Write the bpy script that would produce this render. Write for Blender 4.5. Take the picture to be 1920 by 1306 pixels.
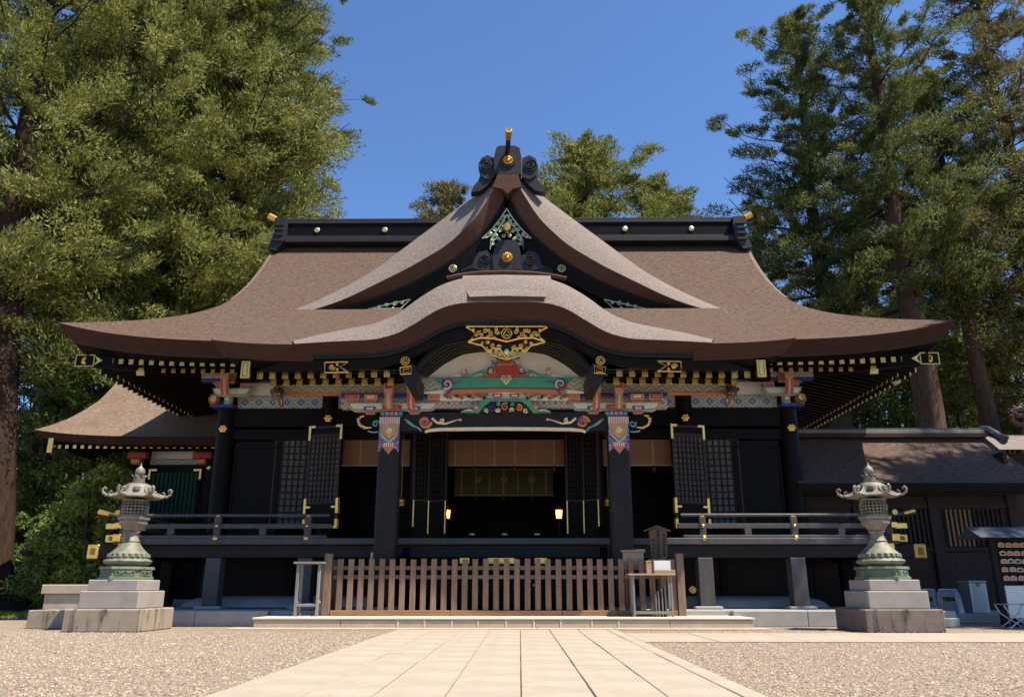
import bpy, bmesh, math, random
import numpy as np
from mathutils import Vector, Matrix, noise as mnoise

for _o in list(bpy.data.objects):
    bpy.data.objects.remove(_o, do_unlink=True)
scene = bpy.context.scene
COL = scene.collection
R = math.radians
random.seed(7)

# ------------------------------------------------------------------ camera, sky, sun, exposure
F_PX, PITCH, YAW, CAM_X, CAM_Z = 1480.0, R(16.8), R(0.54), 0.375, 0.75
cam_data = bpy.data.cameras.new('camera')
cam_data.sensor_fit = 'HORIZONTAL'
cam_data.sensor_width = 36.0
cam_data.lens = 36.0 * F_PX / 1920.0
cam_data.clip_end = 3000.0
cam = bpy.data.objects.new('camera', cam_data)
cam.location = (CAM_X, 0, CAM_Z)
cam.rotation_euler = (R(90) + PITCH, 0, YAW)
COL.objects.link(cam)
scene.camera = cam

SUN_EL, SUN_AZ = R(60.5), R(65)          # azimuth measured from behind the camera towards the right
sun_vec = Vector((math.sin(SUN_AZ) * math.cos(SUN_EL), -math.cos(SUN_AZ) * math.cos(SUN_EL), math.sin(SUN_EL)))
world = bpy.data.worlds.new('World')
scene.world = world
world.use_nodes = True
wn = world.node_tree.nodes
bg = wn['Background']
sky = wn.new('ShaderNodeTexSky')
sky.sky_type = 'NISHITA'
sky.sun_disc = False
sky.sun_elevation = SUN_EL
sky.sun_rotation = math.atan2(sun_vec.x, sun_vec.y)
sky.air_density = 0.9
sky.dust_density = 0.0
sky.ozone_density = 10.0
sky.altitude = 100
world.node_tree.links.new(sky.outputs[0], bg.inputs[0])
bg.inputs[1].default_value = 0.112
sun_data = bpy.data.lights.new('sun', 'SUN')
sun_data.energy = 4.6
sun_data.angle = R(0.5)
sun_data.color = (1.0, 0.915, 0.79)
sun_ob = bpy.data.objects.new('sun', sun_data)
sun_ob.rotation_euler = sun_vec.to_track_quat('Z', 'Y').to_euler()
sun_ob.location = (10, -10, 30)
COL.objects.link(sun_ob)
scene.view_settings.view_transform = 'Standard'
scene.view_settings.look = 'None'
scene.view_settings.exposure = 0.95
scene.view_settings.gamma = 1.0
scene.view_settings.use_curve_mapping = False
scene.render.engine = 'CYCLES'
scene.cycles.use_denoising = True
scene.cycles.max_bounces = 7
scene.cycles.diffuse_bounces = 4
scene.cycles.glossy_bounces = 3
scene.cycles.transparent_max_bounces = 6

# ------------------------------------------------------------------ measured points
def ray(px, py):
    a = (px - 960) / F_PX
    b = -(py - 653) / F_PX
    y = math.cos(PITCH) - b * math.sin(PITCH)
    z = math.sin(PITCH) + b * math.cos(PITCH)
    c, s = math.cos(YAW), math.sin(YAW)
    return (a * c - y * s, a * s + y * c, z)
def P(px, py, Y):
    d = ray(px, py); t = Y / d[1]
    return (CAM_X + d[0] * t, Y, CAM_Z + d[2] * t)
def G(px, py, z0=0.0):
    d = ray(px, py); t = (z0 - CAM_Z) / d[2]
    return (CAM_X + d[0] * t, d[1] * t, z0)
XC = 0.04
def ML(px, py, Y, side=-1):
    """a point surveyed on the west half of the hall, or its twin on the east half"""
    p = P(px, py, Y)
    return (XC + (p[0] - XC) * (-side), Y, p[2])
def interp(x, xs, ys):
    return float(np.interp(x, xs, ys))

# ------------------------------------------------------------------ materials
MATS = {}
def hexc(r, g, b):
    f = lambda c: (c / 255 / 12.92) if c / 255 <= 0.04045 else ((c / 255 + 0.055) / 1.055) ** 2.4
    return (f(r), f(g), f(b), 1.0)
class NT:
    def __init__(s, name):
        s.m = bpy.data.materials.new(name); s.m.use_nodes = True
        s.t = s.m.node_tree; s.n = s.t.nodes; s.b = s.n['Principled BSDF']
    def new(s, kind, **kw):
        nd = s.n.new(kind)
        for k, v in kw.items(): setattr(nd, k, v)
        return nd
    def link(s, a, b): s.t.links.new(a, b)
    def math(s, op, a, b=None, c=None):
        nd = s.new('ShaderNodeMath', operation=op)
        for i, v in enumerate((a, b, c)):
            if v is None: continue
            if isinstance(v, (int, float)): nd.inputs[i].default_value = v
            else: s.link(v, nd.inputs[i])
        return nd.outputs[0]
    def coord(s, kind='Object', scale=None):
        tc = s.new('ShaderNodeTexCoord').outputs[kind]
        if scale is None: return tc
        mp = s.new('ShaderNodeMapping'); mp.inputs['Scale'].default_value = scale
        s.link(tc, mp.inputs[0]); return mp.outputs[0]
    def noise(s, scale, detail=4, rough=0.55, vec=None, out='Fac'):
        nd = s.new('ShaderNodeTexNoise')
        nd.inputs['Scale'].default_value = scale; nd.inputs['Detail'].default_value = detail
        nd.inputs['Roughness'].default_value = rough
        if vec is not None: s.link(vec, nd.inputs['Vector'])
        return nd.outputs[out]
    def ramp(s, fac, stops, mode='LINEAR'):
        nd = s.new('ShaderNodeValToRGB'); nd.color_ramp.interpolation = mode
        el = nd.color_ramp.elements
        while len(el) < len(stops): el.new(0.5)
        for e, (p, c) in zip(el, stops):
            e.position = p; e.color = c if len(c) == 4 else (*c, 1)
        s.link(fac, nd.inputs[0]); return nd.outputs[0]
    def mix(s, fac, a, b, mode='MIX'):
        nd = s.new('ShaderNodeMix', data_type='RGBA', blend_type=mode)
        if isinstance(fac, (int, float)): nd.inputs[0].default_value = fac
        else: s.link(fac, nd.inputs[0])
        for i, v in ((6, a), (7, b)):
            if isinstance(v, tuple): nd.inputs[i].default_value = v if len(v) == 4 else (*v, 1)
            else: s.link(v, nd.inputs[i])
        return nd.outputs[2]
    def bump(s, h, strength=0.3, dist=0.02):
        nd = s.new('ShaderNodeBump'); nd.inputs['Strength'].default_value = strength
        nd.inputs['Distance'].default_value = dist
        s.link(h, nd.inputs['Height']); s.link(nd.outputs[0], s.b.inputs['Normal'])
    def color(s, c):
        if isinstance(c, tuple): s.b.inputs['Base Color'].default_value = c if len(c) == 4 else (*c, 1)
        else: s.link(c, s.b.inputs['Base Color'])
    def set(s, rough=0.6, metal=0.0, spec=None):
        s.b.inputs['Roughness'].default_value = rough; s.b.inputs['Metallic'].default_value = metal
        if spec is not None: s.b.inputs['Specular IOR Level'].default_value = spec
        return s
def done(nt, key): MATS[key] = nt.m; return nt.m

def plain(key, c, rough=0.6, metal=0.0, var=0.16, scale=9.0, bump=0.0, spec=None, emit=None):
    nt = NT(key); nt.set(rough, metal, spec)
    v = nt.noise(scale, 5, 0.6, nt.coord('Object'))
    lo = tuple(x * (1 - var) for x in c[:3]); hi = tuple(min(1, x * (1 + var)) for x in c[:3])
    nt.color(nt.ramp(v, [(0.3, lo), (0.7, hi)]))
    if bump: nt.bump(v, bump, 0.01)
    if emit:
        nt.b.inputs['Emission Color'].default_value = (*emit[0], 1); nt.b.inputs['Emission Strength'].default_value = emit[1]
    return done(nt, key)

# painted colours
plain('gold', (0.86, 0.50, 0.13), 0.34, 1.0, 0.22, 14, 0.12)
plain('gold_dark', (0.30, 0.17, 0.04), 0.5, 0.8, 0.25, 18)
plain('gold_pale', (0.66, 0.62, 0.34), 0.4, 0.85, 0.25, 12, 0.1)
plain('verdigris', (0.44, 0.52, 0.34), 0.5, 0.5, 0.25, 14)
plain('plaster', (0.74, 0.69, 0.60), 0.85, 0, 0.07, 3, 0.05)
plain('paint_green', (0.055, 0.27, 0.16), 0.55, 0, 0.18, 6)
plain('paint_red', (0.38, 0.045, 0.028), 0.55, 0, 0.2, 10)
plain('paint_coral', (0.52, 0.15, 0.07), 0.55, 0, 0.15, 10)
plain('paint_orange', (0.62, 0.23, 0.05), 0.55, 0, 0.18, 10)
plain('paint_blue', (0.022, 0.03, 0.20), 0.5, 0, 0.2, 10)
plain('paint_teal', (0.12, 0.32, 0.34), 0.55, 0, 0.2, 10)
plain('paint_purple', (0.13, 0.055, 0.19), 0.55, 0, 0.25, 12)
plain('paint_white', (0.58, 0.53, 0.43), 0.6, 0, 0.1, 8)
plain('paint_pink', (0.34, 0.17, 0.12), 0.6, 0, 0.1, 8)
plain('paint_cream', (0.72, 0.58, 0.36), 0.5, 0, 0.1, 8)

def mat_black(key, base, rough, spec=0.5):
    nt = NT(key); nt.set(rough, 0, spec)
    v = nt.noise(5, 6, 0.65, nt.coord('Object', (1, 1, 0.35)))
    nt.color(nt.ramp(v, [(0.3, tuple(x * 0.75 for x in base)), (0.72, tuple(x * 1.35 for x in base))]))
    r = nt.noise(23, 4, 0.6, nt.coord('Object'))
    nt.link(nt.math('MULTIPLY_ADD', r, 0.22, rough - 0.11), nt.b.inputs['Roughness'])
    nt.bump(r, 0.06, 0.004)
    return done(nt, key)
mat_black('lacquer', (0.0068, 0.0055, 0.0048), 0.5, 0.09)
mat_black('lacquer_worn', (0.0165, 0.0142, 0.0130), 0.5, 0.2)
mat_black('lacquer_sunlit', (0.072, 0.064, 0.064), 0.5, 0.3)  # black lacquer made paler for the sun on rails, posts and floor edge
mat_black('lacquer_tile', (0.024, 0.022, 0.024), 0.5, 0.3)
mat_black('lacquer_red', (0.030, 0.007, 0.006), 0.4, 0.3)
mat_black('lattice_paper', (0.11, 0.10, 0.092), 0.75, 0.2)

def mat_bark_roof(key, dark, light, grey, stretch=(0.42, 1.6, 1.6), rust_amt=0.4):
    nt = NT(key); nt.set(0.88, 0, 0.15)
    co = nt.coord('Object')
    fine = nt.noise(21, 4, 0.8, nt.coord('Object', stretch))
    mid = nt.noise(7, 5, 0.65, co)
    big = nt.noise(0.5, 4, 0.6, co)
    c1 = nt.ramp(fine, [(0.40, dark), (0.5, tuple((a + b) / 2 for a, b in zip(dark, light))), (0.60, light)])
    c2 = nt.mix(nt.math('MULTIPLY', nt.ramp(mid, [(0.42, (0, 0, 0)), (0.68, (1, 1, 1))]), 0.45), c1, grey)
    rust = nt.ramp(big, [(0.5, (0, 0, 0)), (0.72, (1, 1, 1))])
    c3 = nt.mix(nt.math('MULTIPLY', rust, rust_amt), c2, (0.135, 0.068, 0.036))
    nt.color(c3)
    nt.bump(nt.math('ADD', nt.math('MULTIPLY', fine, 0.6), nt.math('MULTIPLY', mid, 0.4)), 0.9, 0.06)
    return done(nt, key)
mat_bark_roof('bark_roof', (0.043, 0.027, 0.020), (0.178, 0.118, 0.086), (0.14, 0.102, 0.078))
mat_bark_roof('bark_verge', (0.125, 0.098, 0.082), (0.345, 0.285, 0.245), (0.27, 0.215, 0.18), (1.7, 1.7, 1.7), 0.25)
mat_bark_roof('bark_pale', (0.11, 0.075, 0.05), (0.30, 0.215, 0.155), (0.22, 0.165, 0.125))
mat_bark_roof('bark_old', (0.050, 0.032, 0.025), (0.19, 0.130, 0.10), (0.15, 0.112, 0.09))

def mat_bark_edge(key, a, b):
    nt = NT(key); nt.set(0.85, 0, 0.2)
    v = nt.noise(10, 5, 0.7, nt.coord('Object', (0.35, 0.35, 9)))
    g = nt.noise(30, 3, 0.7, nt.coord('Object'))
    nt.color(nt.mix(nt.math('MULTIPLY', g, 0.5), nt.ramp(v, [(0.3, a), (0.7, b)]), a))
    nt.bump(nt.math('ADD', v, nt.math('MULTIPLY', g, 0.5)), 0.5, 0.015)
    return done(nt, key)
mat_bark_edge('bark_edge', (0.030, 0.013, 0.010), (0.085, 0.040, 0.030))
mat_bark_edge('bark_edge_light', (0.060, 0.027, 0.019), (0.17, 0.085, 0.060))

def mat_wood(key, a, b, rough=0.7, axis=(18, 18, 1.2), spec=0.3):
    nt = NT(key); nt.set(rough, 0, spec)
    oi = nt.new('ShaderNodeObjectInfo').outputs['Random']
    vec = nt.new('ShaderNodeVectorMath', operation='ADD')
    nt.link(nt.coord('Object', axis), vec.inputs[0])
    cmb = nt.new('ShaderNodeCombineXYZ')
    nt.link(nt.math('MULTIPLY', oi, 37.0), cmb.inputs[0]); nt.link(nt.math('MULTIPLY', oi, 11.0), cmb.inputs[2])
    nt.link(cmb.outputs[0], vec.inputs[1])
    v = nt.noise(2.2, 7, 0.68, vec.outputs[0])
    c = nt.ramp(v, [(0.28, a), (0.55, tuple((x + y) / 2 for x, y in zip(a, b))), (0.76, b)])
    c = nt.mix(nt.math('MULTIPLY', oi, 0.35), c, tuple(x * 0.55 for x in a))
    nt.color(c); nt.bump(v, 0.35, 0.006)
    return done(nt, key)
mat_wood('fence_wood', (0.13, 0.078, 0.050), (0.36, 0.235, 0.16))
mat_wood('base_wood', (0.22, 0.105, 0.05), (0.44, 0.23, 0.115), axis=(1.2, 18, 18))
mat_wood('grey_wood', (0.16, 0.15, 0.14), (0.38, 0.35, 0.32))
mat_wood('pale_wood', (0.36, 0.23, 0.13), (0.56, 0.39, 0.24))
mat_wood('sign_wood', (0.10, 0.062, 0.042), (0.21, 0.14, 0.10))
mat_wood('dark_wood', (0.006, 0.004, 0.0035), (0.020, 0.013, 0.010))
mat_wood('brown_wood', (0.024, 0.0115, 0.008), (0.072, 0.038, 0.025))
mat_wood('trunk', (0.045, 0.026, 0.018), (0.20, 0.125, 0.085), 0.9, (7, 7, 0.8), 0.1)
mat_wood('trunk_grey', (0.032, 0.024, 0.020), (0.13, 0.098, 0.078), 0.9, (7, 7, 0.8), 0.1)
mat_wood('trunk_dark', (0.020, 0.012, 0.009), (0.085, 0.050, 0.035), 0.9, (7, 7, 0.8), 0.1)  # bark darkened for the shade the giant trunk stands in
mat_wood('limb', (0.03, 0.022, 0.017), (0.09, 0.066, 0.05), 0.9, (6, 6, 6), 0.1)

def mat_stone(key, a, b, stain=None, scale=3.0, speck=60):
    nt = NT(key); nt.set(0.82, 0, 0.25)
    co = nt.coord('Object')
    oi = nt.new('ShaderNodeObjectInfo').outputs['Random']
    v = nt.noise(scale, 6, 0.65, co); sp = nt.noise(speck, 3, 0.7, co)
    c = nt.ramp(v, [(0.3, a), (0.7, b)])
    c = nt.mix(nt.math('MULTIPLY', sp, 0.35), c, tuple(x * 0.6 for x in a))
    c = nt.mix(nt.math('MULTIPLY', oi, 0.32), c, tuple(x * 0.70 for x in b))
    if stain:
        st = nt.noise(1.6, 7, 0.72, nt.coord('Object', (3.0, 3.0, 0.55)))
        c = nt.mix(nt.ramp(st, [(0.53, (0, 0, 0)), (0.64, (1, 1, 1))]), c, stain)
    nt.color(c); nt.bump(nt.math('ADD', v, sp), 0.2, 0.008)
    return done(nt, key)
mat_stone('path_stone', (0.355, 0.290, 0.215), (0.50, 0.42, 0.325), None, 1.7)
mat_stone('step_stone', (0.41, 0.325, 0.23), (0.52, 0.425, 0.31))
mat_stone('mortar_lit_tread', (0.56, 0.48, 0.37), (0.64, 0.56, 0.44))
mat_stone('podium_stone', (0.30, 0.29, 0.27), (0.42, 0.40, 0.37))
mat_stone('lantern_stone', (0.29, 0.255, 0.225), (0.39, 0.345, 0.305))
mat_stone('plinth_pale', (0.28, 0.225, 0.165), (0.41, 0.34, 0.255), (0.09, 0.062, 0.045))
mat_stone('plinth_dark', (0.15, 0.115, 0.095), (0.25, 0.20, 0.165), (0.055, 0.038, 0.032))

def mat_bronze():
    nt = NT('bronze'); nt.set(0.62, 0.25, 0.4)
    co = nt.coord('Object'); sx = nt.new('ShaderNodeSeparateXYZ'); nt.link(co, sx.inputs[0])
    v = nt.noise(5, 6, 0.7, co)
    zz = nt.math('ADD', sx.outputs[2], nt.math('MULTIPLY', nt.math('SUBTRACT', v, 0.5), 0.9))
    mr = nt.new('ShaderNodeMapRange'); mr.inputs['From Min'].default_value = 0.75; mr.inputs['From Max'].default_value = 1.75
    nt.link(zz, mr.inputs[0])
    green = nt.ramp(v, [(0.3, (0.07, 0.10, 0.062)), (0.7, (0.20, 0.26, 0.165))])
    grey = nt.ramp(v, [(0.3, (0.13, 0.115, 0.088)), (0.7, (0.32, 0.285, 0.225))])
    nt.color(nt.mix(mr.outputs[0], green, grey))
    nt.bump(nt.noise(26, 5, 0.7, co), 0.35, 0.01)
    done(nt, 'bronze')
mat_bronze()

def mat_diamond(key, pu, pv, cols, v0=0.0, zig=False):
    """woven lozenge painting on the frieze boards"""
    nt = NT(key); nt.set(0.55)
    sx = nt.new('ShaderNodeSeparateXYZ'); nt.link(nt.coord('Object'), sx.inputs[0])
    u, v = sx.outputs[0], nt.math('SUBTRACT', sx.outputs[2], v0 - pv / 2)
    def tri(s, p): return nt.math('MULTIPLY', nt.math('ABSOLUTE', nt.math('SUBTRACT', nt.math('FRACT', nt.math('DIVIDE', s, p)), 0.5)), 2.0)
    if zig: d = nt.math('FRACT', nt.math('ADD', nt.math('DIVIDE', v, pv), tri(u, pu)))
    else: d = nt.math('MULTIPLY', nt.math('ADD', tri(u, pu), tri(v, pv)), 0.5)
    n = len(cols)
    c = nt.ramp(d, [(i / n, cc) for i, cc in enumerate(cols)], 'CONSTANT')
    nt.color(nt.mix(nt.math('MULTIPLY', nt.noise(14, 4, 0.6, nt.coord('Object')), 0.3), c, (0.05, 0.045, 0.04)))
    return done(nt, key)
OR, BL, NV, WH, GRN, TN = (0.50, 0.22, 0.07), (0.17, 0.33, 0.45), (0.025, 0.045, 0.20), (0.62, 0.58, 0.47), (0.18, 0.32, 0.20), (0.42, 0.33, 0.20)
mat_diamond('frieze', 0.37, 0.335, [WH, NV, BL, BL, WH, TN, BL, WH, OR, (0.40, 0.13, 0.04)], P(947, 753.7, 20.3)[2])
mat_diamond('frieze_porch', 0.26, 0.24, [BL, NV, WH, TN, BL, OR, WH, (0.38, 0.16, 0.06), OR], P(947, 755.5, 16.9)[2])
mat_diamond('zigzag', 0.26, 0.115, [TN, BL, WH, OR, GRN], zig=True)

def mat_speckle(key, a, b, c, scale):
    nt = NT(key); nt.set(0.6)
    vo = nt.new('ShaderNodeTexVoronoi'); vo.inputs['Scale'].default_value = scale
    nt.link(nt.coord('Object'), vo.inputs['Vector'])
    nt.color(nt.ramp(vo.outputs['Distance'], [(0.0, c), (0.3, b), (0.5, a)])); return done(nt, key)
mat_speckle('brocade', (0.10, 0.05, 0.17), (0.34, 0.26, 0.42), (0.60, 0.50, 0.40), 26)

def mat_stripe(key, a, b, period, axis=2, rough=0.75):
    nt = NT(key); nt.set(rough, 0, 0.25)
    sx = nt.new('ShaderNodeSeparateXYZ'); nt.link(nt.coord('Object'), sx.inputs[0])
    w = nt.math('ABSOLUTE', nt.math('SUBTRACT', nt.math('FRACT', nt.math('DIVIDE', sx.outputs[axis], period)), 0.5))
    n = nt.noise(12, 4, 0.6, nt.coord('Object', (0.4, 1, 6)))
    nt.color(nt.mix(nt.math('MULTIPLY', n, 0.5), nt.ramp(w, [(0.12, a), (0.4, b)]), a))
    nt.bump(w, 0.4, 0.006); return done(nt, key)
mat_stripe('reed_blind', (0.17, 0.08, 0.045), (0.30, 0.155, 0.088), 0.022)
mat_stripe('gold_hem', (0.22, 0.15, 0.06), (0.36, 0.28, 0.12), 0.09, 0)
mat_stripe('green_cloth', (0.07, 0.072, 0.035), (0.12, 0.12, 0.065), 0.03)
mat_stripe('pillar_stripes', (0.62, 0.50, 0.42), (0.28, 0.12, 0.20), 0.052, 0)

def mat_gravel():
    nt = NT('gravel'); nt.set(0.9, 0, 0.15)
    co = nt.coord('Object')
    vo = nt.new('ShaderNodeTexVoronoi'); vo.inputs['Scale'].default_value = 62; nt.link(co, vo.inputs['Vector'])
    vo2 = nt.new('ShaderNodeTexVoronoi'); vo2.inputs['Scale'].default_value = 29; nt.link(co, vo2.inputs['Vector'])
    sx = nt.new('ShaderNodeSeparateColor'); nt.link(vo.outputs['Color'], sx.inputs[0])
    c = nt.ramp(sx.outputs[0], [(0.0, (0.20, 0.150, 0.108)), (0.35, (0.30, 0.230, 0.165)), (0.7, (0.38, 0.300, 0.222)), (1.0, (0.49, 0.405, 0.31))])
    big = nt.noise(0.8, 5, 0.6, co)
    c = nt.mix(nt.math('MULTIPLY', nt.ramp(big, [(0.35, (0, 0, 0)), (0.7, (1, 1, 1))]), 0.28), c, (0.27, 0.205, 0.15))
    nt.color(c)
    h = nt.math('ADD', vo.outputs['Distance'], nt.math('MULTIPLY', vo2.outputs['Distance'], 0.9))
    nt.bump(nt.math('MULTIPLY', h, -1.0), 0.9, 0.02); return done(nt, 'gravel')
mat_gravel()
def mat_pebble():
    nt = NT('pebble'); nt.set(0.85, 0, 0.2)
    r = nt.new('ShaderNodeNewGeometry').outputs['Random Per Island']
    nt.color(nt.ramp(r, [(0.0, (0.14, 0.10, 0.075)), (0.4, (0.28, 0.215, 0.155)), (0.75, (0.36, 0.285, 0.21)), (1.0, (0.48, 0.405, 0.32))])); done(nt, 'pebble')
mat_pebble()
plain('forest_floor', (0.085, 0.060, 0.038), 0.95, 0, 0.45, 2.0, 0.5)
plain('earth', (0.30, 0.22, 0.15), 0.95, 0, 0.2, 4.0, 0.4)

def mat_leaf(key, dark, mid, light, brown=0.0, trans=0.28):
    nt = NT(key); nt.set(0.62, 0, 0.25)
    r = nt.new('ShaderNodeNewGeometry').outputs['Random Per Island']
    big = nt.noise(0.55, 3, 0.6, nt.coord('Object'))
    f = nt.math('ADD', nt.math('MULTIPLY', r, 0.5), nt.math('MULTIPLY', big, 0.62))
    c = nt.ramp(f, [(0.25, dark), (0.52, mid), (0.82, light)])
    if brown:
        c = nt.mix(nt.math('GREATER_THAN', r, 1 - brown), c, (0.15, 0.075, 0.03))
    nt.color(c)
    tr = nt.new('ShaderNodeBsdfTranslucent'); nt.link(c, tr.inputs[0])
    mx = nt.new('ShaderNodeMixShader'); mx.inputs[0].default_value = trans
    nt.link(nt.b.outputs[0], mx.inputs[1]); nt.link(tr.outputs[0], mx.inputs[2])
    nt.link(mx.outputs[0], nt.n['Material Output'].inputs['Surface']); return done(nt, key)
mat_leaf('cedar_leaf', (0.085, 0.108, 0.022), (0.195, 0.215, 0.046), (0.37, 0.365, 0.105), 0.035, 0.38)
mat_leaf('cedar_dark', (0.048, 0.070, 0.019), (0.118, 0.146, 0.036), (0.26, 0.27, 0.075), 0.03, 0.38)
mat_leaf('cedar_brown', (0.080, 0.078, 0.022), (0.165, 0.148, 0.046), (0.28, 0.235, 0.085), 0.08, 0.34)
mat_leaf('bright_leaf', (0.10, 0.14, 0.022), (0.20, 0.245, 0.042), (0.33, 0.345, 0.075), 0.01, 0.4)
mat_leaf('broad_leaf', (0.032, 0.058, 0.014), (0.105, 0.16, 0.034), (0.28, 0.34, 0.085), 0.01, 0.38)
mat_leaf('red_leaf', (0.20, 0.05, 0.03), (0.32, 0.09, 0.05), (0.42, 0.16, 0.09), 0.0, 0.3)
plain('ink', (0.02, 0.014, 0.011), 0.8)
plain('paper', (0.72, 0.72, 0.70), 0.8, 0, 0.05)
plain('aluminium', (0.52, 0.53, 0.55), 0.4, 0.7, 0.08)
plain('grey_vinyl', (0.20, 0.21, 0.23), 0.55, 0, 0.1)
plain('slate', (0.05, 0.055, 0.065), 0.5, 0, 0.3, 8, 0.2)
plain('ema_wood', (0.50, 0.37, 0.25), 0.7, 0, 0.12, 12)
plain('renji_green', (0.020, 0.085, 0.055), 0.5, 0, 0.2, 6)
plain('lamp_paper', (0.7, 0.45, 0.2), 0.6, 0, 0.1, 6, emit=((1.0, 0.48, 0.15), 1.0))

# ------------------------------------------------------------------ mesh helpers
class MB:
    def __init__(s): s.v = []; s.f = []
    def add(s, vs, fs):
        o = len(s.v); s.v.extend([tuple(map(float, p)) for p in vs]); s.f.extend([tuple(i + o for i in f) for f in fs]); return s
    def box(s, x0, x1, y0, y1, z0, z1):
        vs = [(x, y, z) for z in (z0, z1) for y in (y0, y1) for x in (x0, x1)]
        return s.add(vs, [(0, 2, 3, 1), (4, 5, 7, 6), (0, 1, 5, 4), (2, 6, 7, 3), (0, 4, 6, 2), (1, 3, 7, 5)])
    def cbox(s, x0, x1, y0, y1, z0, z1, c=0.01):
        """box with chamfered edges"""
        lo, hi = (x0, y0, z0), (x1, y1, z1)
        c = min(c, 0.3 * min(hi[i] - lo[i] for i in range(3)))
        vs = []; idx = {}
        for sx in (0, 1):
            for sy in (0, 1):
                for sz in (0, 1):
                    sg = (sx, sy, sz)
                    for ax in range(3):
                        p = []
                        for i in range(3):
                            b = (lo, hi)[sg[i]][i]
                            p.append(b if i == ax else b + (c if sg[i] == 0 else -c))
                        idx[(sg, ax)] = len(vs); vs.append(p)
        fs = []
        for ax in range(3):
            a, b = [i for i in range(3) if i != ax]
            for sd in (0, 1):
                q = []
                for ca, cb in ((0, 0), (1, 0), (1, 1), (0, 1)):
                    sg = [0, 0, 0]; sg[ax] = sd; sg[a] = ca; sg[b] = cb
                    q.append(idx[(tuple(sg), ax)])
                fs.append(tuple(q))
            for ca in (0, 1):
                for cb in (0, 1):
                    g0 = [0, 0, 0]; g1 = [0, 0, 0]; g0[a] = g1[a] = ca; g0[b] = g1[b] = cb; g1[ax] = 1
                    g0, g1 = tuple(g0), tuple(g1)
                    fs.append((idx[(g0, a)], idx[(g1, a)], idx[(g1, b)], idx[(g0, b)]))
        for g in [(x, y, z) for x in (0, 1) for y in (0, 1) for z in (0, 1)]:
            fs.append(tuple(idx[(g, k)] for k in range(3)))
        return s.add(vs, fs)
    def beam(s, p, q, w, h, up=(0, 0, 1)):
        p, q = Vector(p), Vector(q); d = (q - p).normalized(); u = Vector(up)
        r = d.cross(u).normalized(); u = r.cross(d).normalized()
        vs = [e + r * (a * w / 2) + u * (b * h / 2) for e in (p, q) for a, b in ((-1, -1), (1, -1), (1, 1), (-1, 1))]
        return s.add(vs, [(0, 1, 2, 3), (7, 6, 5, 4), (0, 4, 5, 1), (1, 5, 6, 2), (2, 6, 7, 3), (3, 7, 4, 0)])
    def prism(s, poly, y0, y1):
        n = len(poly)
        a = sum(poly[i][0] * poly[(i + 1) % n][1] - poly[(i + 1) % n][0] * poly[i][1] for i in range(n))
        if a < 0: poly = poly[::-1]
        vs = [(x, y0, z) for x, z in poly] + [(x, y1, z) for x, z in poly]
        fs = [tuple(range(n)), tuple(range(2 * n - 1, n - 1, -1))]
        fs += [(i + n, (i + 1) % n + n, (i + 1) % n, i) for i in range(n)]
        return s.add(vs, fs)
    def tube(s, pts, r, n=6, closed=False):
        pts = [Vector(p) for p in pts]; m = len(pts)
        rr = r if isinstance(r, (list, tuple)) else [r] * m
        vs = []; up = Vector((0.13, 0.31, 0.94))
        for i, p in enumerate(pts):
            a = pts[(i - 1) % m] if closed else pts[max(i - 1, 0)]
            b = pts[(i + 1) % m] if closed else pts[min(i + 1, m - 1)]
            d = (b - a).normalized(); x = d.cross(up)
            if x.length < 1e-4: x = d.cross(Vector((1, 0, 0)))
            x.normalize(); y = d.cross(x)
            vs += [p + (x * math.cos(t) + y * math.sin(t)) * rr[i] for t in [2 * math.pi * k / n for k in range(n)]]
        fs = []
        for i in range(m if closed else m - 1):
            j = (i + 1) % m
            fs += [(i * n + k, i * n + (k + 1) % n, j * n + (k + 1) % n, j * n + k) for k in range(n)]
        if not closed: fs += [tuple(range(n - 1, -1, -1)), tuple(range((m - 1) * n, m * n))]
        return s.add(vs, fs)
    def lathe(s, c, prof, n=16, rot=0.0, sx=1.0, sy=1.0, axis='z'):
        vs = []
        for r, z in prof:
            for k in range(n):
                t = 2 * math.pi * k / n + rot
                if axis == 'z': vs.append((c[0] + r * math.cos(t) * sx, c[1] + r * math.sin(t) * sy, c[2] + z))
                else: vs.append((c[0] + r * math.cos(t) * sx, c[1] + z, c[2] + r * math.sin(t) * sy))
        m = len(prof); fs = []
        for i in range(m - 1):
            for k in range(n):
                q = (i * n + k, i * n + (k + 1) % n, (i + 1) * n + (k + 1) % n, (i + 1) * n + k)
                fs.append(q if axis == 'z' else q[::-1])
        a, b = tuple(range(n - 1, -1, -1)), tuple(range((m - 1) * n, m * n))
        fs += [a, b] if axis == 'z' else [a[::-1], b[::-1]]
        return s.add(vs, fs)
    def grid(s, rows, flip=False, close=False):
        m, n = len(rows), len(rows[0]); fs = []
        for i in range(m - 1):
            for k in range(n if close else n - 1):
                q = (i * n + k, i * n + (k + 1) % n, (i + 1) * n + (k + 1) % n, (i + 1) * n + k)
                fs.append(q[::-1] if flip else q)
        return s.add([p for r in rows for p in r], fs)
    def mesh(s, name='part', off=(0, 0, 0)):
        me = bpy.data.meshes.new(name)
        me.from_pydata([(x - off[0], y - off[1], z - off[2]) for x, y, z in s.v], [], s.f)
        me.update(); return me

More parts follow.
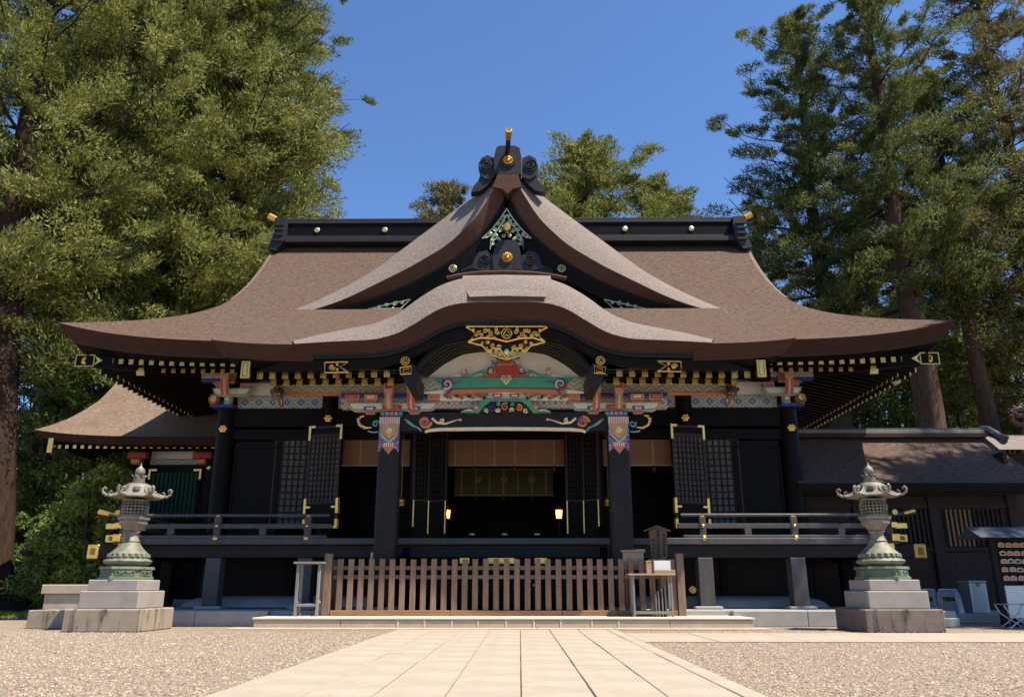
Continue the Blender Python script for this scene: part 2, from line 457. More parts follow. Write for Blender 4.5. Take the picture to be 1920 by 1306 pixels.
def wloc(o):
    p = Vector((0, 0, 0))
    while o is not None: p += o.location; o = o.parent
    return p
def link(o, parent=None):
    COL.objects.link(o)
    if parent is not None: o.parent = parent
    return o
def put(name, mb, mat, parent=None, smooth=False, org=None, label=None, bevel=0.0):
    """one mesh object from world coordinates; origin at org (default: the parent's)"""
    base = wloc(parent) if parent is not None else Vector((0, 0, 0))
    o0 = Vector(org) if org is not None else base
    me = mb.mesh(name, o0)
    me.materials.append(MATS[mat])
    if smooth:
        me.polygons.foreach_set('use_smooth', [True] * len(me.polygons))
        try: me.set_sharp_from_angle(angle=R(38))
        except Exception: pass
    o = bpy.data.objects.new(name, me); o.location = o0 - base
    if label: o['label'] = label
    link(o, parent); return o
def again(src, loc, parent=None, name=None, rot=None, scale=None):
    o = src.copy(); link(o, parent)
    base = wloc(parent) if parent is not None else Vector((0, 0, 0))
    o.location = Vector(loc) - base
    if rot is not None: o.rotation_euler = rot
    if scale is not None: o.scale = scale
    return o
def thing(name, label, cat, loc=(0, 0, 0), group=None):
    o = bpy.data.objects.new(name, None); o.location = loc; COL.objects.link(o)
    o['label'] = label; o['category'] = cat
    if group: o['group'] = group
    return o
def tag(o, label, cat, group=None):
    o['label'] = label; o['category'] = cat
    if group: o['group'] = group
    return o
def structure(o): o['kind'] = 'structure'; return o
def recalc(o):
    bm = bmesh.new(); bm.from_mesh(o.data); bmesh.ops.recalc_face_normals(bm, faces=bm.faces); bm.to_mesh(o.data); bm.free()

def spiral(c, r0, r1, turns, a0, Y, n=26, sgn=1):
    out = []
    for i in range(n + 1):
        t = i / n; a = a0 + sgn * 2 * math.pi * turns * t; r = r0 + (r1 - r0) * t
        out.append((c[0] + r * math.cos(a), Y, c[1] + r * math.sin(a)))
    return out
def taper(n, a, b): return [a + (b - a) * i / (n - 1) for i in range(n)]

# ================================================================== ground, path, steps
g = MB(); g.add([(-160, -25, 0), (160, -25, 0), (160, 22, 0), (-160, 22, 0)], [(0, 1, 2, 3)])
structure(put('ground', g, 'gravel'))
g = MB(); g.add([(-400, 21.9, 0.004), (400, 21.9, 0.004), (400, 600, 0.004), (-400, 600, 0.004)], [(0, 1, 2, 3)])
structure(put('forest_ground', g, 'forest_floor'))

path = bpy.data.objects.new('path', None); COL.objects.link(path); structure(path)
path_bed = MB(); path_bed.box(-1.83, 2.11, -2.0, 14.95, -0.05, 0.006)
put('path_bed', path_bed, 'earth', path)
pcols = [-1.82, -1.15, -0.66, -0.15, 0.38, 0.90, 1.40, 1.92, 2.10]
rng = random.Random(3)
for ci in range(8):
    x0, x1 = pcols[ci] + 0.006, pcols[ci + 1] - 0.006
    y = 1.5 - rng.random() * 0.8
    while y < 14.9:
        ln = rng.uniform(0.62, 1.05) if ci != 7 else rng.uniform(0.9, 1.8)
        y1 = min(y + ln, 14.95)
        if 14.95 - y1 < 0.3: y1 = 14.95
        b = MB(); h = 0.02 + rng.uniform(0, 0.006)
        b.cbox(x0, x1, y + 0.006, y1 - 0.006, 0.0, h, 0.004)
        put('slab', b, 'path_stone', path, org=((x0 + x1) / 2, (y + y1) / 2, 0))
        y = y1
cross = bpy.data.objects.new('cross_path', None); COL.objects.link(cross); structure(cross)
x = 2.105
while x < 17:
    ln = rng.uniform(1.0, 1.7); b = MB(); b.cbox(x + 0.005, x + ln - 0.005, 11.85, 13.95, 0, 0.018 + rng.uniform(0, 0.005), 0.005)
    if x < 2.15:
        b = MB(); b.cbox(x + 0.005, x + ln - 0.005, 11.85, 13.95, 0, 0.018, 0.005)
    put('slab', b, 'path_stone', cross, org=(x, 12.9, 0)); x += ln

apron = bpy.data.objects.new('apron', None); COL.objects.link(apron); structure(apron)
xa = -4.95
for k in range(7):
    b = MB(); b.cbox(xa + 0.004, xa + 1.41 - 0.004, 15.12, 15.62, -0.05, 0.03, 0.006)
    put('slab', b, 'step_stone', apron, org=(xa, 15.3, 0)); xa += 1.41

# --- front stone step of separate blocks with pale joints
step = thing('stone_step', 'long pale stone step of joined blocks in front of the wooden fence', 'step', (0, 15.52, 0))
edges = [475, 638, 746, 796, 847, 896, 949, 1001, 1052, 1110, 1160, 1256, 1413]
ex = [P(e, 1168, 15.52)[0] for e in edges]
for i in range(len(ex) - 1):
    jl = 0.024 if 746 <= edges[i] <= 1160 else 0.003
    jr = 0.024 if 746 <= edges[i + 1] <= 1160 else 0.003
    b = MB(); b.cbox(ex[i] + jl, ex[i + 1] - jr, 15.52, 17.3, 0.0, 0.166 - 0.004 * (i % 2), 0.008)
    put('block', b, 'step_stone', step, org=(ex[i], 15.52, 0))
    if 746 <= edges[i] <= 1160:
        b = MB(); b.cbox(ex[i] - 0.022, ex[i] + 0.022, 15.512, 17.2, 0.0, 0.168, 0.004)
        put('joint', b, 'mortar_lit_tread', step, org=(ex[i], 15.52, 0))
b = MB(); b.cbox(ex[0] - 0.03, ex[-1] + 0.03, 15.5, 17.3, 0.170, 0.205, 0.010)
put('tread', b, 'mortar_lit_tread', step)  # pale slab paints the sunlit top edge of the step

# --- podium of kerb blocks
podium = bpy.data.objects.new('podium', None); podium.location = (0, 16.3, 0); COL.objects.link(podium)
tag(podium, 'grey stone block platform under the black shrine hall', 'platform')
PZ = 0.30
def kerb_run(xa, xb, y0, y1, z1, n, mat='podium_stone', par=podium):
    for i in range(n):
        a = xa + (xb - xa) * i / n; c = xa + (xb - xa) * (i + 1) / n
        b = MB(); b.cbox(a + 0.003, c - 0.003, y0, y1, 0, z1, 0.012); put('kerb_block', b, mat, par, org=(a, y0, 0))
kerb_run(-9.0, -4.65, 16.52, 16.75, PZ, 3); kerb_run(4.6, 9.0, 16.52, 16.75, PZ, 3)
for sx in (-1, 1):
    for i in range(6):
        b = MB(); xx = 9.0 * sx; xi = 8.55 * sx
        b.cbox(min(xx, xi), max(xx, xi), 16.755 + i * 2.2, 16.755 + i * 2.2 + 2.194, 0, PZ, 0.012)
        put('kerb_block', b, 'podium_stone', podium, org=(xx, 16.755 + i * 2.2, 0))
b = MB(); b.box(-8.54, 8.54, 16.76, 29.9, 0.0, PZ - 0.012); put('podium_fill', b, 'podium_stone', podium)
# raised stone coping seen past the west lantern
b = MB(); p0 = P(92, 1125, 17.2); p1 = P(172, 1104, 17.2); b.cbox(p0[0], p0[0] + 1.6, 17.0, 17.5, 0.31, 0.31 + 0.30, 0.012)
cp = put('coping_block', b, 'step_stone', podium)
b = MB(); b.cbox(p0[0] - 0.06, p0[0] + 1.62, 16.95, 17.55, 0.614, 0.80, 0.014); put('coping_block', b, 'step_stone', podium)
b = MB(); b.cbox(-8.96, -7.9, 15.7, 16.51, 0.0, 0.33, 0.014); put('kerb_block', b, 'plinth_pale', podium)

# --- rounded white plaster mound under the floor
mound = MB()
for (xa, xb) in ((-7.6, 7.6),):
    rows = []
    for r_, z_ in ((0.0, 0.31), (0.10, 0.42), (0.28, 0.50), (0.55, 0.54), (0.9, 0.55)):
        ring = []
        x0, x1, y0, y1 = xa + r_, xb - r_, 18.7 + r_, 29 - r_
        rc = 0.8
        for cx, cy, a0 in ((x1 - rc, y0 + rc, -90), (x1 - rc, y1 - rc, 0), (x0 + rc, y1 - rc, 90), (x0 + rc, y0 + rc, 180)):
            for k in range(6): a = R(a0 + 18 * k); ring.append((cx + rc * math.cos(a), cy + rc * math.sin(a), z_))
        rows.append(ring)
    mound.grid(rows, close=True); n = len(rows[0]); mound.f.append(tuple(range(4 * n, 5 * n)))
put('plaster_mound', mound, 'podium_stone', podium, smooth=True)

# --- gravel stones lying on the court
def pebbles(n, xr, yr, seed, smin, smax, excl):
    r = np.random.RandomState(seed)
    # denser towards the camera
    y = yr[0] + (yr[1] - yr[0]) * r.rand(n * 2) ** 1.7; x = xr[0] + (xr[1] - xr[0]) * r.rand(n * 2)
    keep = ~((x > excl[0]) & (x < excl[1])) & (np.abs(x - CAM_X) < y * 0.72 + 0.6); x, y = x[keep][:n], y[keep][:n]; n = len(x)
    s = smin + (smax - smin) * r.rand(n) ** 2.2
    octv = np.array([(1, 0, 0), (0, 1, 0), (-1, 0, 0), (0, -1, 0), (0, 0, 1)], float)
    octf = np.array([(0, 1, 4), (1, 2, 4), (2, 3, 4), (3, 0, 4)])
    v = octv[None] * (0.65 + 0.7 * r.rand(n, 5, 1)) * s[:, None, None]
    v[:, :, 2] *= 0.75; a = r.rand(n) * 6.28; c, sn = np.cos(a)[:, None], np.sin(a)[:, None]
    vx = v[:, :, 0] * c - v[:, :, 1] * sn; vy = v[:, :, 0] * sn + v[:, :, 1] * c
    V = np.stack([vx + x[:, None], vy + y[:, None], v[:, :, 2] + 0.002], 2).reshape(-1, 3)
    Fc = (octf[None] + 5 * np.arange(n)[:, None, None]).reshape(-1, 3)
    return V, Fc
def np_mesh(name, V, Fc, mat, smooth=False):
    me = bpy.data.meshes.new(name); k = Fc.shape[1]
    me.vertices.add(len(V)); me.vertices.foreach_set('co', V.astype(np.float32).ravel())
    me.loops.add(Fc.size); me.loops.foreach_set('vertex_index', Fc.astype(np.int32).ravel())
    me.polygons.add(len(Fc)); me.polygons.foreach_set('loop_start', np.arange(0, Fc.size, k, dtype=np.int32))
    try: me.polygons.foreach_set('loop_total', np.full(len(Fc), k, dtype=np.int32))
    except Exception: pass
    me.update(calc_edges=True); me.materials.append(MATS[mat]); return me
V, Fc = pebbles(70000, (-9, 9.5), (4.6, 14.5), 5, 0.006, 0.017, (-1.80, 2.08))
m_ = ~((V[:, 1] > 11.8) & (V[:, 1] < 14.0) & (V[:, 0] > 2.1)); kt = m_[Fc].all(1)
pe = bpy.data.objects.new('gravel', np_mesh('gravel', V, Fc[kt], 'pebble')); link(pe); pe['kind'] = 'stuff'
pe['label'] = 'fine tan gravel spread over the shrine court'; pe['category'] = 'gravel'

# ================================================================== the shrine hall: roofs
hall = thing('shrine_hall', 'black lacquered shrine hall with sweeping bark roof and gold fittings', 'shrine', (0, 20.3, 0))
YE, YR, ZE, ZR = 18.1, 25.9, 6.39, 12.43
TIP = 0.52
def prof(s): return ZE + (ZR - ZE) * (0.65 * s + 0.35 * s * s)
SW = ([0, .1, .2, .3, .4, .5, .64, .8, 1.0], [10.98, 10.2, 9.35, 8.70, 8.34, 8.22, 8.18, 8.22, 8.35])
def hw(s):
    # smooth the surveyed half width
    return sum(interp(min(1, max(0, s + d)), *SW) * w for d, w in ((-.05, .25), (0, .5), (.05, .25)))
def roof_pt(u, s):
    return (XC + u * hw(s), YE + (YR - YE) * s, prof(s) + TIP * (1 - s) ** 3 * abs(u) ** 6)
NU, NS = 72, 36
def uu(k): return math.copysign(abs(k) ** 0.85, k)
roof = MB()
front = [[roof_pt(uu(-1 + 2 * i / NU), j / NS) for i in range(NU + 1)] for j in range(NS + 1)]
roof.grid(front)
back = [[(x, 2 * YR - y, z) for x, y, z in r] for r in front]
roof.grid(back, flip=True)
SG = 16                                    # hip joins the gable here
for sd in (-1, 1):
    rows = []
    for j in range(SG + 1):
        s = j / NS; a = roof_pt(sd, s); row = []
        for k in range(25):
            v = -1 + 2 * k / 24
            y = YR + v * (YR - a[1])
            row.append((a[0], y, prof(s) + TIP * (1 - s) ** 3 * abs(v) ** 6))
        rows.append(row)
    roof.grid(rows, flip=(sd > 0))
main_roof = put('main_roof', roof, 'bark_roof', hall, smooth=True)
# side gable boards closing the upper part
for sd in (-1, 1):
    g = MB(); pl = [(roof_pt(sd, j / NS)) for j in range(SG, NS + 1)]
    xg = XC + sd * (hw(0.6) - 0.25)
    poly = [(p[1], p[2] - 0.05) for p in pl] + [(2 * YR - p[1], p[2] - 0.05) for p in pl[::-1][1:]]
    n = len(poly); vs = [(xg, y, z) for y, z in poly] + [(xg - sd * 0.1, y, z) for y, z in poly]
    g.add(vs, [tuple(range(n)), tuple(range(2 * n - 1, n - 1, -1))]); put('gable_board', g, 'lacquer', main_roof)
    # pale rolled verge along the gable
    rows = []
    for j in range(SG + 2, NS + 1):
        p = roof_pt(sd, j / NS); row = []
        for a, (dx, dz) in enumerate(((-0.02, 0.004), (0.05, 0.0), (0.12, -0.06), (0.16, -0.18), (0.13, -0.30))):
            row.append((p[0] + sd * dx, p[1], p[2] + dz))
        rows.append(row)
    g = MB(); g.grid(rows, flip=(sd < 0)); rows2 = [[(x, 2 * YR - y, z) for x, y, z in r] for r in rows]; g.grid(rows2, flip=(sd > 0))
    put('verge', g, 'bark_pale', main_roof, smooth=True)

# thick cut edge of the eaves, wooden courses below it, soffit
def ring_front(inset, dz, tipk=1.0, n=72):
    w0 = hw(0); out = []
    for i in range(n + 1):
        u = uu(-1 + 2 * i / n)
        out.append((XC + u * (w0 - inset), YE + inset, ZE + dz + TIP * tipk * abs(u) ** 6))
    return out
def ring_side(sd, inset, dz, tipk=1.0, n=28):
    w0 = hw(0); L_ = YR - YE - inset
    return [(XC + sd * (w0 - inset), YR + v * L_, ZE + dz + TIP * tipk * abs(v) ** 6) for v in [-1 + 2 * k / n for k in range(n + 1)]]
def eave_band(name, mat, a, b, smooth=False):
    m = MB(); m.grid([ring_front(*b), ring_front(*a)])
    for sd in (-1, 1): m.grid([ring_side(sd, *b), ring_side(sd, *a)], flip=(sd < 0) is False)
    bk = [[(x, 2 * YR - y, z) for x, y, z in ring_front(*q)] for q in (b, a)]; m.grid(bk, flip=True)
    return put(name, m, mat, hall, smooth=smooth)
eave_band('eave_edge', 'bark_edge', (0.0, 0.0, 1.0), (0.26, -0.30, 0.86), True)
eave_band('eave_batten', 'brown_wood', (0.262, -0.30, 0.86), (0.30, -0.35, 0.84))
eave_band('eave_board', 'lacquer', (0.302, -0.352, 0.83), (0.50, -0.42, 0.62))
eave_band('soffit', 'lacquer', (0.50, -0.40, 0.62), (1.0, -0.26, 0.30))
eave_band('soffit', 'lacquer', (1.0, -0.27, 0.30), (3.0, 0.30, 0.0))

# rafters with gilded ends, two rows under every eave
def capped(name, y0, y1, z0, z1, w, h):
    b = MB(); b.beam((0, y0, z0), (0, y1, z1), w, h)
    o = put(name, b, 'lacquer', hall, org=(0, 0, 0)); return o
proto_cap = None
def make_cap(parent, w, h, loc, rotz=0.0):
    global proto_cap
    if proto_cap is None:
        c = MB(); c.cbox(-0.5, 0.5, -0.012, 0.02, -0.5, 0.5, 0.02)
        me = c.mesh('rafter_cap'); me.materials.append(MATS['gold']); proto_cap = me
        i = MB(); i.box(-0.26, 0.26, -0.018, -0.010, -0.26, 0.26)
    o = bpy.data.objects.new('rafter_cap', proto_cap); o.scale = (w, 1, h); o.rotation_euler = (0, 0, rotz)
    o.location = Vector(loc); link(o, parent); return o
ring_me = None
def make_ring(parent, w, h, loc, rotz=0.0):
    global ring_me
    if ring_me is None:
        c = MB()
        for a in (-1, 1):
            c.box(a * 0.30 - 0.05, a * 0.30 + 0.05, -0.018, -0.0125, -0.30, 0.30); c.box(-0.25, 0.25, -0.018, -0.0125, a * 0.30 - 0.05, a * 0.30 + 0.05)
        ring_me = c.mesh('cap_groove'); ring_me.materials.append(MATS['gold_dark'])
    o = bpy.data.objects.new('cap_groove', ring_me); o.scale = (w, 1, h); o.rotation_euler = (0, 0, rotz); o.location = Vector(loc); link(o, parent)
raf_me = {}
def rafter(x, y, z, ln, rise, w=0.105, h=0.115, capw=0.115, caph=0.125, rotz=0.0, groove=True, cap=True):
    key = (ln, rise, w, h)
    if key not in raf_me:
        b = MB(); b.beam((0, 0, 0), (0, ln, rise), w, h, (0, 0, 1)); me = b.mesh('rafter'); me.materials.append(MATS['lacquer']); raf_me[key] = me
    o = bpy.data.objects.new('rafter', raf_me[key]); o.location = Vector((x, y, z)) - wloc(hall); o.rotation_euler = (0, 0, rotz); link(o, hall)
    if cap:
        make_cap(o, capw, caph, (0, -0.004, 0))
        if groove: make_ring(o, capw, caph, (0, -0.004, 0))
    return o
xs1 = [ -9.72 + 0.252 * k for k in range(14)]
for sd in (-1, 1):
    for x in xs1:
        u = abs(x) / 10.5
        rafter(XC + sd * abs(x), 18.62, 6.00 + TIP * 0.5 * u ** 6 * 0.55 - 0.015, 0.75, 0.10)
    for x in [-8.60 + 0.248 * k for k in range(10)]:
        u = abs(x) / 10.5
        rafter(XC + sd * abs(x), 19.08, 5.94 + 0.04 * u ** 6, 1.3, 0.42, 0.10, 0.11, 0.105, 0.115)
    # under the side eaves (run across, seen from below)
    for k in range(34):
        y = 19.6 + 0.30 * k; v = min(1, abs((y - YR) / 7.4))
        rafter(XC + sd * (10.98 - 0.52), y, 5.99 + TIP * 0.3 * v ** 6, 0.75, 0.10, 0.095, 0.10, 0.105, 0.115, rotz=sd * R(90), groove=False)
        rafter(XC + sd * (10.98 - 1.0), y, 5.93, 1.9, 0.42, 0.095, 0.10, 0.095, 0.105, rotz=sd * R(90), groove=False)
# hip rafters with gilt openwork shoes
for sd in (-1, 1):
    e = ML(160, 676, 18.35, sd)
    m = MB(); m.beam((e[0], e[1], e[2]), (XC + sd * 7.4, 20.4, 6.15), 0.22, 0.26); put('hip_rafter', m, 'lacquer', hall)
    p = ML(144, 665, 18.32, sd); q = ML(176, 687, 18.32, sd); x0, x1 = sorted((p[0], q[0])); z0, z1 = q[2], p[2]
    m = MB(); t = 0.022
    m.box(x0, x1, 18.30, 18.33, z0, z0 + t); m.box(x0, x1, 18.30, 18.33, z1 - t, z1); m.box(x0, x0 + t, 18.30, 18.33, z0 + t, z1 - t); m.box(x1 - t, x1, 18.30, 18.33, z0 + t, z1 - t)
    m.tube(spiral(((x0 + x1) / 2, (z0 + z1) / 2), 0.09, 0.02, 1.6, 0.5, 18.31), 0.014, 5)
    m.tube(spiral(((x0 + x1) / 2, (z0 + z1) / 2), 0.09, 0.03, 1.2, 3.6, 18.31), 0.012, 5)
    sh = put('hip_shoe', m, 'gold', hall)
    m = MB(); m.box(x0 + t, x1 - t, 18.325, 18.42, z0 + t, z1 - t); put('shoe_block', m, 'lacquer', sh)
    m = MB(); tp = (x1 if sd < 0 else x0); d = -sd
    m.prism([(tp, z0 + 0.03), (tp + d * 0.20, (z0 + z1) / 2), (tp, z1 - 0.03), (tp + d * 0.07, (z0 + z1) / 2)], 18.3, 18.33); put('shoe_tongue', m, 'gold', sh)
    p = ML(262, 697, 19.0, sd)
    m = MB(); m.prism([(p[0] - 0.10, p[2] + 0.11), (p[0] + 0.10, p[2] + 0.11), (p[0] + 0.10 - 0.05 * sd, p[2] - 0.1), (p[0] - 0.10 - 0.05 * sd, p[2] - 0.1)], 18.96, 19.02); put('hip_shoe', m, 'gold', hall)

# --- main ridge
ridge = MB(); zb = ZR - 0.12
RX = 8.05
def rbox(hx, hy, z0, z1, mat, nm='ridge_course'):
    m = MB(); m.cbox(XC - hx, XC + hx, YR - hy, YR + hy, z0, z1, 0.015); return put(nm, m, mat, hall)
rbox(RX + .05, 0.58, zb, zb + 0.16, 'lacquer_tile'); rbox(RX, 0.50, zb + 0.162, zb + 0.27, 'lacquer_tile')
rbox(RX, 0.42, zb + 0.272, zb + 0.76, 'lacquer'); rbox(RX, 0.46, zb + 0.762, zb + 0.84, 'lacquer_tile'); rbox(RX + .12, 0.36, zb + 0.842, zb + 1.0, 'lacquer_tile')
for px in (594, 721, 1172, 1297):
    p = P(px, 437, YR - 0.45); m = MB()
    m.lathe((p[0], YR - 0.42, zb + 0.52), [(0.095, 0), (0.095, -0.03), (0.07, -0.045), (0.02, -0.05)], 18, axis='y'); put('ridge_crest', m, 'gold_pale', hall, smooth=True)
for sd in (-1, 1):
    xe = XC + sd * (RX + 0.02)
    m = MB(); yf = YR - 0.66
    prof_ = [(0.02, zb + 0.88), (0.40, zb + 0.90), (0.44, zb + 0.70), (0.38, zb + 0.5), (0.42, zb + 0.42), (0.48, zb + 0.10), (0.62, zb - 0.28), (0.30, zb - 0.36), (0.04, zb + 0.05)]
    m.prism([(xe + sd * (a - 0.25), z) for a, z in prof_], yf, YR + 0.66); eo = put('ridge_end', m, 'lacquer_tile', hall)
    for dz in (0.62, 0.44, 0.24, 0.02):
        m = MB(); m.beam((xe + sd * (-0.14), yf - 0.03, zb + dz), (xe + sd * 0.20, yf - 0.03, zb + dz + 0.01), 0.06, 0.07); put('end_moulding', m, 'lacquer_tile', eo)
    m = MB(); m.tube([(xe - sd * 0.3, YR, zb + 0.98), (xe + sd * 0.15, YR, zb + 1.04), (xe + sd * 0.42, YR, zb + 1.16)], [0.11, 0.10, 0.10], 12); bp = put('ridge_bolster', m, 'lacquer_tile', hall, smooth=True)
    m = MB(); m.tube([(xe + sd * 0.36, YR, zb + 1.132), (xe + sd * 0.62, YR, zb + 1.26)], [0.125, 0.14], 12); put('bolster_cap', m, 'gold', bp, smooth=True)

# --- big dormer gable over the front slope
YD, YDo = 20.72, 21.5
outer_px = [(519, 593), (560, 579), (611, 556), (655, 534), (700, 508), (769, 456), (838, 405), (893, 363), (925, 333), (938, 322)]
inner_px = [(535, 594), (575, 584), (630, 567), (665, 552), (700, 534.5), (769, 500.5), (838, 460), (890, 412), (920, 365), (935, 338)]
band_px = [(560, 596), (600, 588), (650, 574), (680, 566), (705, 557), (772, 531), (842, 492), (907, 437), (938, 388), (948, 366)]
def curve(pxs, Y, n=40):
    pts = [P(a, b, Y) for a, b in pxs]; pts = [(p[0] - XC, p[2]) for p in pts]
    d = [0.0]
    for i in range(1, len(pts)): d.append(d[-1] + math.dist(pts[i], pts[i - 1]))
    out = []
    for k in range(n + 1):
        t = d[-1] * k / n
        out.append((interp(t, d, [p[0] for p in pts]), interp(t, d, [p[1] for p in pts])))
    for _ in range(3):
        out = [out[0]] + [((out[i - 1][0] + 2 * out[i][0] + out[i + 1][0]) / 4, (out[i - 1][1] + 2 * out[i][1] + out[i + 1][1]) / 4) for i in range(1, len(out) - 1)] + [out[-1]]
    return out
co, ci_, cb = curve(outer_px, YDo), curve(inner_px, YD), curve(band_px, YD + 0.28)
def inv_prof(z):
    lo, hi = 0.0, 1.0
    for _ in range(30):
        m = (lo + hi) / 2
        if prof(m) < z: lo = m
        else: hi = m
    return YE + (YR - YE) * lo
dorm = None
for sd in (-1, 1):
    rows = []
    for (ox, oz), (ix, iz) in zip(co, ci_):
        yb = max(YDo + 0.1, min(inv_prof(oz) + 0.35, YR))
        row = [(XC - sd * ix, YD + 0.05, iz - 0.02), (XC - sd * ix, YD, iz)]
        for t in (0.2, 0.42, 0.65, 0.85):
            x = ix + (ox - ix) * t; z = iz + (oz - iz) * (1 - (1 - t) ** 1.5)
            row.append((XC - sd * x, YD + (YDo - YD) * t ** 1.15, z))
        row += [(XC - sd * ox, YDo, oz), (XC - sd * ox, YDo + 0.4, oz + 0.02), (XC - sd * ox, yb, oz)]
        rows.append(row)
    m = MB(); m.grid([r[:6 + 1] for r in rows], flip=(sd < 0)); vg = put('dormer_verge', m, 'bark_verge', hall, smooth=True)
    m = MB(); m.grid([r[6:] for r in rows], flip=(sd < 0)); put('dormer_roof', m, 'bark_roof', hall, smooth=True)
    m = MB(); rb = [[(XC - sd * ix, YD + 0.002, iz - 0.003), (XC - sd * (ix * .6 + bx * .4), YD + 0.10, iz * .6 + bz * .4), (XC - sd * bx, YD + 0.28, bz)] for (ix, iz), (bx, bz) in zip(ci_, cb)]
    m.grid(rb, flip=(sd > 0)); put('dormer_edge', m, 'bark_edge_light', hall, smooth=True)
    # black barge board below the bark edge, with a raised fillet
    m = MB(); low = []
    for k, (bx, bz) in enumerate(cb):
        t = k / (len(cb) - 1); a = Vector(cb[min(k + 1, len(cb) - 1)]) - Vector(cb[max(k - 1, 0)]); a.normalize()
        wv = 0.34 + 0.20 * t
        low.append((bx + a[1] * wv * 0.55 if k < len(cb) - 1 else bx, bz - wv))
    pf = [(XC - sd * x, YD + 0.26, z) for x, z in cb]; pl = [(XC - sd * min(x, -0.0), YD + 0.34, z) for x, z in low]
    pb = [(XC - sd * min(x, -0.0), YD + 0.44, z) for x, z in low]
    m.grid([pf, pl, pb], flip=(sd < 0)); put('barge_board', m, 'lacquer', hall, smooth=True)
    m = MB(); m.tube([(XC - sd * x, YD + 0.27, z - 0.05) for x, z in cb[2:]], 0.022, 5); put('barge_fillet', m, 'lacquer_worn', hall)
# gable back wall
m = MB(); pts = [(XC + x, z) for x, z in cb] + [(XC - x, z) for x, z in cb[::-1]]
m.prism(pts, 21.35, 21.5); put('dormer_wall', m, 'lacquer', hall)
# sill board where the gable meets the roof below
# bark cap at the top of the gable, under the crest
m = MB(); a = P(933, 327, YD - 0.05); b = P(972, 327, YD - 0.05); c = P(962, 352, YD); d = P(952, 368, YD + .1); e = P(942, 352, YD); f = P(924, 352, YD); g2 = P(978, 352, YD)
m.prism([(a[0], a[2]), (b[0], b[2]), (g2[0], g2[2]), (c[0], c[2] - 0.06), (d[0], d[2]), (e[0], e[2] - 0.06), (f[0], f[2])], YD - 0.06, YD + 0.5); put('dormer_cap', m, 'bark_edge_light', hall)

# ------------------------------------------------------------------ ornament builders
def chrysanthemum(name, cx, Y, cz, r, parent, mat='gold'):
    m = MB(); n = 16
    for k in range(n):
        a = 2 * math.pi * k / n
        rows = []
        for t, w, d in ((0.25, 0.03, 0.14), (0.5, 0.075, 0.22), (0.8, 0.125, 0.22), (0.94, 0.10, 0.16), (1.0, 0.03, 0.06)):
            row = []
            for q, dd in ((-1, 0.0), (-0.5, 0.8), (0, 1.0), (0.5, 0.8), (1, 0.0)):
                u, v = t * r, q * w * r
                row.append((cx + u * math.cos(a) - v * math.sin(a), Y - d * r * dd, cz + u * math.sin(a) + v * math.cos(a)))
            rows.append(row)
        m.grid(rows)
    o = put(name, m, mat, parent, smooth=True)
    m = MB(); m.lathe((cx, Y, cz), [(0.97 * r, 0.03), (0.97 * r, -0.004)], 24, axis='y'); put('flower_disc', m, 'gold_dark', o)
    m = MB(); m.lathe((cx, Y, cz), [(0.27 * r, -0.08 * r), (0.26 * r, -0.2 * r), (0.18 * r, -0.26 * r), (0.02, -0.27 * r)], 16, axis='y')
    put('flower_heart', m, mat, o, smooth=True); return o
def tomoe(name, cx, Y, cz, r, parent, mat='gold'):
    """ring with three commas"""
    m = MB(); m.tube([(cx + r * math.cos(t), Y, cz + r * math.sin(t)) for t in np.linspace(0, 2 * math.pi, 25)[:-1]], 0.12 * r, 5, closed=True)
    for k in range(3):
        a = 2 * math.pi * k / 3
        pts = []; rad = []
        for i in range(10):
            t = i / 9; aa = a + 2.3 * t; rr = r * (0.32 + 0.48 * t)
            pts.append((cx + rr * math.cos(aa), Y, cz + rr * math.sin(aa))); rad.append(r * (0.20 * (1 - t) + 0.03))
        m.tube(pts, rad, 6)
    return put(name, m, mat, parent, smooth=True)
def scrolls(m, pts, r, Y, wire, flip=1):
    for i, (x, z, a0, sg) in enumerate(pts):
        sp = spiral((x, z), r, r * 0.15, 1.35, a0, Y, 20, sg * flip); m.tube(sp, taper(len(sp), wire, wire * 0.6), 5)
def cloud_scroll(parent, pairs, Y, name, mat, wire=0.03):
    m = MB()
    for pts, w0, w1 in pairs: m.tube(pts, taper(len(pts), w0, w1), 6)
    return put(name, m, mat, parent, smooth=True)

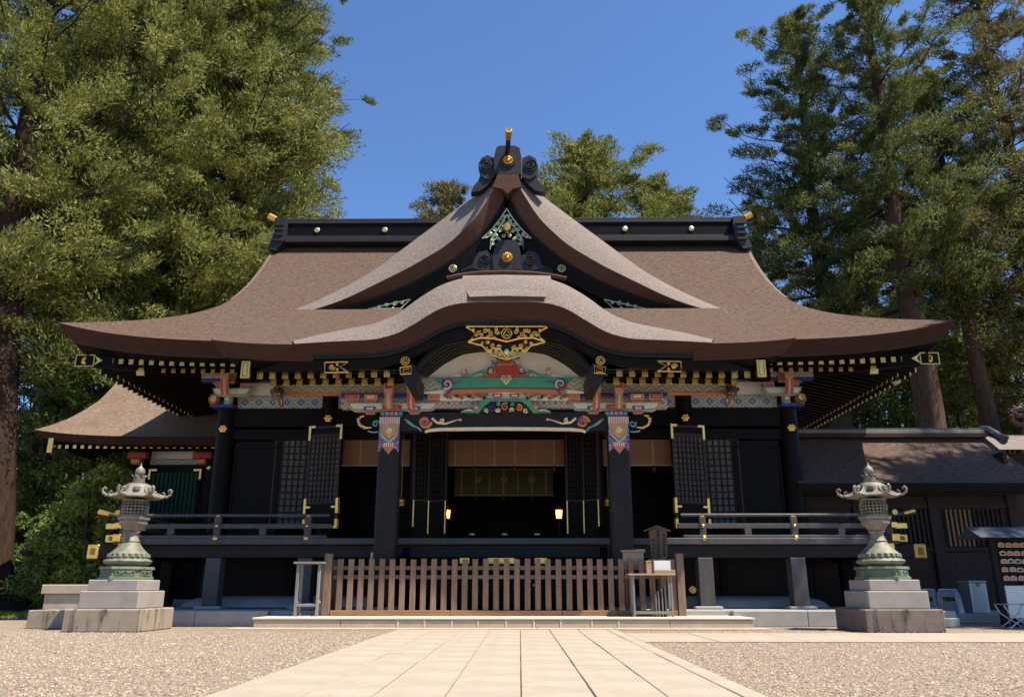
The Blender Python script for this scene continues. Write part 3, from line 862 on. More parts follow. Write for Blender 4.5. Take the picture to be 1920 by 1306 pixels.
# --- crest ornament at the apex of the dormer
def oni(name, cx, Y, zbase, w, h, parent, mat, pieces):
    """shaped ridge-end board with curls on both sides"""
    o = put(name, pieces, mat, parent, smooth=False)
    return o
A = lambda px, py, Y: (P(px, py, Y)[0], P(px, py, Y)[2])
Yo = 20.78
m = MB()
m.prism([A(928, 330, Yo), A(926, 300, Yo), A(931, 280, Yo), A(938, 277, Yo), A(965, 277, Yo), A(974, 281, Yo), A(978, 300, Yo), A(977, 330, Yo)], Yo - 0.12, Yo + 0.35)
crest = put('gable_crest', m, 'lacquer_tile', hall)
for sd in (-1, 1):
    cx = 953
    q = lambda px, py: A(cx + sd * abs(cx - px), py, Yo)
    m = MB(); m.prism([q(928, 330), q(927, 298), q(914, 292), q(902, 298), q(897, 312), q(901, 328), q(897, 340), q(888, 350), q(883, 362), q(902, 358), q(918, 345)], Yo - 0.04, Yo + 0.25); put('crest_wing', m, 'lacquer_tile', crest)
    m = MB(); c = q(912, 311)
    m.tube(spiral(c, 0.155, 0.03, 1.7, R(60), Yo - 0.06, 30, sd), taper(31, 0.035, 0.02), 6)
    m.tube(spiral(c, 0.205, 0.19, 0.55, R(100), Yo - 0.05, 14, -sd), 0.03, 6)
    m.tube([(*[(q(901, 330))[0]], Yo - .05, q(901, 330)[1]), (q(912, 338)[0], Yo - .06, q(912, 338)[1]), (q(926, 334)[0], Yo - .05, q(926, 334)[1])], 0.03, 6)
    put('crest_curl', m, 'lacquer_tile', crest, smooth=True)
m = MB(); f0, f1 = A(938, 291, Yo), A(968, 319, Yo)
m.lathe(((f0[0] + f1[0]) / 2, Yo - 0.12, (f0[1] + f1[1]) / 2), [(0.235, 0), (0.235, -0.03), (0.205, -0.035), (0.2, -0.02)], 8, rot=R(22.5), axis='y'); put('crest_frame', m, 'lacquer_tile', crest)
c = A(953, 305, Yo); chrysanthemum('chrysanthemum', c[0], Yo - 0.15, c[1], 0.155, crest)
# projecting bolster on the crest: black pole with gilt end
bt, bb = P(954, 245, 19.7), P(951, 288, 20.8)
m = MB(); pts = [Vector(bb) + (Vector(bt) - Vector(bb)) * t + Vector((0, 0, -0.10 * math.sin(math.pi * t))) for t in [k / 8 for k in range(9)]]
m.tube(pts[:7], 0.07, 12); bo = put('crest_bolster', m, 'lacquer_tile', hall, smooth=True)
m = MB(); e = pts[-1] + (pts[-1] - pts[-2]) * 0.2; m.tube([pts[6], pts[7], e], [0.078, 0.088, 0.10], 12); m.lathe((e[0], e[1], e[2]), [(0.07, 0.0), (0.07, -0.015)], 12, axis='y'); put('bolster_cap', m, 'gold', bo, smooth=True)
# dormer ridge running back
m = MB(); m.cbox(XC - 0.32, XC + 0.32, 20.95, 25.6, 12.65, 12.95, 0.02); m.cbox(XC - 0.22, XC + 0.22, 20.95, 25.6, 12.951, 13.12, 0.02); put('dormer_ridge', m, 'lacquer_tile', hall)

# --- gilt pendant, flower boss and lower crest inside the dormer
Yg = 20.95
m = MB(); cx = 950
tri = [(950, 391), (905, 447), (924, 444), (921, 470), (950, 440)]
for sd in (-1, 1):
    q = lambda px, py: A(cx + sd * abs(cx - px), py, Yg)
    def pl(*l): return [(q(a, b)[0], Yg, q(a, b)[1]) for a, b in l]
    m.tube(pl((950, 391), (938, 410), (922, 430), (904, 447), (913, 445), (923, 440)), 0.022, 5)
    m.tube(pl((950, 402), (942, 418), (930, 434), (920, 450), (919, 468), (924, 452), (935, 444)), 0.020, 5)
    for (px, py, r, a, s2) in ((945, 405, .05, 0, 1), (944, 414, .06, 1, -1), (936, 421, .07, 1, -1), (928, 430, .065, 2, 1), (919, 438, .055, 0, -1), (938, 432, .07, 3, 1), (930, 441, .065, 1.5, -1), (923, 448, .05, 1, 1), (945, 424, .06, 2.2, -1), (944, 442, .06, 1, 1), (925, 457, .045, 2, 1), (936, 448, .05, 0, 1), (912, 444, .03, 1, 1)):
        c = q(px, py); m.tube(spiral(c, r, 0.012, 1.5, a, Yg, 16, s2 * sd), 0.014, 5)
pend = put('gable_pendant', m, 'verdigris', hall, smooth=True)
c = A(951, 432, Yg); m = MB(); m.lathe((c[0], Yg - 0.02, c[1] + 0.03), [(0.12, 0.05), (0.13, 0.0), (0.115, -0.16), (0.10, -0.2), (0.02, -0.21)], 6, rot=R(30), axis='y', sy=1.35); put('gilt_boss', m, 'gold', pend)
Yl = 20.98
m = MB(); q = lambda px, py: A(px, py, Yl)
m.prism([q(925, 508), q(924, 480), q(930, 458), q(936, 452), q(966, 452), q(972, 458), q(977, 480), q(977, 508)], Yl - 0.08, Yl + 0.2); low = put('lower_crest', m, 'lacquer_tile', hall)
for sd in (-1, 1):
    q = lambda px, py: A(951 + sd * abs(951 - px), py, Yl)
    m = MB(); m.prism([q(925, 508), q(924, 480), q(912, 470), q(898, 473), q(890, 484), q(886, 497), q(866, 506), q(866, 513), q(900, 512)], Yl - 0.03, Yl + 0.15); put('crest_wing', m, 'lacquer_tile', low)
    m = MB(); c = q(908, 488); m.tube(spiral(c, 0.16, 0.03, 1.8, R(-60), Yl - 0.05, 32, -sd), taper(33, 0.03, 0.018), 6)
    m.tube([(q(a, b)[0], Yl - .04, q(a, b)[1]) for a, b in ((866, 509), (882, 503), (896, 506), (915, 509))], 0.028, 6); put('crest_curl', m, 'lacquer_worn', low, smooth=True)
    c = q(849, 503); tomoe('roof_crest', c[0], 20.98, c[1], 0.105, hall, 'gold_pale')
    # corner filigree low in the gable
    q = lambda px, py: A(951 + sd * abs(951 - px), py, YD + 0.30)
    def pl(*l): return [(q(a, b)[0], YD + 0.22, q(a, b)[1]) for a, b in l]
    m = MB(); m.tube(pl((690, 581), (770, 563), (752, 580), (690, 581)), 0.018, 5)
    for (px, py, r, a, s2) in ((712, 576, .05, 0, 1), (726, 573, .06, 2, -1), (741, 570, .075, 1, 1), (755, 569, .05, 2, -1), (738, 578, .03, 0, 1)):
        c = q(px, py); m.tube(spiral(c, r, 0.01, 1.5, a, YD + 0.22, 16, s2 * sd), 0.013, 5)
    put('corner_filigree', m, 'verdigris', hall, smooth=True)
c = A(951, 485, Yl); chrysanthemum('chrysanthemum', c[0], Yl - 0.10, c[1], 0.165, low)
# curved sill below the crest
m = MB(); pts = [A(a, b, 20.9) for a, b in ((838, 522), (860, 517), (900, 512), (950, 511), (1000, 513), (1040, 518), (1062, 523))]
m.tube([(x, 20.9, z) for x, z in pts], 0.07, 6); put('gable_sill', m, 'bark_edge_light', hall, smooth=True)

# ================================================================== porch roof
YK, ZK, KX = 15.2, 5.43, 5.92
def porch_pt(u, t):
    y = YK + t * (20.6 - YK)
    return (XC + u * (KX + 0.0 * t), y, ZK + 0.40 * (y - YK) + 0.018 * (y - YK) ** 2 + 0.12 * (1 - t) ** 3 * abs(u) ** 8)
m = MB()
GAP = 3.86                                  # the undulating gable takes the middle
for sd in (-1, 1): m.grid([[porch_pt(sd * (GAP / KX + (1 - GAP / KX) * i / 20), j / 16) for i in range(21)] for j in range(17)], flip=sd < 0)
m.grid([[porch_pt(-GAP / KX + 2 * GAP / KX * i / 20, .36 + .64 * j / 10) for i in range(21)] for j in range(11)])
put('porch_roof', m, 'bark_roof', hall, smooth=True)
def prow(inset, dz, k=1.0):
    return [[(XC + sd * (GAP + (KX - inset - GAP) * i / 20), YK + inset, ZK + dz + 0.12 * k * abs((GAP + (KX - GAP) * i / 20) / KX) ** 8) for i in range(21)] for sd in (-1, 1)]
def pside(sd, inset, dz, k=1.0):
    out = []
    for j in range(17):
        p = porch_pt(sd, j / 16); out.append((XC + sd * (KX - inset), p[1] + (inset if j == 0 else 0), p[2] + dz + (0.12 * (k - 1) if j == 0 else 0)))
    return out
def porch_band(name, mat, a, b):
    for k_, sd in enumerate((-1, 1)):
        m = MB(); m.grid([prow(*b)[k_], prow(*a)[k_]]); m.grid([pside(sd, *b), pside(sd, *a)], flip=sd > 0); put(name, m, mat, hall)
    return None
porch_band('porch_edge', 'bark_edge', (0, 0, 1), (0.20, -0.25, 0.9))
porch_band('porch_batten', 'brown_wood', (0.202, -0.25, 0.9), (0.24, -0.285, 0.9))
porch_band('porch_board', 'lacquer', (0.242, -0.287, .9), (0.44, -0.42, 0.7))
for sd in (-1, 1):
    m = MB(); xa, xb = XC + sd * 1.95, XC + sd * (KX - .4); m.add([(xa, 15.6, 5.03), (xb, 15.6, 5.03), (xb, 19.2, 6.1), (xa, 19.2, 6.1)], [(0, 1, 2, 3)]); put('porch_soffit', m, 'lacquer', hall)
# side boards of the porch with tall gilt plates
for sd in (-1, 1):
    a = XC + sd * 5.42
    m = MB(); m.grid([[(a, 15.5 + 3.2 * t, 5.30 + 1.35 * t) for t in (0, .25, .5, .75, 1)], [(a, 15.5 + 3.2 * t, 4.72 + 1.45 * t - 0.25 * math.sin(3 * t)) for t in (0, .25, .5, .75, 1)]]); m.grid([[(a - sd * .1, 15.5 + 3.2 * t, 5.30 + 1.35 * t) for t in (0, .25, .5, .75, 1)], [(a - sd * .1, 15.5 + 3.2 * t, 4.72 + 1.45 * t - 0.25 * math.sin(3 * t)) for t in (0, .25, .5, .75, 1)]])
    put('porch_side_board', m, 'lacquer', hall)
    p, q = ML(454, 677, 15.45, sd), ML(467, 709, 15.45, sd); x0, x1 = sorted((p[0], q[0]))
    m = MB(); m.cbox(x0, x1, 15.42, 15.52, q[2], p[2], 0.008); pt_ = put('tall_plate', m, 'gold', hall)
    m = MB(); t = 0.012; xa, xb, za, zb2 = x0 + .035, x1 - .035, q[2] + .035, p[2] - .035
    m.box(xa, xa + t, 15.412, 15.42, za, zb2); m.box(xb - t, xb, 15.412, 15.42, za, zb2); m.box(xa + t, xb - t, 15.412, 15.42, za, za + t); m.box(xa + t, xb - t, 15.412, 15.42, zb2 - t, zb2); put('plate_groove', m, 'gold_dark', pt_)
    # porch rafters
    for k in range(11):
        x = P(487 + 23.8 * k, 701, 15.75)[0] - XC
        if k < 11: rafter(XC - sd * x, 15.78, 4.935 + 0.004 * k, 1.6, 0.42, 0.10, 0.11, 0.125, 0.14)
    for k in range(10):
        x = P(513 + 24.4 * k, 717, 16.15)[0] - XC
        rafter(XC - sd * x, 16.15, 4.885 + 0.002 * k, 1.5, 0.40, 0.10, 0.11, 0.125, 0.16)
    m = MB(); xi, xo = sorted((XC + sd * 2.0, XC + sd * 5.35)); m.box(xi, xo, 15.80, 15.9, 5.0, 5.05); m.box(xi, xo, 16.17, 16.3, 4.96, 5.02); put('eave_rail', m, 'lacquer', hall)

# ================================================================== undulating front gable
lip_px = [(552, 644), (600, 641), (640, 639), (704.6, 636), (746.5, 624.6), (785, 602), (821, 579), (850, 569.7), (872, 566.5), (947.5, 566)]
out_px = [(548, 642), (595, 629), (640, 620), (704, 607), (746, 589), (783, 560), (824, 535), (865, 521), (905, 517.5), (947.5, 517)]
bot_px = [(562, 665), (600, 664), (640, 663), (705, 661), (746, 654), (785, 638), (821, 617), (850, 605), (872, 601), (947.5, 600)]
bar_px = [(480, 697), (560, 696), (640, 694), (700, 692), (745, 684), (779, 669), (808, 652), (834, 641), (866, 634), (947.5, 630)]
YG = 15.12; YGo = 15.95
def kcurve(pxs, Y, n=44):
    c = curve(pxs, Y, n); return [(min(x, 0.0), z) for x, z in c[:-1]] + [(0.0, c[-1][1])]
kl, ko, kb, kk = kcurve(lip_px, YG), kcurve(out_px, YGo), kcurve(bot_px, YG + 0.25), kcurve(bar_px, YG + 0.42)
def full(c): return [(XC + x, z) for x, z in c] + [(XC - x, z) for x, z in c[::-1][1:]]
rows = []
for (ix, iz), (ox, oz) in zip(full(kl), full(ko)):
    row = [(ix, YG + 0.03, iz - 0.015), (ix, YG, iz)]
    for t in (0.15, 0.35, 0.6, 0.85): row.append((ix + (ox - ix) * t, YG + (YGo - YG) * t ** 1.1, iz + (oz - iz) * (1 - (1 - t) ** 1.5)))
    yb = 17.0 + 4.6 * max(0, min(1, (oz - 5.7) / 1.2))
    row += [(ox, YGo, oz), (ox, YGo + 0.3, oz + 0.02), (ox, yb, oz + 0.02)]
    rows.append(row)
m = MB(); m.grid([r[:7] for r in rows], flip=True); put('porch_gable_verge', m, 'bark_verge', hall, smooth=True)
m = MB(); m.grid([r[6:] for r in rows], flip=True); put('porch_gable_roof', m, 'bark_roof', hall, smooth=True)
m = MB(); m.grid([[(ix, YG + .004, iz - 0.004), (ix * .5 + bx * .5, YG + 0.09, iz * .5 + bz * .5), (bx, YG + 0.25, bz)] for (ix, iz), (bx, bz) in zip(full(kl), full(kb))]); put('porch_gable_edge', m, 'bark_edge', hall, smooth=True)
m = MB(); a_, b_ = full(kb), full(kk)
m.grid([[(x, YG + 0.24, z) for x, z in a_], [(x, YG + 0.245, z - 0.045) for x, z in a_]]); m.grid([[(x, YG + 0.27, z - 0.045) for x, z in a_], [(x, YG + 0.275, z - 0.09) for x, z in a_]]); put('gable_batten', m, 'lacquer_worn', hall, smooth=True)
m = MB(); m.grid([[(x, YG + 0.34, z) for x, z in a_], [(x, YG + 0.36, z) for x, z in b_], [(x, YG + 0.46, z) for x, z in b_]]); put('porch_barge_board', m, 'lacquer', hall, smooth=True)
# box ridge at the crown of the undulating gable
m = MB(); p0, p1, p2, p3 = A(866, 528, 15.75), A(1034, 528, 15.75), A(1024, 556, 15.1), A(880, 556, 15.1)
b0, b1 = A(868, 519, 16.6), A(1032, 519, 16.6)
m.grid([[(p3[0], 15.1, p3[1]), (XC, 15.08, p3[1] + .01), (p2[0], 15.1, p2[1])], [(p0[0], 15.7, p0[1]), (XC, 15.7, p0[1] + .02), (p1[0], 15.7, p1[1])], [(b0[0], 16.6, b0[1] + .03), (XC, 16.6, b0[1] + .05), (b1[0], 16.6, b1[1] + .03)]])
put('porch_ridge', m, 'bark_verge', hall)
m = MB(); m.grid([[(p3[0] + .02, 15.10, p3[1]), (p2[0] - .02, 15.10, p2[1])], [(p3[0] + .06, 15.16, p3[1] - .09), (p2[0] - .06, 15.16, p2[1] - .09)]]); put('ridge_lip', m, 'bark_edge_light', hall)

# arched ribs under the gable, receding to the white panel
rib_o = [(776, 704), (808, 667), (834, 648), (866, 640), (947.5, 636)]
rib_i = [(801, 706), (818, 692), (834, 680), (866, 663), (898, 658), (947.5, 657)]
co_, ci2 = kcurve(rib_o, 15.75), kcurve(rib_i, 16.62)
for k in range(6):
    t = k / 5; Y = 15.72 + 0.9 * t
    cv = [(a[0] + (b[0] - a[0]) * t, a[1] + (b[1] - a[1]) * t) for a, b in zip(co_, ci2)]
    cv = full(cv); m = MB()
    m.grid([[(x, Y, z + 0.16) for x, z in cv], [(x, Y, z) for x, z in cv], [(x, Y + 0.10, z) for x, z in cv], [(x, Y + 0.10, z + 0.16) for x, z in cv]], flip=True)
    put('arch_rib', m, 'lacquer_worn' if k % 1 == 0 else 'lacquer', hall, smooth=True)
m = MB(); m.grid([[(x, 15.7, z + 0.10) for x, z in full(co_)], [(x, 16.75, z + 0.08) for x, z in full(ci2)]]); put('arch_ceiling', m, 'lacquer', hall, smooth=True)
m = MB(); bzs = [P(947, 712, 16.72)[2]] * 2; cv = full(ci2)
m.prism([(x, z + 0.06) for x, z in cv] + [(cv[-1][0] + .1, bzs[0] - .3), (cv[0][0] - .1, bzs[0] - .3)], 16.70, 16.76); put('plaster_panel', m, 'plaster', hall)
# side filler: dark boards between the barge board ends and rib feet
for sd in (-1, 1):
    m = MB(); q = lambda px, py, Y: (ML(px, py, Y, sd)[0], ML(px, py, Y, sd)[2])
    m.prism([q(752, 700, 16.0), q(779, 690, 16.0), q(790, 712, 16.0), q(784, 735, 16.0), q(770, 735, 16.0)], 15.6, 16.75); put('rib_foot', m, 'lacquer_worn', hall)
    # gilt key-shaped end plate and crest roundel on the barge board
    m = MB(); a1 = [q(750, 689, 15.5), q(771, 686, 15.5), q(771, 700, 15.5), q(751, 701, 15.5)]
    m.tube([(x, 15.5, z) for x, z in a1], 0.016, 5, closed=True); a2 = [q(756, 693, 15.5), q(767, 690, 15.5), q(767, 697, 15.5), q(756, 698, 15.5)]; m.tube([(x, 15.5, z) for x, z in a2], 0.010, 5, closed=True); put('end_plate', m, 'gold', hall)
    c = q(760, 677, 15.44); tomoe('barge_crest', c[0], 15.415, c[1], 0.085, hall)
    # gilt openwork shoe with forked tail
    def pl(*l): return [(q(a, b, 15.4)[0], 15.40, q(a, b, 15.4)[1]) for a, b in l]
    m = MB(); m.tube(pl((609, 679), (653, 678), (645, 683), (636, 687), (645, 692), (653, 697), (609, 698), (609, 679)), 0.016, 5)
    for (px, py, r, a, s2) in ((622, 688, .07, 0, 1), (622, 688, .05, 3, 1), (633, 683, .03, 1, -1), (632, 693, .03, 2, 1)):
        c = q(px, py, 15.4); m.tube(spiral(c, r, .01, 1.5, a, 15.40, 14, s2 * sd), .011, 5)
    put('forked_shoe', m, 'gold', hall, smooth=True)

# gilt openwork plaque hanging in the middle of the arch
Yq = 15.44
def q(px, py): return A(px, py, Yq)
m = MB()
def pl(l): return [(q(a, b)[0], Yq, q(a, b)[1]) for a, b in l]
m.tube(pl([(874, 612), (1026, 612)]), 0.022, 6); m.tube(pl([(874, 613), (890, 622), (886, 634), (878, 640)]), 0.02, 5); m.tube(pl([(1026, 613), (1010, 622), (1014, 634), (1022, 640)]), 0.02, 5)
m.tube(pl([(878, 640), (900, 633), (925, 634), (950, 640), (975, 634), (1000, 633), (1022, 640)]), 0.024, 5)
m.tube(pl([(878, 641), (905, 648), (915, 660), (925, 652), (938, 655), (950, 672)]), 0.026, 6); m.tube(pl([(1022, 641), (995, 648), (985, 660), (975, 652), (962, 655), (950, 672)]), 0.026, 6)
m.tube(pl([(912, 650), (922, 666), (950, 674), (978, 666), (988, 650)]), 0.02, 6)
pq = put('gilt_plaque', m, 'gold', hall, smooth=True)
c = q(950, 625); tomoe('plaque_crest', c[0], Yq - 0.01, c[1], 0.105, pq)
for sd in (-1, 1):
    m = MB()
    for (dx, py, r, a, s2) in ((18, 622, .055, 0, 1), (29, 626, .06, 1, -1), (41, 620, .05, 2, 1), (52, 624, .055, 0.5, -1), (63, 619, .035, 2, 1), (36, 631, .03, 1, 1), (22, 633, .035, 2, -1), (14, 650, .05, 3, 1), (26, 648, .05, 1, -1), (12, 662, .045, 2, -1), (48, 632, .03, 0, 1), (20, 617, .03, 1, 1), (47, 628, .035, 2, 1), (57, 628, .03, 1, -1), (34, 619, .035, 0, -1), (36, 641, .04, 1, 1), (46, 643, .03, 0, -1), (20, 656, .035, 0, 1), (30, 657, .03, 2, -1)):
        c = q(950 + sd * dx, py); m.tube(spiral(c, r, .01, 1.5, a, Yq, 16, s2 * sd), .013, 5)
    put('plaque_scrollwork', m, 'gold', pq, smooth=True)
c = q(950, 660); m = MB(); m.lathe((c[0], Yq - .01, c[1]), [(0.05, 0.02), (0.05, -0.02), (0.02, -0.035)], 10, axis='y', sy=1.3); put('plaque_heart', m, 'gold_pale', pq)

# ================================================================== porch frame: pillars, beams, painted brackets
YP = 17.0
PXL = abs((P(724, 1045, YP)[0] + P(732, 850, YP)[0]) / 2 - XC); PXL = 2.47
def bx(name, x0, x1, y0, y1, z0, z1, mat, parent=hall, c=0.012):
    if x0 > x1: x0, x1 = x1, x0
    m = MB(); m.cbox(x0, x1, y0, y1, z0, z1, c); return put(name, m, mat, parent)
def zat(py, Y): return P(947, py, Y)[2]
def plate(parent, name, poly, Y, mat, t=0.006):
    m = MB(); m.prism(poly, Y - t, Y + 0.004); return put(name, m, mat, parent)
ZPT = zat(772, 16.78)
for sd in (-1, 1):
    px = XC + sd * PXL; hwid = 0.225
    # square pillar with chamfered corners on a stone foot
    m = MB(); m.cbox(px - hwid, px + hwid, YP - hwid, YP + hwid, 0.36, ZPT, 0.045); pil = put('porch_pillar', m, 'lacquer_worn', hall)
    bx('pillar_foot', px - 0.34, px + 0.34, YP - 0.34, YP + 0.34, 0.20, 0.36, 'podium_stone', pil, 0.03)
    Yf = YP - hwid
    z = lambda py: zat(py, Yf)
    w = hwid - 0.003
    plate(pil, 'painted_cloth', [(px - w, z(781)), (px + w, z(781)), (px + w, z(848)), (px + 0.12, z(838)), (px, z(851)), (px - 0.12, z(838)), (px - w, z(848))], Yf, 'brocade')
    plate(pil, 'painted_fringe', [(px - w, z(781)), (px + w, z(781)), (px + w, z(794)), (px - w, z(794))], Yf - 0.007, 'pillar_stripes')
    plate(pil, 'painted_tongue', [(px - 0.15, z(831)), (px + 0.15, z(831)), (px + 0.12, z(838)), (px, z(850)), (px - 0.12, z(838))], Yf - 0.007, 'paint_coral')
    plate(pil, 'painted_shield', [(px - 0.20, z(795)), (px + 0.20, z(795)), (px + 0.17, z(815)), (px + 0.08, z(824)), (px, z(829)), (px - 0.08, z(824)), (px - 0.17, z(815))], Yf - 0.007, 'paint_white')
    plate(pil, 'painted_shield', [(px - 0.185, z(796)), (px + 0.185, z(796)), (px + 0.155, z(814)), (px + 0.07, z(822)), (px, z(827)), (px - 0.07, z(822)), (px - 0.155, z(814))], Yf - 0.014, 'paint_green')
    plate(pil, 'painted_shield', [(px - 0.165, z(796.5)), (px + 0.165, z(796.5)), (px + 0.13, z(813)), (px, z(822)), (px - 0.13, z(813))], Yf - 0.021, 'paint_orange')
    c = z(806); m = MB(); m.lathe((px, Yf - 0.03, c), [(0.075, 0.01), (0.07, -0.01), (0.055, -0.012), (0.05, 0.0)], 16, axis='y'); m.lathe((px, Yf - 0.03, c), [(0.035, 0.01), (0.03, -0.015), (0.005, -0.02)], 10, axis='y'); put('pillar_rosette', m, 'gold_pale', pil, smooth=True)
    for k in range(5):
        xx = px - 0.09 + 0.045 * k; plate(pil, 'painted_tassel', [(xx - 0.012, z(829)), (xx + 0.012, z(829)), (xx + 0.012, z(836)), (xx - 0.012, z(836))], Yf - 0.012, 'paint_cream')
# stair-side tie beams from pillar to hall
for sd in (-1, 1):
    m = MB(); xx = XC + sd * PXL
    pts = [(YP + 0.2, 4.2), (18.2, 4.55), (19.3, 4.75), (20.2, 4.6)]
    m.grid([[(xx - .13, y, zz + .2) for y, zz in pts], [(xx + .13, y, zz + .2) for y, zz in pts], [(xx + .13, y, zz - .2) for y, zz in pts], [(xx - .13, y, zz - .2) for y, zz in pts], [(xx - .13, y, zz + .2) for y, zz in pts]]); put('tie_beam', m, 'lacquer', hall)

# rainbow beam between the pillars
x0, x1 = XC - PXL + 0.23, XC + PXL - 0.23
zt, zb1 = zat(774, 16.85), zat(809, 16.85)
n = 28; top, bot = [], []
for i in range(n + 1):
    t = -1 + 2 * i / n; top.append((XC + t * (x1 - x0) / 2, zt + 0.03 * (1 - t * t))); bot.append((XC + t * (x1 - x0) / 2, zb1 + 0.06 * (1 - t ** 4)))
m = MB(); m.prism(top + bot[::-1], 16.85, 17.15); rb = put('rainbow_beam', m, 'lacquer_worn', hall)
m = MB(); cp = [P(a, b, 16.84) for a, b in ((797, 809), (806, 806), (825, 804), (880, 803), (947, 802.5), (1015, 803), (1070, 804), (1090, 806), (1098, 809))]
up_ = [(p[0], p[2] + 0.025) for p in cp]; dn = [(p[0], p[2] - 0.03 - 0.02 * math.sin(math.pi * i / 8)) for i, p in enumerate(cp)]
m.prism(up_ + dn[::-1], 16.82, 16.86); put('beam_edging', m, 'paint_cream', rb)
for sd in (-1, 1):
    def w3(px, py, Y=16.83): p = ML(px, py, Y, sd); return (p[0], Y, p[2])
    c = w3(797, 791)
    for k, (mat, r, a) in enumerate((('paint_orange', 0.135, 0), ('paint_purple', 0.10, 1.6), ('paint_coral', 0.105, 3.4))):
        m = MB(); sp = spiral((c[0], c[2]), r, 0.02, 1.15, a, 16.825 - 0.006 * k, 26, sd); m.tube(sp, taper(27, 0.034, 0.015), 6); put('painted_scroll', m, mat, rb, smooth=True)
    m = MB(); m.tube([w3(810, 784), w3(820, 792), w3(835, 794), w3(850, 789), w3(864, 785)], [0.03, 0.028, 0.022, 0.014, 0.008], 6); m.tube(spiral((w3(828, 788)[0], w3(828, 788)[2]), .05, .012, 1.3, 1, 16.82, 16, sd), .016, 5); m.tube(spiral((w3(863, 787)[0], w3(863, 787)[2]), .028, .008, 1.0, 1, 16.82, 10, sd), .009, 5); put('painted_tendril', m, 'paint_cream', rb, smooth=True)
    m = MB(); m.tube([w3(759, 785), w3(766, 791), w3(774, 797), w3(782, 801)], [0.012, 0.034, 0.03, 0.012], 6); m.tube([w3(782, 800), w3(788, 805), w3(790, 809)], [0.02, 0.022, 0.008], 6); put('painted_leaf', m, 'paint_teal', rb, smooth=True)
    # nosing carved as a curled snout outside the pillar
    m = MB(); m.prism([(w3(712, 777)[0], w3(712, 777)[2]), (w3(684, 777)[0], w3(684, 777)[2]), (w3(675, 783)[0], w3(675, 783)[2]), (w3(678, 794)[0], w3(678, 794)[2]), (w3(692, 802)[0], w3(692, 802)[2]), (w3(712, 805)[0], w3(712, 805)[2])], 16.88, 17.1); ns = put('beam_nosing', m, 'lacquer', hall)
    m = MB(); m.tube([w3(683, 779, 16.85), w3(675, 781, 16.85), w3(672, 789, 16.85), w3(676, 797, 16.85), w3(687, 802, 16.85), w3(697, 801, 16.85)], [0.02, 0.032, 0.036, 0.036, 0.034, 0.015], 7); put('gilt_mane', m, 'gold', ns, smooth=True)
    m = MB(); 
    for (a, b) in ((671, 785), (671, 790), (673, 795), (677, 799), (683, 802)): p = w3(a, b, 16.83); m.lathe(p, [(0.022, 0.02), (0.024, -0.01), (0.008, -0.03)], 8, axis='y')
    put('mane_curls', m, 'gold_pale', ns, smooth=True)
    m = MB(); c = w3(704, 794); m.tube(spiral((c[0], c[2]), 0.075, 0.02, 1.1, 0.4, 16.86, 18, -sd), taper(19, 0.026, 0.012), 6); m.tube([w3(690, 808, 16.86), w3(700, 810, 16.86), w3(709, 809, 16.86)], 0.018, 5); put('nosing_curl', m, 'paint_teal', ns, smooth=True)

def block(px0, px1, py0, py1, Y, sd, body, inner, rim='paint_white', dep=0.22, foot=True, nm='bearing_block'):
    """painted bearing block with pale rim, inner bar and tapering foot"""
    a, b = ML(px0, py0, Y, sd), ML(px1, py1, Y, sd); x0, x1 = sorted((a[0], b[0])); z0, z1 = b[2], a[2]
    o = bx(nm, x0, x1, Y, Y + dep, z0, z1, rim, hall, 0.008)
    e = 0.010
    plate(o, 'block_face', [(x0 + e, z0 + e), (x1 - e, z0 + e), (x1 - e, z1 - e), (x0 + e, z1 - e)], Y - 0.004, body)
    ex, ez = (x1 - x0) * 0.22, (z1 - z0) * 0.30
    plate(o, 'block_inlay', [(x0 + ex, z0 + ez), (x1 - ex, z0 + ez), (x1 - ex, z1 - ez), (x0 + ex, z1 - ez)], Y - 0.009, inner)
    if foot:
        m = MB(); h = (z1 - z0) * 0.62; k = (x1 - x0) * 0.16
        m.add([(x0, Y + 0.005, z0), (x1, Y + 0.005, z0), (x1, Y + dep, z0), (x0, Y + dep, z0), (x0 + k, Y + 0.05, z0 - h), (x1 - k, Y + 0.05, z0 - h), (x1 - k, Y + dep - .04, z0 - h), (x0 + k, Y + dep - .04, z0 - h)],
              [(0, 1, 2, 3), (4, 7, 6, 5), (0, 4, 5, 1), (1, 5, 6, 2), (2, 6, 7, 3), (3, 7, 4, 0)]); put('block_foot', m, 'paint_pink', o)
        m = MB(); nt_ = 4
        for i in range(nt_):
            xa = x0 + k * .6 + (x1 - x0 - 1.2 * k) * i / nt_; xb_ = x0 + k * .6 + (x1 - x0 - 1.2 * k) * (i + 1) / nt_
            m.prism([(xa, z0 - 0.002), (xb_, z0 - 0.002), ((xa + xb_) / 2, z0 - h * .75)], Y - 0.001, Y + 0.02)
        put('foot_zigzag', m, 'paint_red', o)
    return o
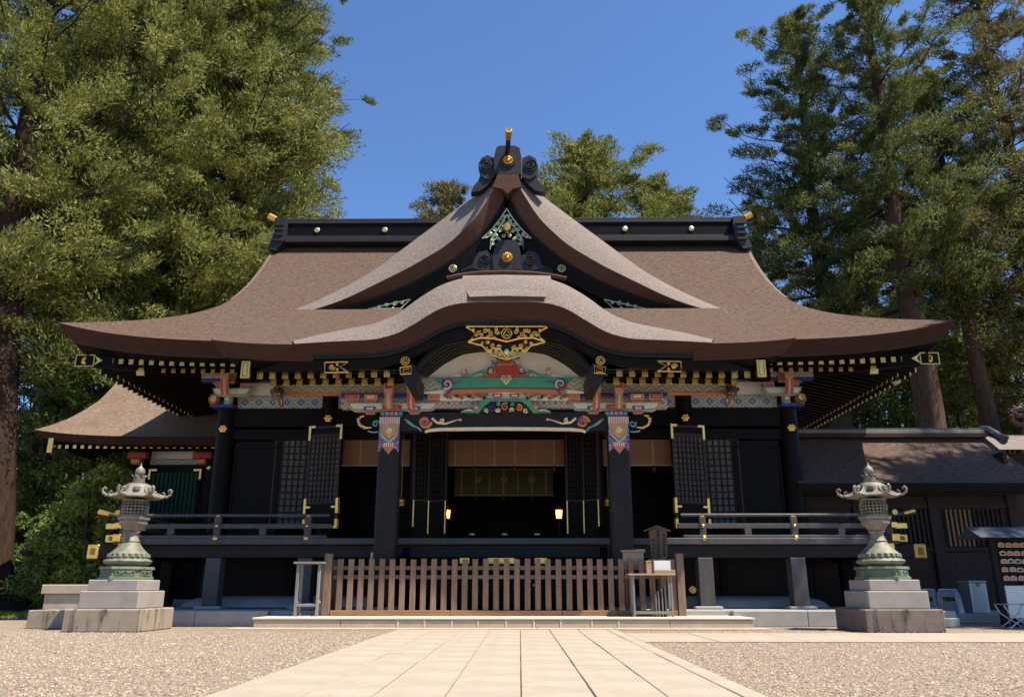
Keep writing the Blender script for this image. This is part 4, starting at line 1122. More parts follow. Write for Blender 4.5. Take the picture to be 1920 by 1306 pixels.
def bow_arm(px0, px1, py0, py1, Y, sd, dep=0.2):
    a, b = ML(px0, py0, Y, sd), ML(px1, py1, Y, sd); x0, x1 = sorted((a[0], b[0])); z0, z1 = b[2], a[2]; o = None
    for k, mat in enumerate(('paint_white', 'paint_green', 'paint_white', 'paint_cream', 'paint_white')):
        e = (0, .008, .038, .058, .066)[k]; xa, xb_, za, zz = x0 + e * 1.2, x1 - e * 1.2, z0 + e, z1 - e * .6
        h = zz - za; r = min(h, (xb_ - xa) * .2)
        poly = [(xa, zz), (xb_, zz)] + [(xb_ - r + r * math.cos(t), za + h - h * math.sin(t)) for t in np.linspace(0.15, math.pi / 2, 7)] + [(xa + r - r * math.cos(t), za + h - h * math.sin(t)) for t in np.linspace(math.pi / 2, 0.15, 7)]
        if h < 0.015: continue
        if k == 0: m = MB(); m.prism(poly, Y, Y + dep); o = put('bracket_arm', m, mat, hall)
        else: plate(o, 'arm_stripe', poly, Y - 0.004 * k, mat, 0.005)
    return o
def nosing(px, py0, py1, Y, sd, w, head, tongue):
    """bracket arm end reaching towards the court: square head above a curved striped tongue"""
    a, b = ML(px, py0, Y, sd), ML(px, py1, Y, sd); x = a[0]; z1, z0 = a[2], b[2]; hh = (z1 - z0)
    o = bx('bracket_nosing', x - w / 2, x + w / 2, Y - 0.30, Y, z1 - hh * .27, z1, 'paint_white', hall, 0.008)
    plate(o, 'nosing_face', [(x - w / 2 + .01, z1 - hh * .26), (x + w / 2 - .01, z1 - hh * .26), (x + w / 2 - .01, z1 - .01), (x - w / 2 + .01, z1 - .01)], Y - 0.304, head)
    m = MB(); k = 1.25
    m.add([(x - w * .6, Y - .3, z1 - hh * .28), (x + w * .6, Y - .3, z1 - hh * .28), (x + w * .6, Y, z1 - hh * .28), (x - w * .6, Y, z1 - hh * .28), (x - w * .45, Y - .26, z1 - hh * .46), (x + w * .45, Y - .26, z1 - hh * .46), (x + w * .45, Y, z1 - hh * .46), (x - w * .45, Y, z1 - hh * .46)],
          [(0, 1, 2, 3), (4, 7, 6, 5), (0, 4, 5, 1), (1, 5, 6, 2), (2, 6, 7, 3), (3, 7, 4, 0)]); put('nosing_dish', m, 'paint_pink', o)
    cv = [(Y - .25, z1 - hh * .46), (Y - .235, z1 - hh * .62), (Y - .20, z1 - hh * .80), (Y - .10, z0)]
    for (wa, wb, mat, dy) in ((-.5, .5, 'gold_dark', 0), (-.44, .44, tongue, .005), (-.10, -.03, 'paint_white', .010), (.06, .13, 'paint_white', .010)):
        m = MB(); m.grid([[(x + wa * w, y - dy, zz), (x + wb * w, y - dy, zz)] for y, zz in cv]); put('nosing_tongue', m, mat, o, smooth=True)
YB = 16.78
for sd in (-1, 1):
    bow_arm(653, 819, 754, 769.5, YB + 0.03, sd)
    block(716, 754, 758, 768.5, YB - 0.02, sd, 'paint_red', 'paint_pink', dep=0.3)
    m = MB(); a, b = ML(712, 771, YB - .06, sd), ML(756, 780, YB - .06, sd); cx = (a[0] + b[0]) / 2
    m.add([(cx - .26, YB - .06, a[2]), (cx + .26, YB - .06, a[2]), (cx + .26, YB + .44, a[2]), (cx - .26, YB + .44, a[2]), (cx - .2, YB, b[2]), (cx + .2, YB, b[2]), (cx + .2, YB + .4, b[2]), (cx - .2, YB + .4, b[2])], [(0, 1, 2, 3), (4, 7, 6, 5), (0, 4, 5, 1), (1, 5, 6, 2), (2, 6, 7, 3), (3, 7, 4, 0)]); cap = put('capital', m, 'paint_blue', hall)
    for i, mat in enumerate(('paint_green', 'paint_teal', 'paint_coral', 'paint_teal', 'paint_green')):
        m = MB(); xx = cx - .2 + .1 * i; m.lathe((xx, YB - .055, (a[2] + b[2]) / 2 + .01), [(0.045, 0.02), (0.045, -0.006), (0.02, -0.012)], 6, axis='y'); put('capital_petal', m, mat, cap)
    for (p0, p1) in ((682, 705), (765, 789)): block(p0, p1, 761.5, 770, YB - 0.01, sd, 'paint_blue', 'paint_white')
    for (p0, p1, bc, ic) in ((648, 672, 'paint_red', 'paint_pink'), (683, 707, 'paint_coral', 'paint_cream'), (802, 825, 'paint_coral', 'paint_pink')): block(p0, p1, 738.5, 749, YB - 0.01, sd, bc, ic)
    nosing(732.5, 723, 768, YB - 0.03, sd, 0.17, 'paint_red', 'base_wood')
    nosing(774, 722, 768, YB - 0.03, sd, 0.165, 'paint_green', 'paint_red')
    # wooden joint plate peeping behind the nosings
    # painted plate beams of the porch: zigzag, blue fillet, lozenges
    for (py0, py1, Y, mat, nm, pa) in ((718, 735, YB + .10, 'zigzag', 'painted_beam', 520), (735.2, 746, YB + .06, 'paint_blue', 'blue_fillet', 640), (746.2, 765, YB + .12, 'frieze_porch', 'painted_beam', 640)):
        a = ML(pa, py0, Y, sd); z0 = zat(py1, Y); z1 = zat(py0, Y); xi = XC + sd * (1.55 if py0 == 718 else 0.0)
        xo = a[0]; bx(nm, xi, xo, Y, Y + 0.2, z0, z1, mat, hall, 0.006)
    for py in (735.5, 745.5): m = MB(); a = ML(640, py, YB + .05, sd); m.tube([(a[0], YB + .055, a[2]), (XC + sd * 1.6, YB + .055, a[2])], 0.009, 4); put('pale_line', m, 'paint_pink', hall)
    a = ML(520, 738, YB + .1, sd); bx('red_line', a[0], ML(640, 738, YB + .1, sd)[0], YB + .08, YB + .2, zat(739.5, YB + .1), zat(735.6, YB + .1), 'paint_coral', hall, 0.004)
    # carved beast-head end of the plate beam: brow, snout, ears and mane
    def hb(px, py, dy): p = ML(px, py, YB + dy, sd); return (p[0], YB + dy, p[2])
    m = MB(); m.tube([hb(519, 727, .10), hb(519, 732, -.06), hb(520, 739, -.17), hb(523, 747, -.22), hb(527, 755, -.2), hb(529, 761, -.14), hb(527, 764, -.12)], [.07, .10, .105, .085, .06, .035, .015], 10); bh = put('beast_head', m, 'sign_wood', hall, smooth=True)
    for (a, b, dy, r, a0, sg) in ((511, 733, -.10, .06, 0, 1), (528, 731, -.10, .055, 2, -1), (512, 742, -.14, .05, 1, 1), (530, 740, -.13, .045, 3, -1), (516, 750, -.18, .04, 2, 1), (520, 728, -.15, .05, 1, -1)):
        m = MB(); c = hb(a, b, dy); sp = spiral((c[0], c[2]), r, .012, 1.3, a0, c[1], 14, sg * sd); m.tube(sp, taper(15, .022, .012), 6); put('beast_curl', m, 'brown_wood' if r > .05 else 'gold_dark', bh, smooth=True)
    for dx in (-3.5, 3.5):
        m = MB(); m.tube([hb(522 + dx, 746, -.22), hb(523 + dx * 1.4, 752, -.27), hb(524 + dx * 1.2, 757, -.27)], [.018, .014, .004], 6); put('beast_tusk', m, 'paint_white', bh, smooth=True)
        m = MB(); c = hb(520 + dx * .9, 738, -.265); m.lathe(c, [(.016, .01), (.014, -.01), (.003, -.016)], 8, axis='y'); put('beast_eye', m, 'gold', bh, smooth=True)

# green rainbow beam over the centre
def gx(px, py, Y=16.62): p = P(px, py, Y); return (p[0], p[2])
m = MB(); m.prism([gx(786, 709), gx(790, 707), gx(1106, 707), gx(1110, 709), gx(1108, 734), gx(1060, 728), gx(1000, 727), gx(947, 726.5), gx(895, 727), gx(835, 728), gx(788, 734)], 16.62, 16.8); gb = put('green_beam', m, 'paint_green', hall)
m = MB(); m.prism([gx(855, 730), gx(947, 729), gx(1040, 730), gx(1062, 735), gx(1050, 739), gx(947, 733.5), gx(845, 739), gx(833, 735)], 16.60, 16.7); put('beam_edging', m, 'paint_coral', gb)
bx('plaster_strip', XC - 1.45, XC + 1.45, 16.80, 16.86, zat(750, 16.8), zat(733, 16.8), 'plaster', hall, 0.004)
for sd in (-1, 1):
    def w3(px, py, Y=16.6): p = ML(px, py, Y, sd); return (p[0], Y, p[2])
    plate(gb, 'painted_end', [(w3(a, b, 16.615)[0], w3(a, b, 16.615)[2]) for a, b in ((789, 708.5), (812, 708.5), (820, 716), (833, 722), (822, 729), (790, 732.5))], 16.612, 'zigzag')
    c = w3(838, 720)
    for k, (mat, r, a) in enumerate((('paint_red', 0.125, 0), ('paint_blue', 0.10, 2.0), ('paint_white', 0.11, 4.1))):
        m = MB(); m.tube(spiral((c[0], c[2]), r, .02, 1.2, a, 16.60 - .005 * k, 24, -sd), taper(25, .030, .012), 6); put('painted_scroll', m, mat, gb, smooth=True)
    m = MB(); m.tube([w3(850, 720), w3(858, 716), w3(866, 714)], [.02, .012, .004], 5); m.tube([w3(848, 727), w3(842, 735), w3(835, 743)], [.03, .03, .012], 6); put('painted_leaf', m, 'paint_purple', gb, smooth=True)
# painted strut above the green beam
Ys = 16.60
def st(px, py): p = P(px, py, Ys); return (p[0], Ys, p[2])
m = MB(); m.prism([(p[0], p[2]) for p in map(lambda q_: st(*q_), ((905, 706), (920, 690), (934, 684), (938, 672), (960, 672), (964, 684), (978, 690), (995, 706)))], Ys, Ys + .12); strut = put('painted_strut', m, 'paint_red', hall)
bx('strut_block', st(936, 0)[0], st(962, 0)[0], Ys - .05, Ys + .1, zat(685, Ys), zat(676, Ys), 'paint_pink', strut)
bx('strut_inlay', st(940, 0)[0], st(958, 0)[0], Ys - .058, Ys - .051, zat(683, Ys), zat(678, Ys), 'paint_red', strut, 0.002)
for sd in (-1, 1):
    def w4(dx, py, Y=Ys - .03): p = P(949 + sd * dx, py, Y); return (p[0], Y, p[2])
    for (dx, py, r, a, s2, mat) in ((22, 676, .075, 1.0, 1, 'paint_blue'), (22, 676, .055, 2.4, 1, 'paint_white'), (28, 694, .10, 1.5, 1, 'paint_coral'), (28, 694, .075, 3.2, 1, 'paint_blue'), (28, 694, .045, 5.0, 1, 'paint_white'), (80, 697, .07, 1, 1, 'paint_coral'), (80, 697, .04, 2.6, 1, 'paint_white')):
        m = MB(); c = w4(dx, py); m.tube(spiral((c[0], c[2]), r, .012, 1.2, a, c[1], 18, s2 * sd), taper(19, .024, .012), 6); put('painted_curl', m, mat, strut, smooth=True)
    m = MB(); m.tube([w4(36, 702), w4(46, 697), w4(56, 701), w4(66, 704), w4(78, 704)], [.03, .04, .035, .03, .02], 6); put('painted_leaf', m, 'paint_green', strut, smooth=True)
    m = MB(); m.tube([w4(44, 704), w4(50, 700), w4(58, 705)], [.015, .02, .012], 5); m.tube([w4(86, 704), w4(96, 703), w4(106, 706)], [.028, .02, .008], 6); put('painted_leaf', m, 'paint_white', strut, smooth=True)
m = MB(); c = P(949, 712, 16.58); m.prism([(c[0] - .09, c[2] + .10), (c[0] + .09, c[2] + .10), (c[0] + .13, c[2] + .02), (c[0] + .06, c[2] - .06), (c[0], c[2] - .12), (c[0] - .06, c[2] - .06), (c[0] - .13, c[2] + .02)], 16.56, 16.6); put('leaf_crest', m, 'gold_pale', strut)
m = MB()
for k in range(5): a = R(-60 + 30 * k); m.tube([(c[0], 16.55, c[2] + .09), (c[0] + .16 * math.sin(a), 16.55, c[2] + .09 - .16 * math.cos(a) * .95)], .007, 4)
put('crest_vein', m, 'gold_dark', strut)
# frog-leg strut over the rainbow beam
Yq2 = 16.74
def ft(px, py): p = P(px, py, Yq2); return (p[0], p[2])
m = MB(); m.prism([ft(864, 772), ft(884, 769), ft(894, 762), ft(903, 750), ft(915, 746), ft(982, 746), ft(994, 750), ft(1003, 762), ft(1013, 769), ft(1033, 772), ft(1000, 773.5), ft(988, 760), ft(978, 752), ft(920, 752), ft(909, 760), ft(897, 773.5)], Yq2, Yq2 + .1); frog = put('frog_leg_strut', m, 'paint_green', hall)
m = MB(); m.prism([ft(899, 773), ft(910, 760), ft(921, 752.5), ft(977, 752.5), ft(987, 760), ft(998, 773)], Yq2 + .05, Yq2 + .09); put('strut_ground', m, 'brown_wood', frog)
for k, (px, py, r, mat) in enumerate(((922, 764, .075, 'paint_blue'), (947, 762, .09, 'paint_coral'), (973, 764, .075, 'paint_orange'), (934, 768, .05, 'gold_pale'), (960, 768, .05, 'gold_pale'), (911, 769, .05, 'gold_pale'), (985, 769, .05, 'gold_pale'), (935, 757, .04, 'paint_green'), (960, 757, .04, 'paint_green'))):
    m = MB(); c = ft(px, py); m.tube(spiral(c, r, .01, 1.5, k, Yq2, 18, 1 if k % 2 else -1), taper(19, .022, .010), 5); put('carved_curl', m, mat, frog, smooth=True)
for sd in (-1, 1):
    for (dx, py, r, mat, a) in ((56, 764, .06, 'paint_coral', 0), (56, 764, .035, 'paint_white', 2), ):
        m = MB(); c = ft(948.5 + sd * dx, py); m.tube(spiral(c, r, .01, 1.2, a, Yq2 - .02, 14, sd), .018, 5); put('painted_curl', m, mat, frog, smooth=True)
    m = MB(); p = [ft(948.5 + sd * d, y) for d, y in ((62, 769), (72, 768), (84, 772))]; m.tube([(x, Yq2 - .01, z) for x, z in p], [.02, .02, .006], 5); put('painted_leaf', m, 'paint_white', frog, smooth=True)
for dx in (-16, 16): block(948.5 + dx - 10, 948.5 + dx + 10, 737, 745, Yq2 - .02, -1, 'paint_blue', 'paint_white', dep=.12)
for sd in (-1, 1):
    for k in range(16):
        m = MB(); c = ft(948.5 + sd * (36 + 5.2 * k), 738.5 + (k * 7 % 4) * 2.4); m.tube(spiral(c, .04, .008, 1.4, k * 1.7, Yq2 - .01 - .004 * (k % 3), 12, sd), .014, 5); put('pine_spray', m, ('paint_green', 'brown_wood', 'gold_dark', 'paint_green', 'paint_red')[k % 5], hall, smooth=True)

# ================================================================== hall body
YW = 20.3; FZ = 1.80                        # wall plane, floor height
YV = 18.1
colx = [7.32, 4.62, 2.30]
ZTOP = 6.05
for sd in (-1, 1):
    for k, cxp in enumerate(colx):
        x = XC + sd * cxp; r = 0.24 if k == 0 else 0.20
        m = MB(); m.lathe((x, YW, 0), [(r, 0.5), (r, ZTOP - 0.55 if k else 5.45)], 20); col_ = put('hall_column', m, 'lacquer', hall, smooth=True)
        pz = zat({0: 802, 1: 782, 2: 782}[k], YW - .25)
        if k < 2:
            m = MB()
            for j in range(6): a = j * math.pi / 3; m.lathe((x + .062 * math.cos(a), YW - r - .02, pz + .062 * math.sin(a)), [(.045, .03), (.045, -.005), (.02, -.022)], 8, axis='y')
            m.lathe((x, YW - r - .02, pz), [(.04, .03), (.04, -.02), (.015, -.035)], 10, axis='y'); put('nail_cover', m, 'gold', col_, smooth=True)
    for y in (22.9, 25.6, 28.4):
        m = MB(); m.lathe((XC + sd * 7.32, y, 0), [(.22, .5), (.22, 5.45)], 14); put('hall_column', m, 'lacquer', hall, smooth=True)
    bx('side_wall', XC + sd * 7.25, XC + sd * 7.33, YW + .2, 29, 0.6, 6.2, 'lacquer')
# horizontal ties
bx('head_tie', XC - 7.3, XC + 7.3, YW - .10, YW + .10, zat(800, YW), zat(766, YW), 'lacquer')
bx('lintel', XC - 7.3, XC + 7.3, YW - .07, YW + .09, zat(826, YW) + .02, zat(806, YW) + .02, 'lacquer')
# painted frieze boards, plaster above
for sd in (-1, 1):
    for a, b in ((7.08, 4.84), (4.42, 2.55)):
        bx('frieze_board', XC + sd * a, XC + sd * b, YW - .06, YW + .06, zat(765.5, YW), zat(742, YW), 'frieze', hall, 0.005)
        bx('plaster_panel', XC + sd * a, XC + sd * b, YW - .02, YW + .05, zat(741.6, YW), 6.3, 'plaster', hall, 0.005)
bx('frieze_board', XC - 2.1, XC + 2.1, YW - .06, YW + .06, zat(765.5, YW), zat(742, YW), 'frieze', hall, 0.005)
bx('upper_wall', XC - 7.3, XC + 7.3, YW + .10, YW + .2, zat(800, YW), 6.9, 'lacquer')
# painted bracket clusters on the corner columns
for sd in (-1, 1):
    Yc = YW - .55
    bow_arm(399, 469, 727, 741, Yc, sd, 0.2)
    block(404, 424, 714, 722, Yc - .02, sd, 'paint_red', 'paint_pink'); block(452, 470, 713, 721, Yc - .02, sd, 'paint_red', 'paint_pink'); block(396, 412, 708, 714, Yc + .05, sd, 'paint_blue', 'paint_teal')
    nosing(430, 694, 742, Yc - .05, sd, 0.21, 'paint_coral', 'paint_red')
    block(421, 431, 740, 756, Yc + .1, sd, 'paint_green', 'paint_white', foot=False)
    a = ML(394, 756, Yc + .15, sd); b = ML(436, 763, Yc + .15, sd); bx('bracket_tie', a[0], b[0], Yc + .15, YW + .1, b[2], a[2], 'paint_blue')
    c = ML(401, 748, Yc + .1, sd); m = MB()
    for j in range(11): t = j * 2 * math.pi / 11; m.lathe((c[0] + .115 * math.cos(t), Yc + .1, c[2] + .115 * math.sin(t)), [(.04, .08), (.04, 0), (.02, -.02)], 7, axis='y')
    hd = put('corner_carving', m, 'gold_dark', hall, smooth=True)
    for k2, mt in enumerate(('paint_coral', 'paint_cream')): m = MB(); m.tube(spiral((c[0], c[2]), .10 - .03 * k2, .015, 1.4, 2 * k2, Yc + .06, 20, sd), .024, 6); put('carving_curl', m, mt, hd, smooth=True)
    m = MB()
    for j in range(7): t = -0.6 + j * .35; pz2 = ML(436, 716, Yc, sd); m.tube([(pz2[0] + .03 * j - .1, Yc - .12, pz2[2] + .1), (pz2[0] + .04 * j - .13, Yc - .2, pz2[2] - .08)], .03, 5)
    put('carved_beast', m, 'paint_coral', hall, smooth=True)
    a = ML(440, 730, Yc, sd); bx('purlin', XC + sd * 7.9, XC - sd * 0.0, Yc - .05, Yc + .18, zat(708, Yc), zat(698, Yc), 'zigzag')
    bx('purlin_fillet', XC + sd * 7.9, XC, Yc - .04, Yc + .17, zat(714, Yc), zat(708.2, Yc), 'paint_blue')

# --- lattice shutters
def lattice(px0, px1, py0, py1, Y, sd, nx, nz, parent, mat='dark_wood', hinge=None, ang=0.0, back='lattice_paper', t=0.035):
    """returns (x0,x1,z0,z1); bars are separate strips on a paper-backed panel"""
    a, b = ML(px0, py0, Y, sd), ML(px1, py1, Y, sd); x0, x1 = sorted((a[0], b[0])); z0, z1 = b[2], a[2]
    return panel(x0, x1, z0, z1, Y, nx, nz, parent, mat, back, t)
def panel(x0, x1, z0, z1, Y, nx, nz, parent, mat, back, t, frame='lacquer_red', nm='lattice_shutter', pivot=None, ang=0):
    w = x1 - x0
    piv = Vector((pivot[0], pivot[1], 0)) if pivot else None
    def tf(m):
        if piv is None: return m
        c, s = math.cos(ang), math.sin(ang)
        m.v = [((x - piv.x) * c - (y - piv.y) * s + piv.x, (x - piv.x) * s + (y - piv.y) * c + piv.y, z) for x, y, z in m.v]; return m
    m = MB(); m.box(x0, x1, Y + .012, Y + .03, z0, z1); o = put(nm, tf(m), back, parent)
    for xa, xb_, za, zb_ in ((x0 - .05, x0, z0 - .05, z1 + .05), (x1, x1 + .05, z0 - .05, z1 + .05), (x0, x1, z1, z1 + .05), (x0, x1, z0 - .05, z0)):
        m = MB(); m.cbox(xa, xb_, Y - .03, Y + .05, za, zb_, .006); put('stile', tf(m), frame, o)
    for i in range(1, nx): xx = x0 + w * i / nx; m = MB(); m.box(xx - t / 2, xx + t / 2, Y - .02, Y + .012, z0, z1); put('lattice_bar', tf(m), mat, o)
    for j in range(1, nz): zz = z0 + (z1 - z0) * j / nz; m = MB(); m.box(x0, x1, Y - .025, Y - .002, zz - t / 2, zz + t / 2); put('lattice_bar', tf(m), mat, o)
    return o, tf
for sd in (-1, 1):
    # plain board bay and fixed lattice
    a, b = ML(443, 830, YW, sd), ML(516, 990, YW, sd); bx('wall_board', a[0], b[0], YW - .03, YW + .05, FZ, zat(826, YW), 'lacquer')
    m = MB(); x0, x1 = sorted((a[0], b[0])); z0, z1 = FZ + .1, zat(836, YW)
    for xa, xb_, za, zb_ in ((x0, x0 + .06, z0, z1), (x1 - .06, x1, z0, z1), (x0 + .06, x1 - .06, z1 - .06, z1)):
        m.cbox(xa, xb_, YW - .06, YW - .031, za, zb_, .006)
    put('board_frame', m, 'lacquer', hall)
    lattice(521, 575, 826, 985, YW - .02, sd, 6, 13, hall)
    # opened shutter leaf, hinged at the column, gilt corner irons
    a, b = ML(583, 822, YW - .1, sd), ML(640, 940, YW - .1, sd); x0, x1 = sorted((a[0], b[0]))
    zt2, zl = zat(800, YW - .1), zat(990, YW - .1); zlt, zlb = zat(822, YW - .1), zat(942, YW - .1)
    piv = (x0 if sd < 0 else x1, YW - .14); ang = R(-14) * (1 if sd < 0 else -1)
    o, tf = panel(x0 + .05, x1 - .05, zlb, zlt, YW - .16, 7, 12, hall, 'dark_wood', 'lattice_paper', .034, pivot=piv, ang=ang, nm='open_shutter')
    m = MB(); m.box(x0, x1, YW - .15, YW - .12, zlt + .05, zt2); put('shutter_board', tf(m), 'lacquer', o)
    m = MB(); m.box(x0, x1, YW - .15, YW - .12, zl, zlb - .05); put('shutter_board', tf(m), 'lacquer', o)
    for xa, xb_, za, zb_ in ((x0 - .02, x0 + .045, zl, zlb - .05), (x1 - .045, x1 + .02, zl, zlb - .05), (x0 - .02, x0 + .045, zlt + .05, zt2), (x1 - .045, x1 + .02, zlt + .05, zt2), (x0 + .045, x1 - .045, zt2 - .06, zt2), (x0 + .045, x1 - .045, zlt + .05, zlt + .10)):
        m = MB(); m.cbox(xa, xb_, YW - .19, YW - .11, za, zb_, .005); put('stile', tf(m), 'lacquer_red', o)
    for xx, s3 in ((x0 - .03, 1), (x1 + .03, -1)):
        for za, zb_ in ((zlt - .06, zt2 + .02), (zlb - .28, zlb + .10), (zl - .02, zl + .22)):
            m = MB(); xa, xb_ = sorted((xx, xx + s3 * .07)); m.cbox(xa, xb_, YW - .205, YW - .09, za, zb_, .006)
            xa, xb_ = sorted((xx + s3 * .07, xx + s3 * .19)); zz = (zb_ - .07, zb_) if zb_ > zt2 else ((za + .13, za + .19) if za < zlb - .2 and za > zl else (za, za + .08)); m.cbox(xa, xb_, YW - .203, YW - .10, zz[0], zz[1], .006)
            put('corner_iron', tf(m), 'gold', o)
    # folded centre doors
    for k, (pa, pb, yy) in enumerate(((777, 800, YW - .55), (804, 834, YW - .25))):
        a, b = ML(pa, 812, yy, sd), ML(pb, 940, yy, sd); x0, x1 = sorted((a[0], b[0]))
        piv = ((x1 if sd < 0 else x0), yy); an = (R(38) if k == 0 else R(-20)) * (1 if sd < 0 else -1)
        o, tf = panel(x0, x1, zat(936, yy), zat(814, yy), yy, 4 if k == 0 else 5, 13, hall, 'dark_wood', 'lacquer', .03, nm='folding_door', pivot=piv, ang=an)
        m = MB(); m.box(x0 - .05, x1 + .05, yy, yy + .04, FZ + .02, zat(936, yy) - .05); put('door_board', tf(m), 'lacquer', o)
        for xx in (x0 - .045, x1 + .015):
            m = MB(); m.cbox(xx, xx + .03, yy - .045, yy - .02, zat(1000, yy), zat(938, yy), .004); put('door_strap', tf(m), 'gold', o)
# --- reed blinds hung in the openings
def blind(px0, px1, sd, npleat, Y=YW - .02, py0=806, pyh=815, py1=873):
    a, b = ML(px0, py0, Y, sd), ML(px1, py1, Y, sd); x0, x1 = sorted((a[0], b[0])); z1, zh, z0 = zat(py0, Y), zat(pyh, Y), zat(py1, Y)
    bl = thing('reed_blind', '', 'blind', ((x0 + x1) / 2, Y, z1), 'reed blinds of the hall openings')
    m = MB(); m.box(x0, x1, Y, Y + .03, z0 + .03, zh); put('reed_sheet', m, 'reed_blind', bl)
    m = MB(); m.box(x0, x1, Y - .006, Y + .034, zh + .001, z1); put('top_hem', m, 'gold_hem', bl)
    m = MB(); m.cbox(x0 - .02, x1 + .02, Y - .02, Y + .05, z0, z0 + .03, .008); put('bottom_batten', m, 'pale_wood', bl)
    for i in range(npleat):
        xx = x0 + (x1 - x0) * (i + .5) / npleat; m = MB()
        m.box(xx - .022, xx + .022, Y - .010, Y - .001, z0 + .03, zh); put('cloth_band', m, 'gold_hem', bl)
        if i % 2 == 1 or npleat == 1:
            m = MB(); m.lathe((xx, Y - .04, z0 - .16), [(.03, 0), (.05, .04), (.035, .12), (.02, .17)], 8); put('tassel', m, 'brown_wood', bl, smooth=True)
    return bl
bl = blind(836, 1058, -1, 6); bl['label'] = 'wide brown reed blind rolled halfway over the central shrine doorway'
# twin blinds beside the centre doors are told apart only by side
for sd in (-1, 1):
    bl = blind(645, 775, sd, 2); bl['label'] = 'brown reed blind between an open shutter and the folded centre doors'

# --- dark room behind the openings
bx('room_floor', XC - 7.2, XC + 7.2, YW - .1, 27.5, FZ - .12, FZ, 'lacquer')
bx('room_back_wall', XC - 7.2, XC + 7.2, 27.5, 27.6, FZ, 6.4, 'lacquer')
bx('room_ceiling', XC - 7.2, XC + 7.2, YW + .2, 27.5, 5.6, 5.7, 'dark_wood')
for sd in (-1, 1):
    bx('room_screen', XC + sd * 2.9, XC + sd * 7.2, 22.6, 22.7, FZ, 5.6, 'lacquer')
    bx('inner_column', XC + sd * 2.6, XC + sd * 2.9, 22.5, 22.8, FZ, 5.6, 'lacquer')
cl = blind(853, 1037, -1, 7, 23.6, 878, 880, 929); cl['label'] = 'dim olive green curtain blind deep inside the central doorway'
cl['category'] = 'curtain'; del cl['group']
for ch in cl.children:
    if ch.name.startswith('reed_sheet'): ch.data.materials[0] = MATS['green_cloth']; ch.name = 'curtain_cloth'
for px in (896, 945, 996):
    p = P(px, 898, 23.57); m = MB(); m.lathe((p[0], 23.58, p[2]), [(.11, .02), (.11, -.004)], 12, axis='y'); put('cloth_crest', m, 'gold_hem', cl)
# sills: threshold beam with pale fittings
bx('threshold', XC - 2.2, XC + 2.2, YW - .2, YW + .1, FZ - .02, FZ + .09, 'lacquer_worn')
for px in (885, 946, 1007):
    p = P(px, 1001, YW - .22); m = MB(); m.lathe((p[0], YW - .25, p[2]), [(.0, .02), (.07, .015), (.075, 0.0), (.03, -.02)], 12, axis='y', sy=.4); put('sill_fitting', m, 'gold_pale', hall, smooth=True)

# --- lamps: lit standing lanterns inside, gilt hanging lanterns on the posts
for k, (px, sdn) in enumerate(((838, 'west'), (1048, 'east'))):
    p = P(px, 963, 21.6)
    ln = thing('standing_lamp', 'small glowing paper lamp on a black stand just inside the centre doors', 'lamp', (p[0], 21.6, FZ), 'lit lamps inside the doorway')
    m = MB(); m.lathe((p[0], 21.6, p[2] - .12), [(.075, 0), (.10, .22)], 6); put('paper_shade', m, 'lamp_paper', ln)
    m = MB(); m.lathe((p[0], 21.6, p[2] + .105), [(.13, 0), (.03, .09), (.015, .12)], 6); put('lamp_roof', m, 'gold_dark', ln)
    m = MB(); m.lathe((p[0], 21.6, FZ), [(.14, 0), (.14, .04), (.03, .07), (.025, p[2] - FZ - .16), (.09, p[2] - FZ - .125)], 10); put('stand', m, 'lacquer', ln)
    for j in range(6):
        a = j * math.pi / 3; m = MB(); m.tube([(p[0] + .078 * math.cos(a), 21.6 + .078 * math.sin(a), p[2] - .12), (p[0] + .103 * math.cos(a), 21.6 + .103 * math.sin(a), p[2] + .105)], .007, 4); put('shade_rib', m, 'lacquer', ln)
    L = bpy.data.lights.new('lamp_light', 'POINT'); L.energy = 5; L.color = (1, .55, .22); L.shadow_soft_size = .06
    lo = bpy.data.objects.new('lamp_light', L); lo.location = (0, -.16, p[2] - FZ); link(lo, ln)
for px in (752, 1141):
    p = P(px, 940, 18.9)
    ln = thing('hanging_lantern', 'small gilt hexagonal lantern hanging behind a porch pillar', 'lantern', (p[0], 18.9, p[2] - .12), 'gilt hanging lanterns')
    m = MB(); m.lathe((p[0], 18.9, p[2] - .12), [(.06, 0), (.085, .02), (.075, .03), (.085, .16)], 6); put('lantern_body', m, 'gold', ln)
    m = MB(); m.lathe((p[0], 18.9, p[2] + .045), [(.12, 0), (.05, .05), (.02, .09), (.01, .13)], 6); put('lantern_roof', m, 'gold', ln)
    for j in range(6):
        a = R(30) + j * math.pi / 3; m = MB(); m.box(-.03, .03, -.004, .004, -.045, .045); c_, s_ = math.cos(a + math.pi / 2), math.sin(a + math.pi / 2)
        m.v = [(p[0] + .077 * math.cos(a) + x * c_ - y * s_, 18.9 + .077 * math.sin(a) + x * s_ + y * c_, p[2] - .03 + z) for x, y, z in m.v]; put('lattice_window', m, 'gold_dark', ln)
    m = MB(); m.tube([(p[0], 18.9, p[2] + .16), (p[0], 18.9, 4.75)], .008, 4); put('chain', m, 'gold_dark', ln)

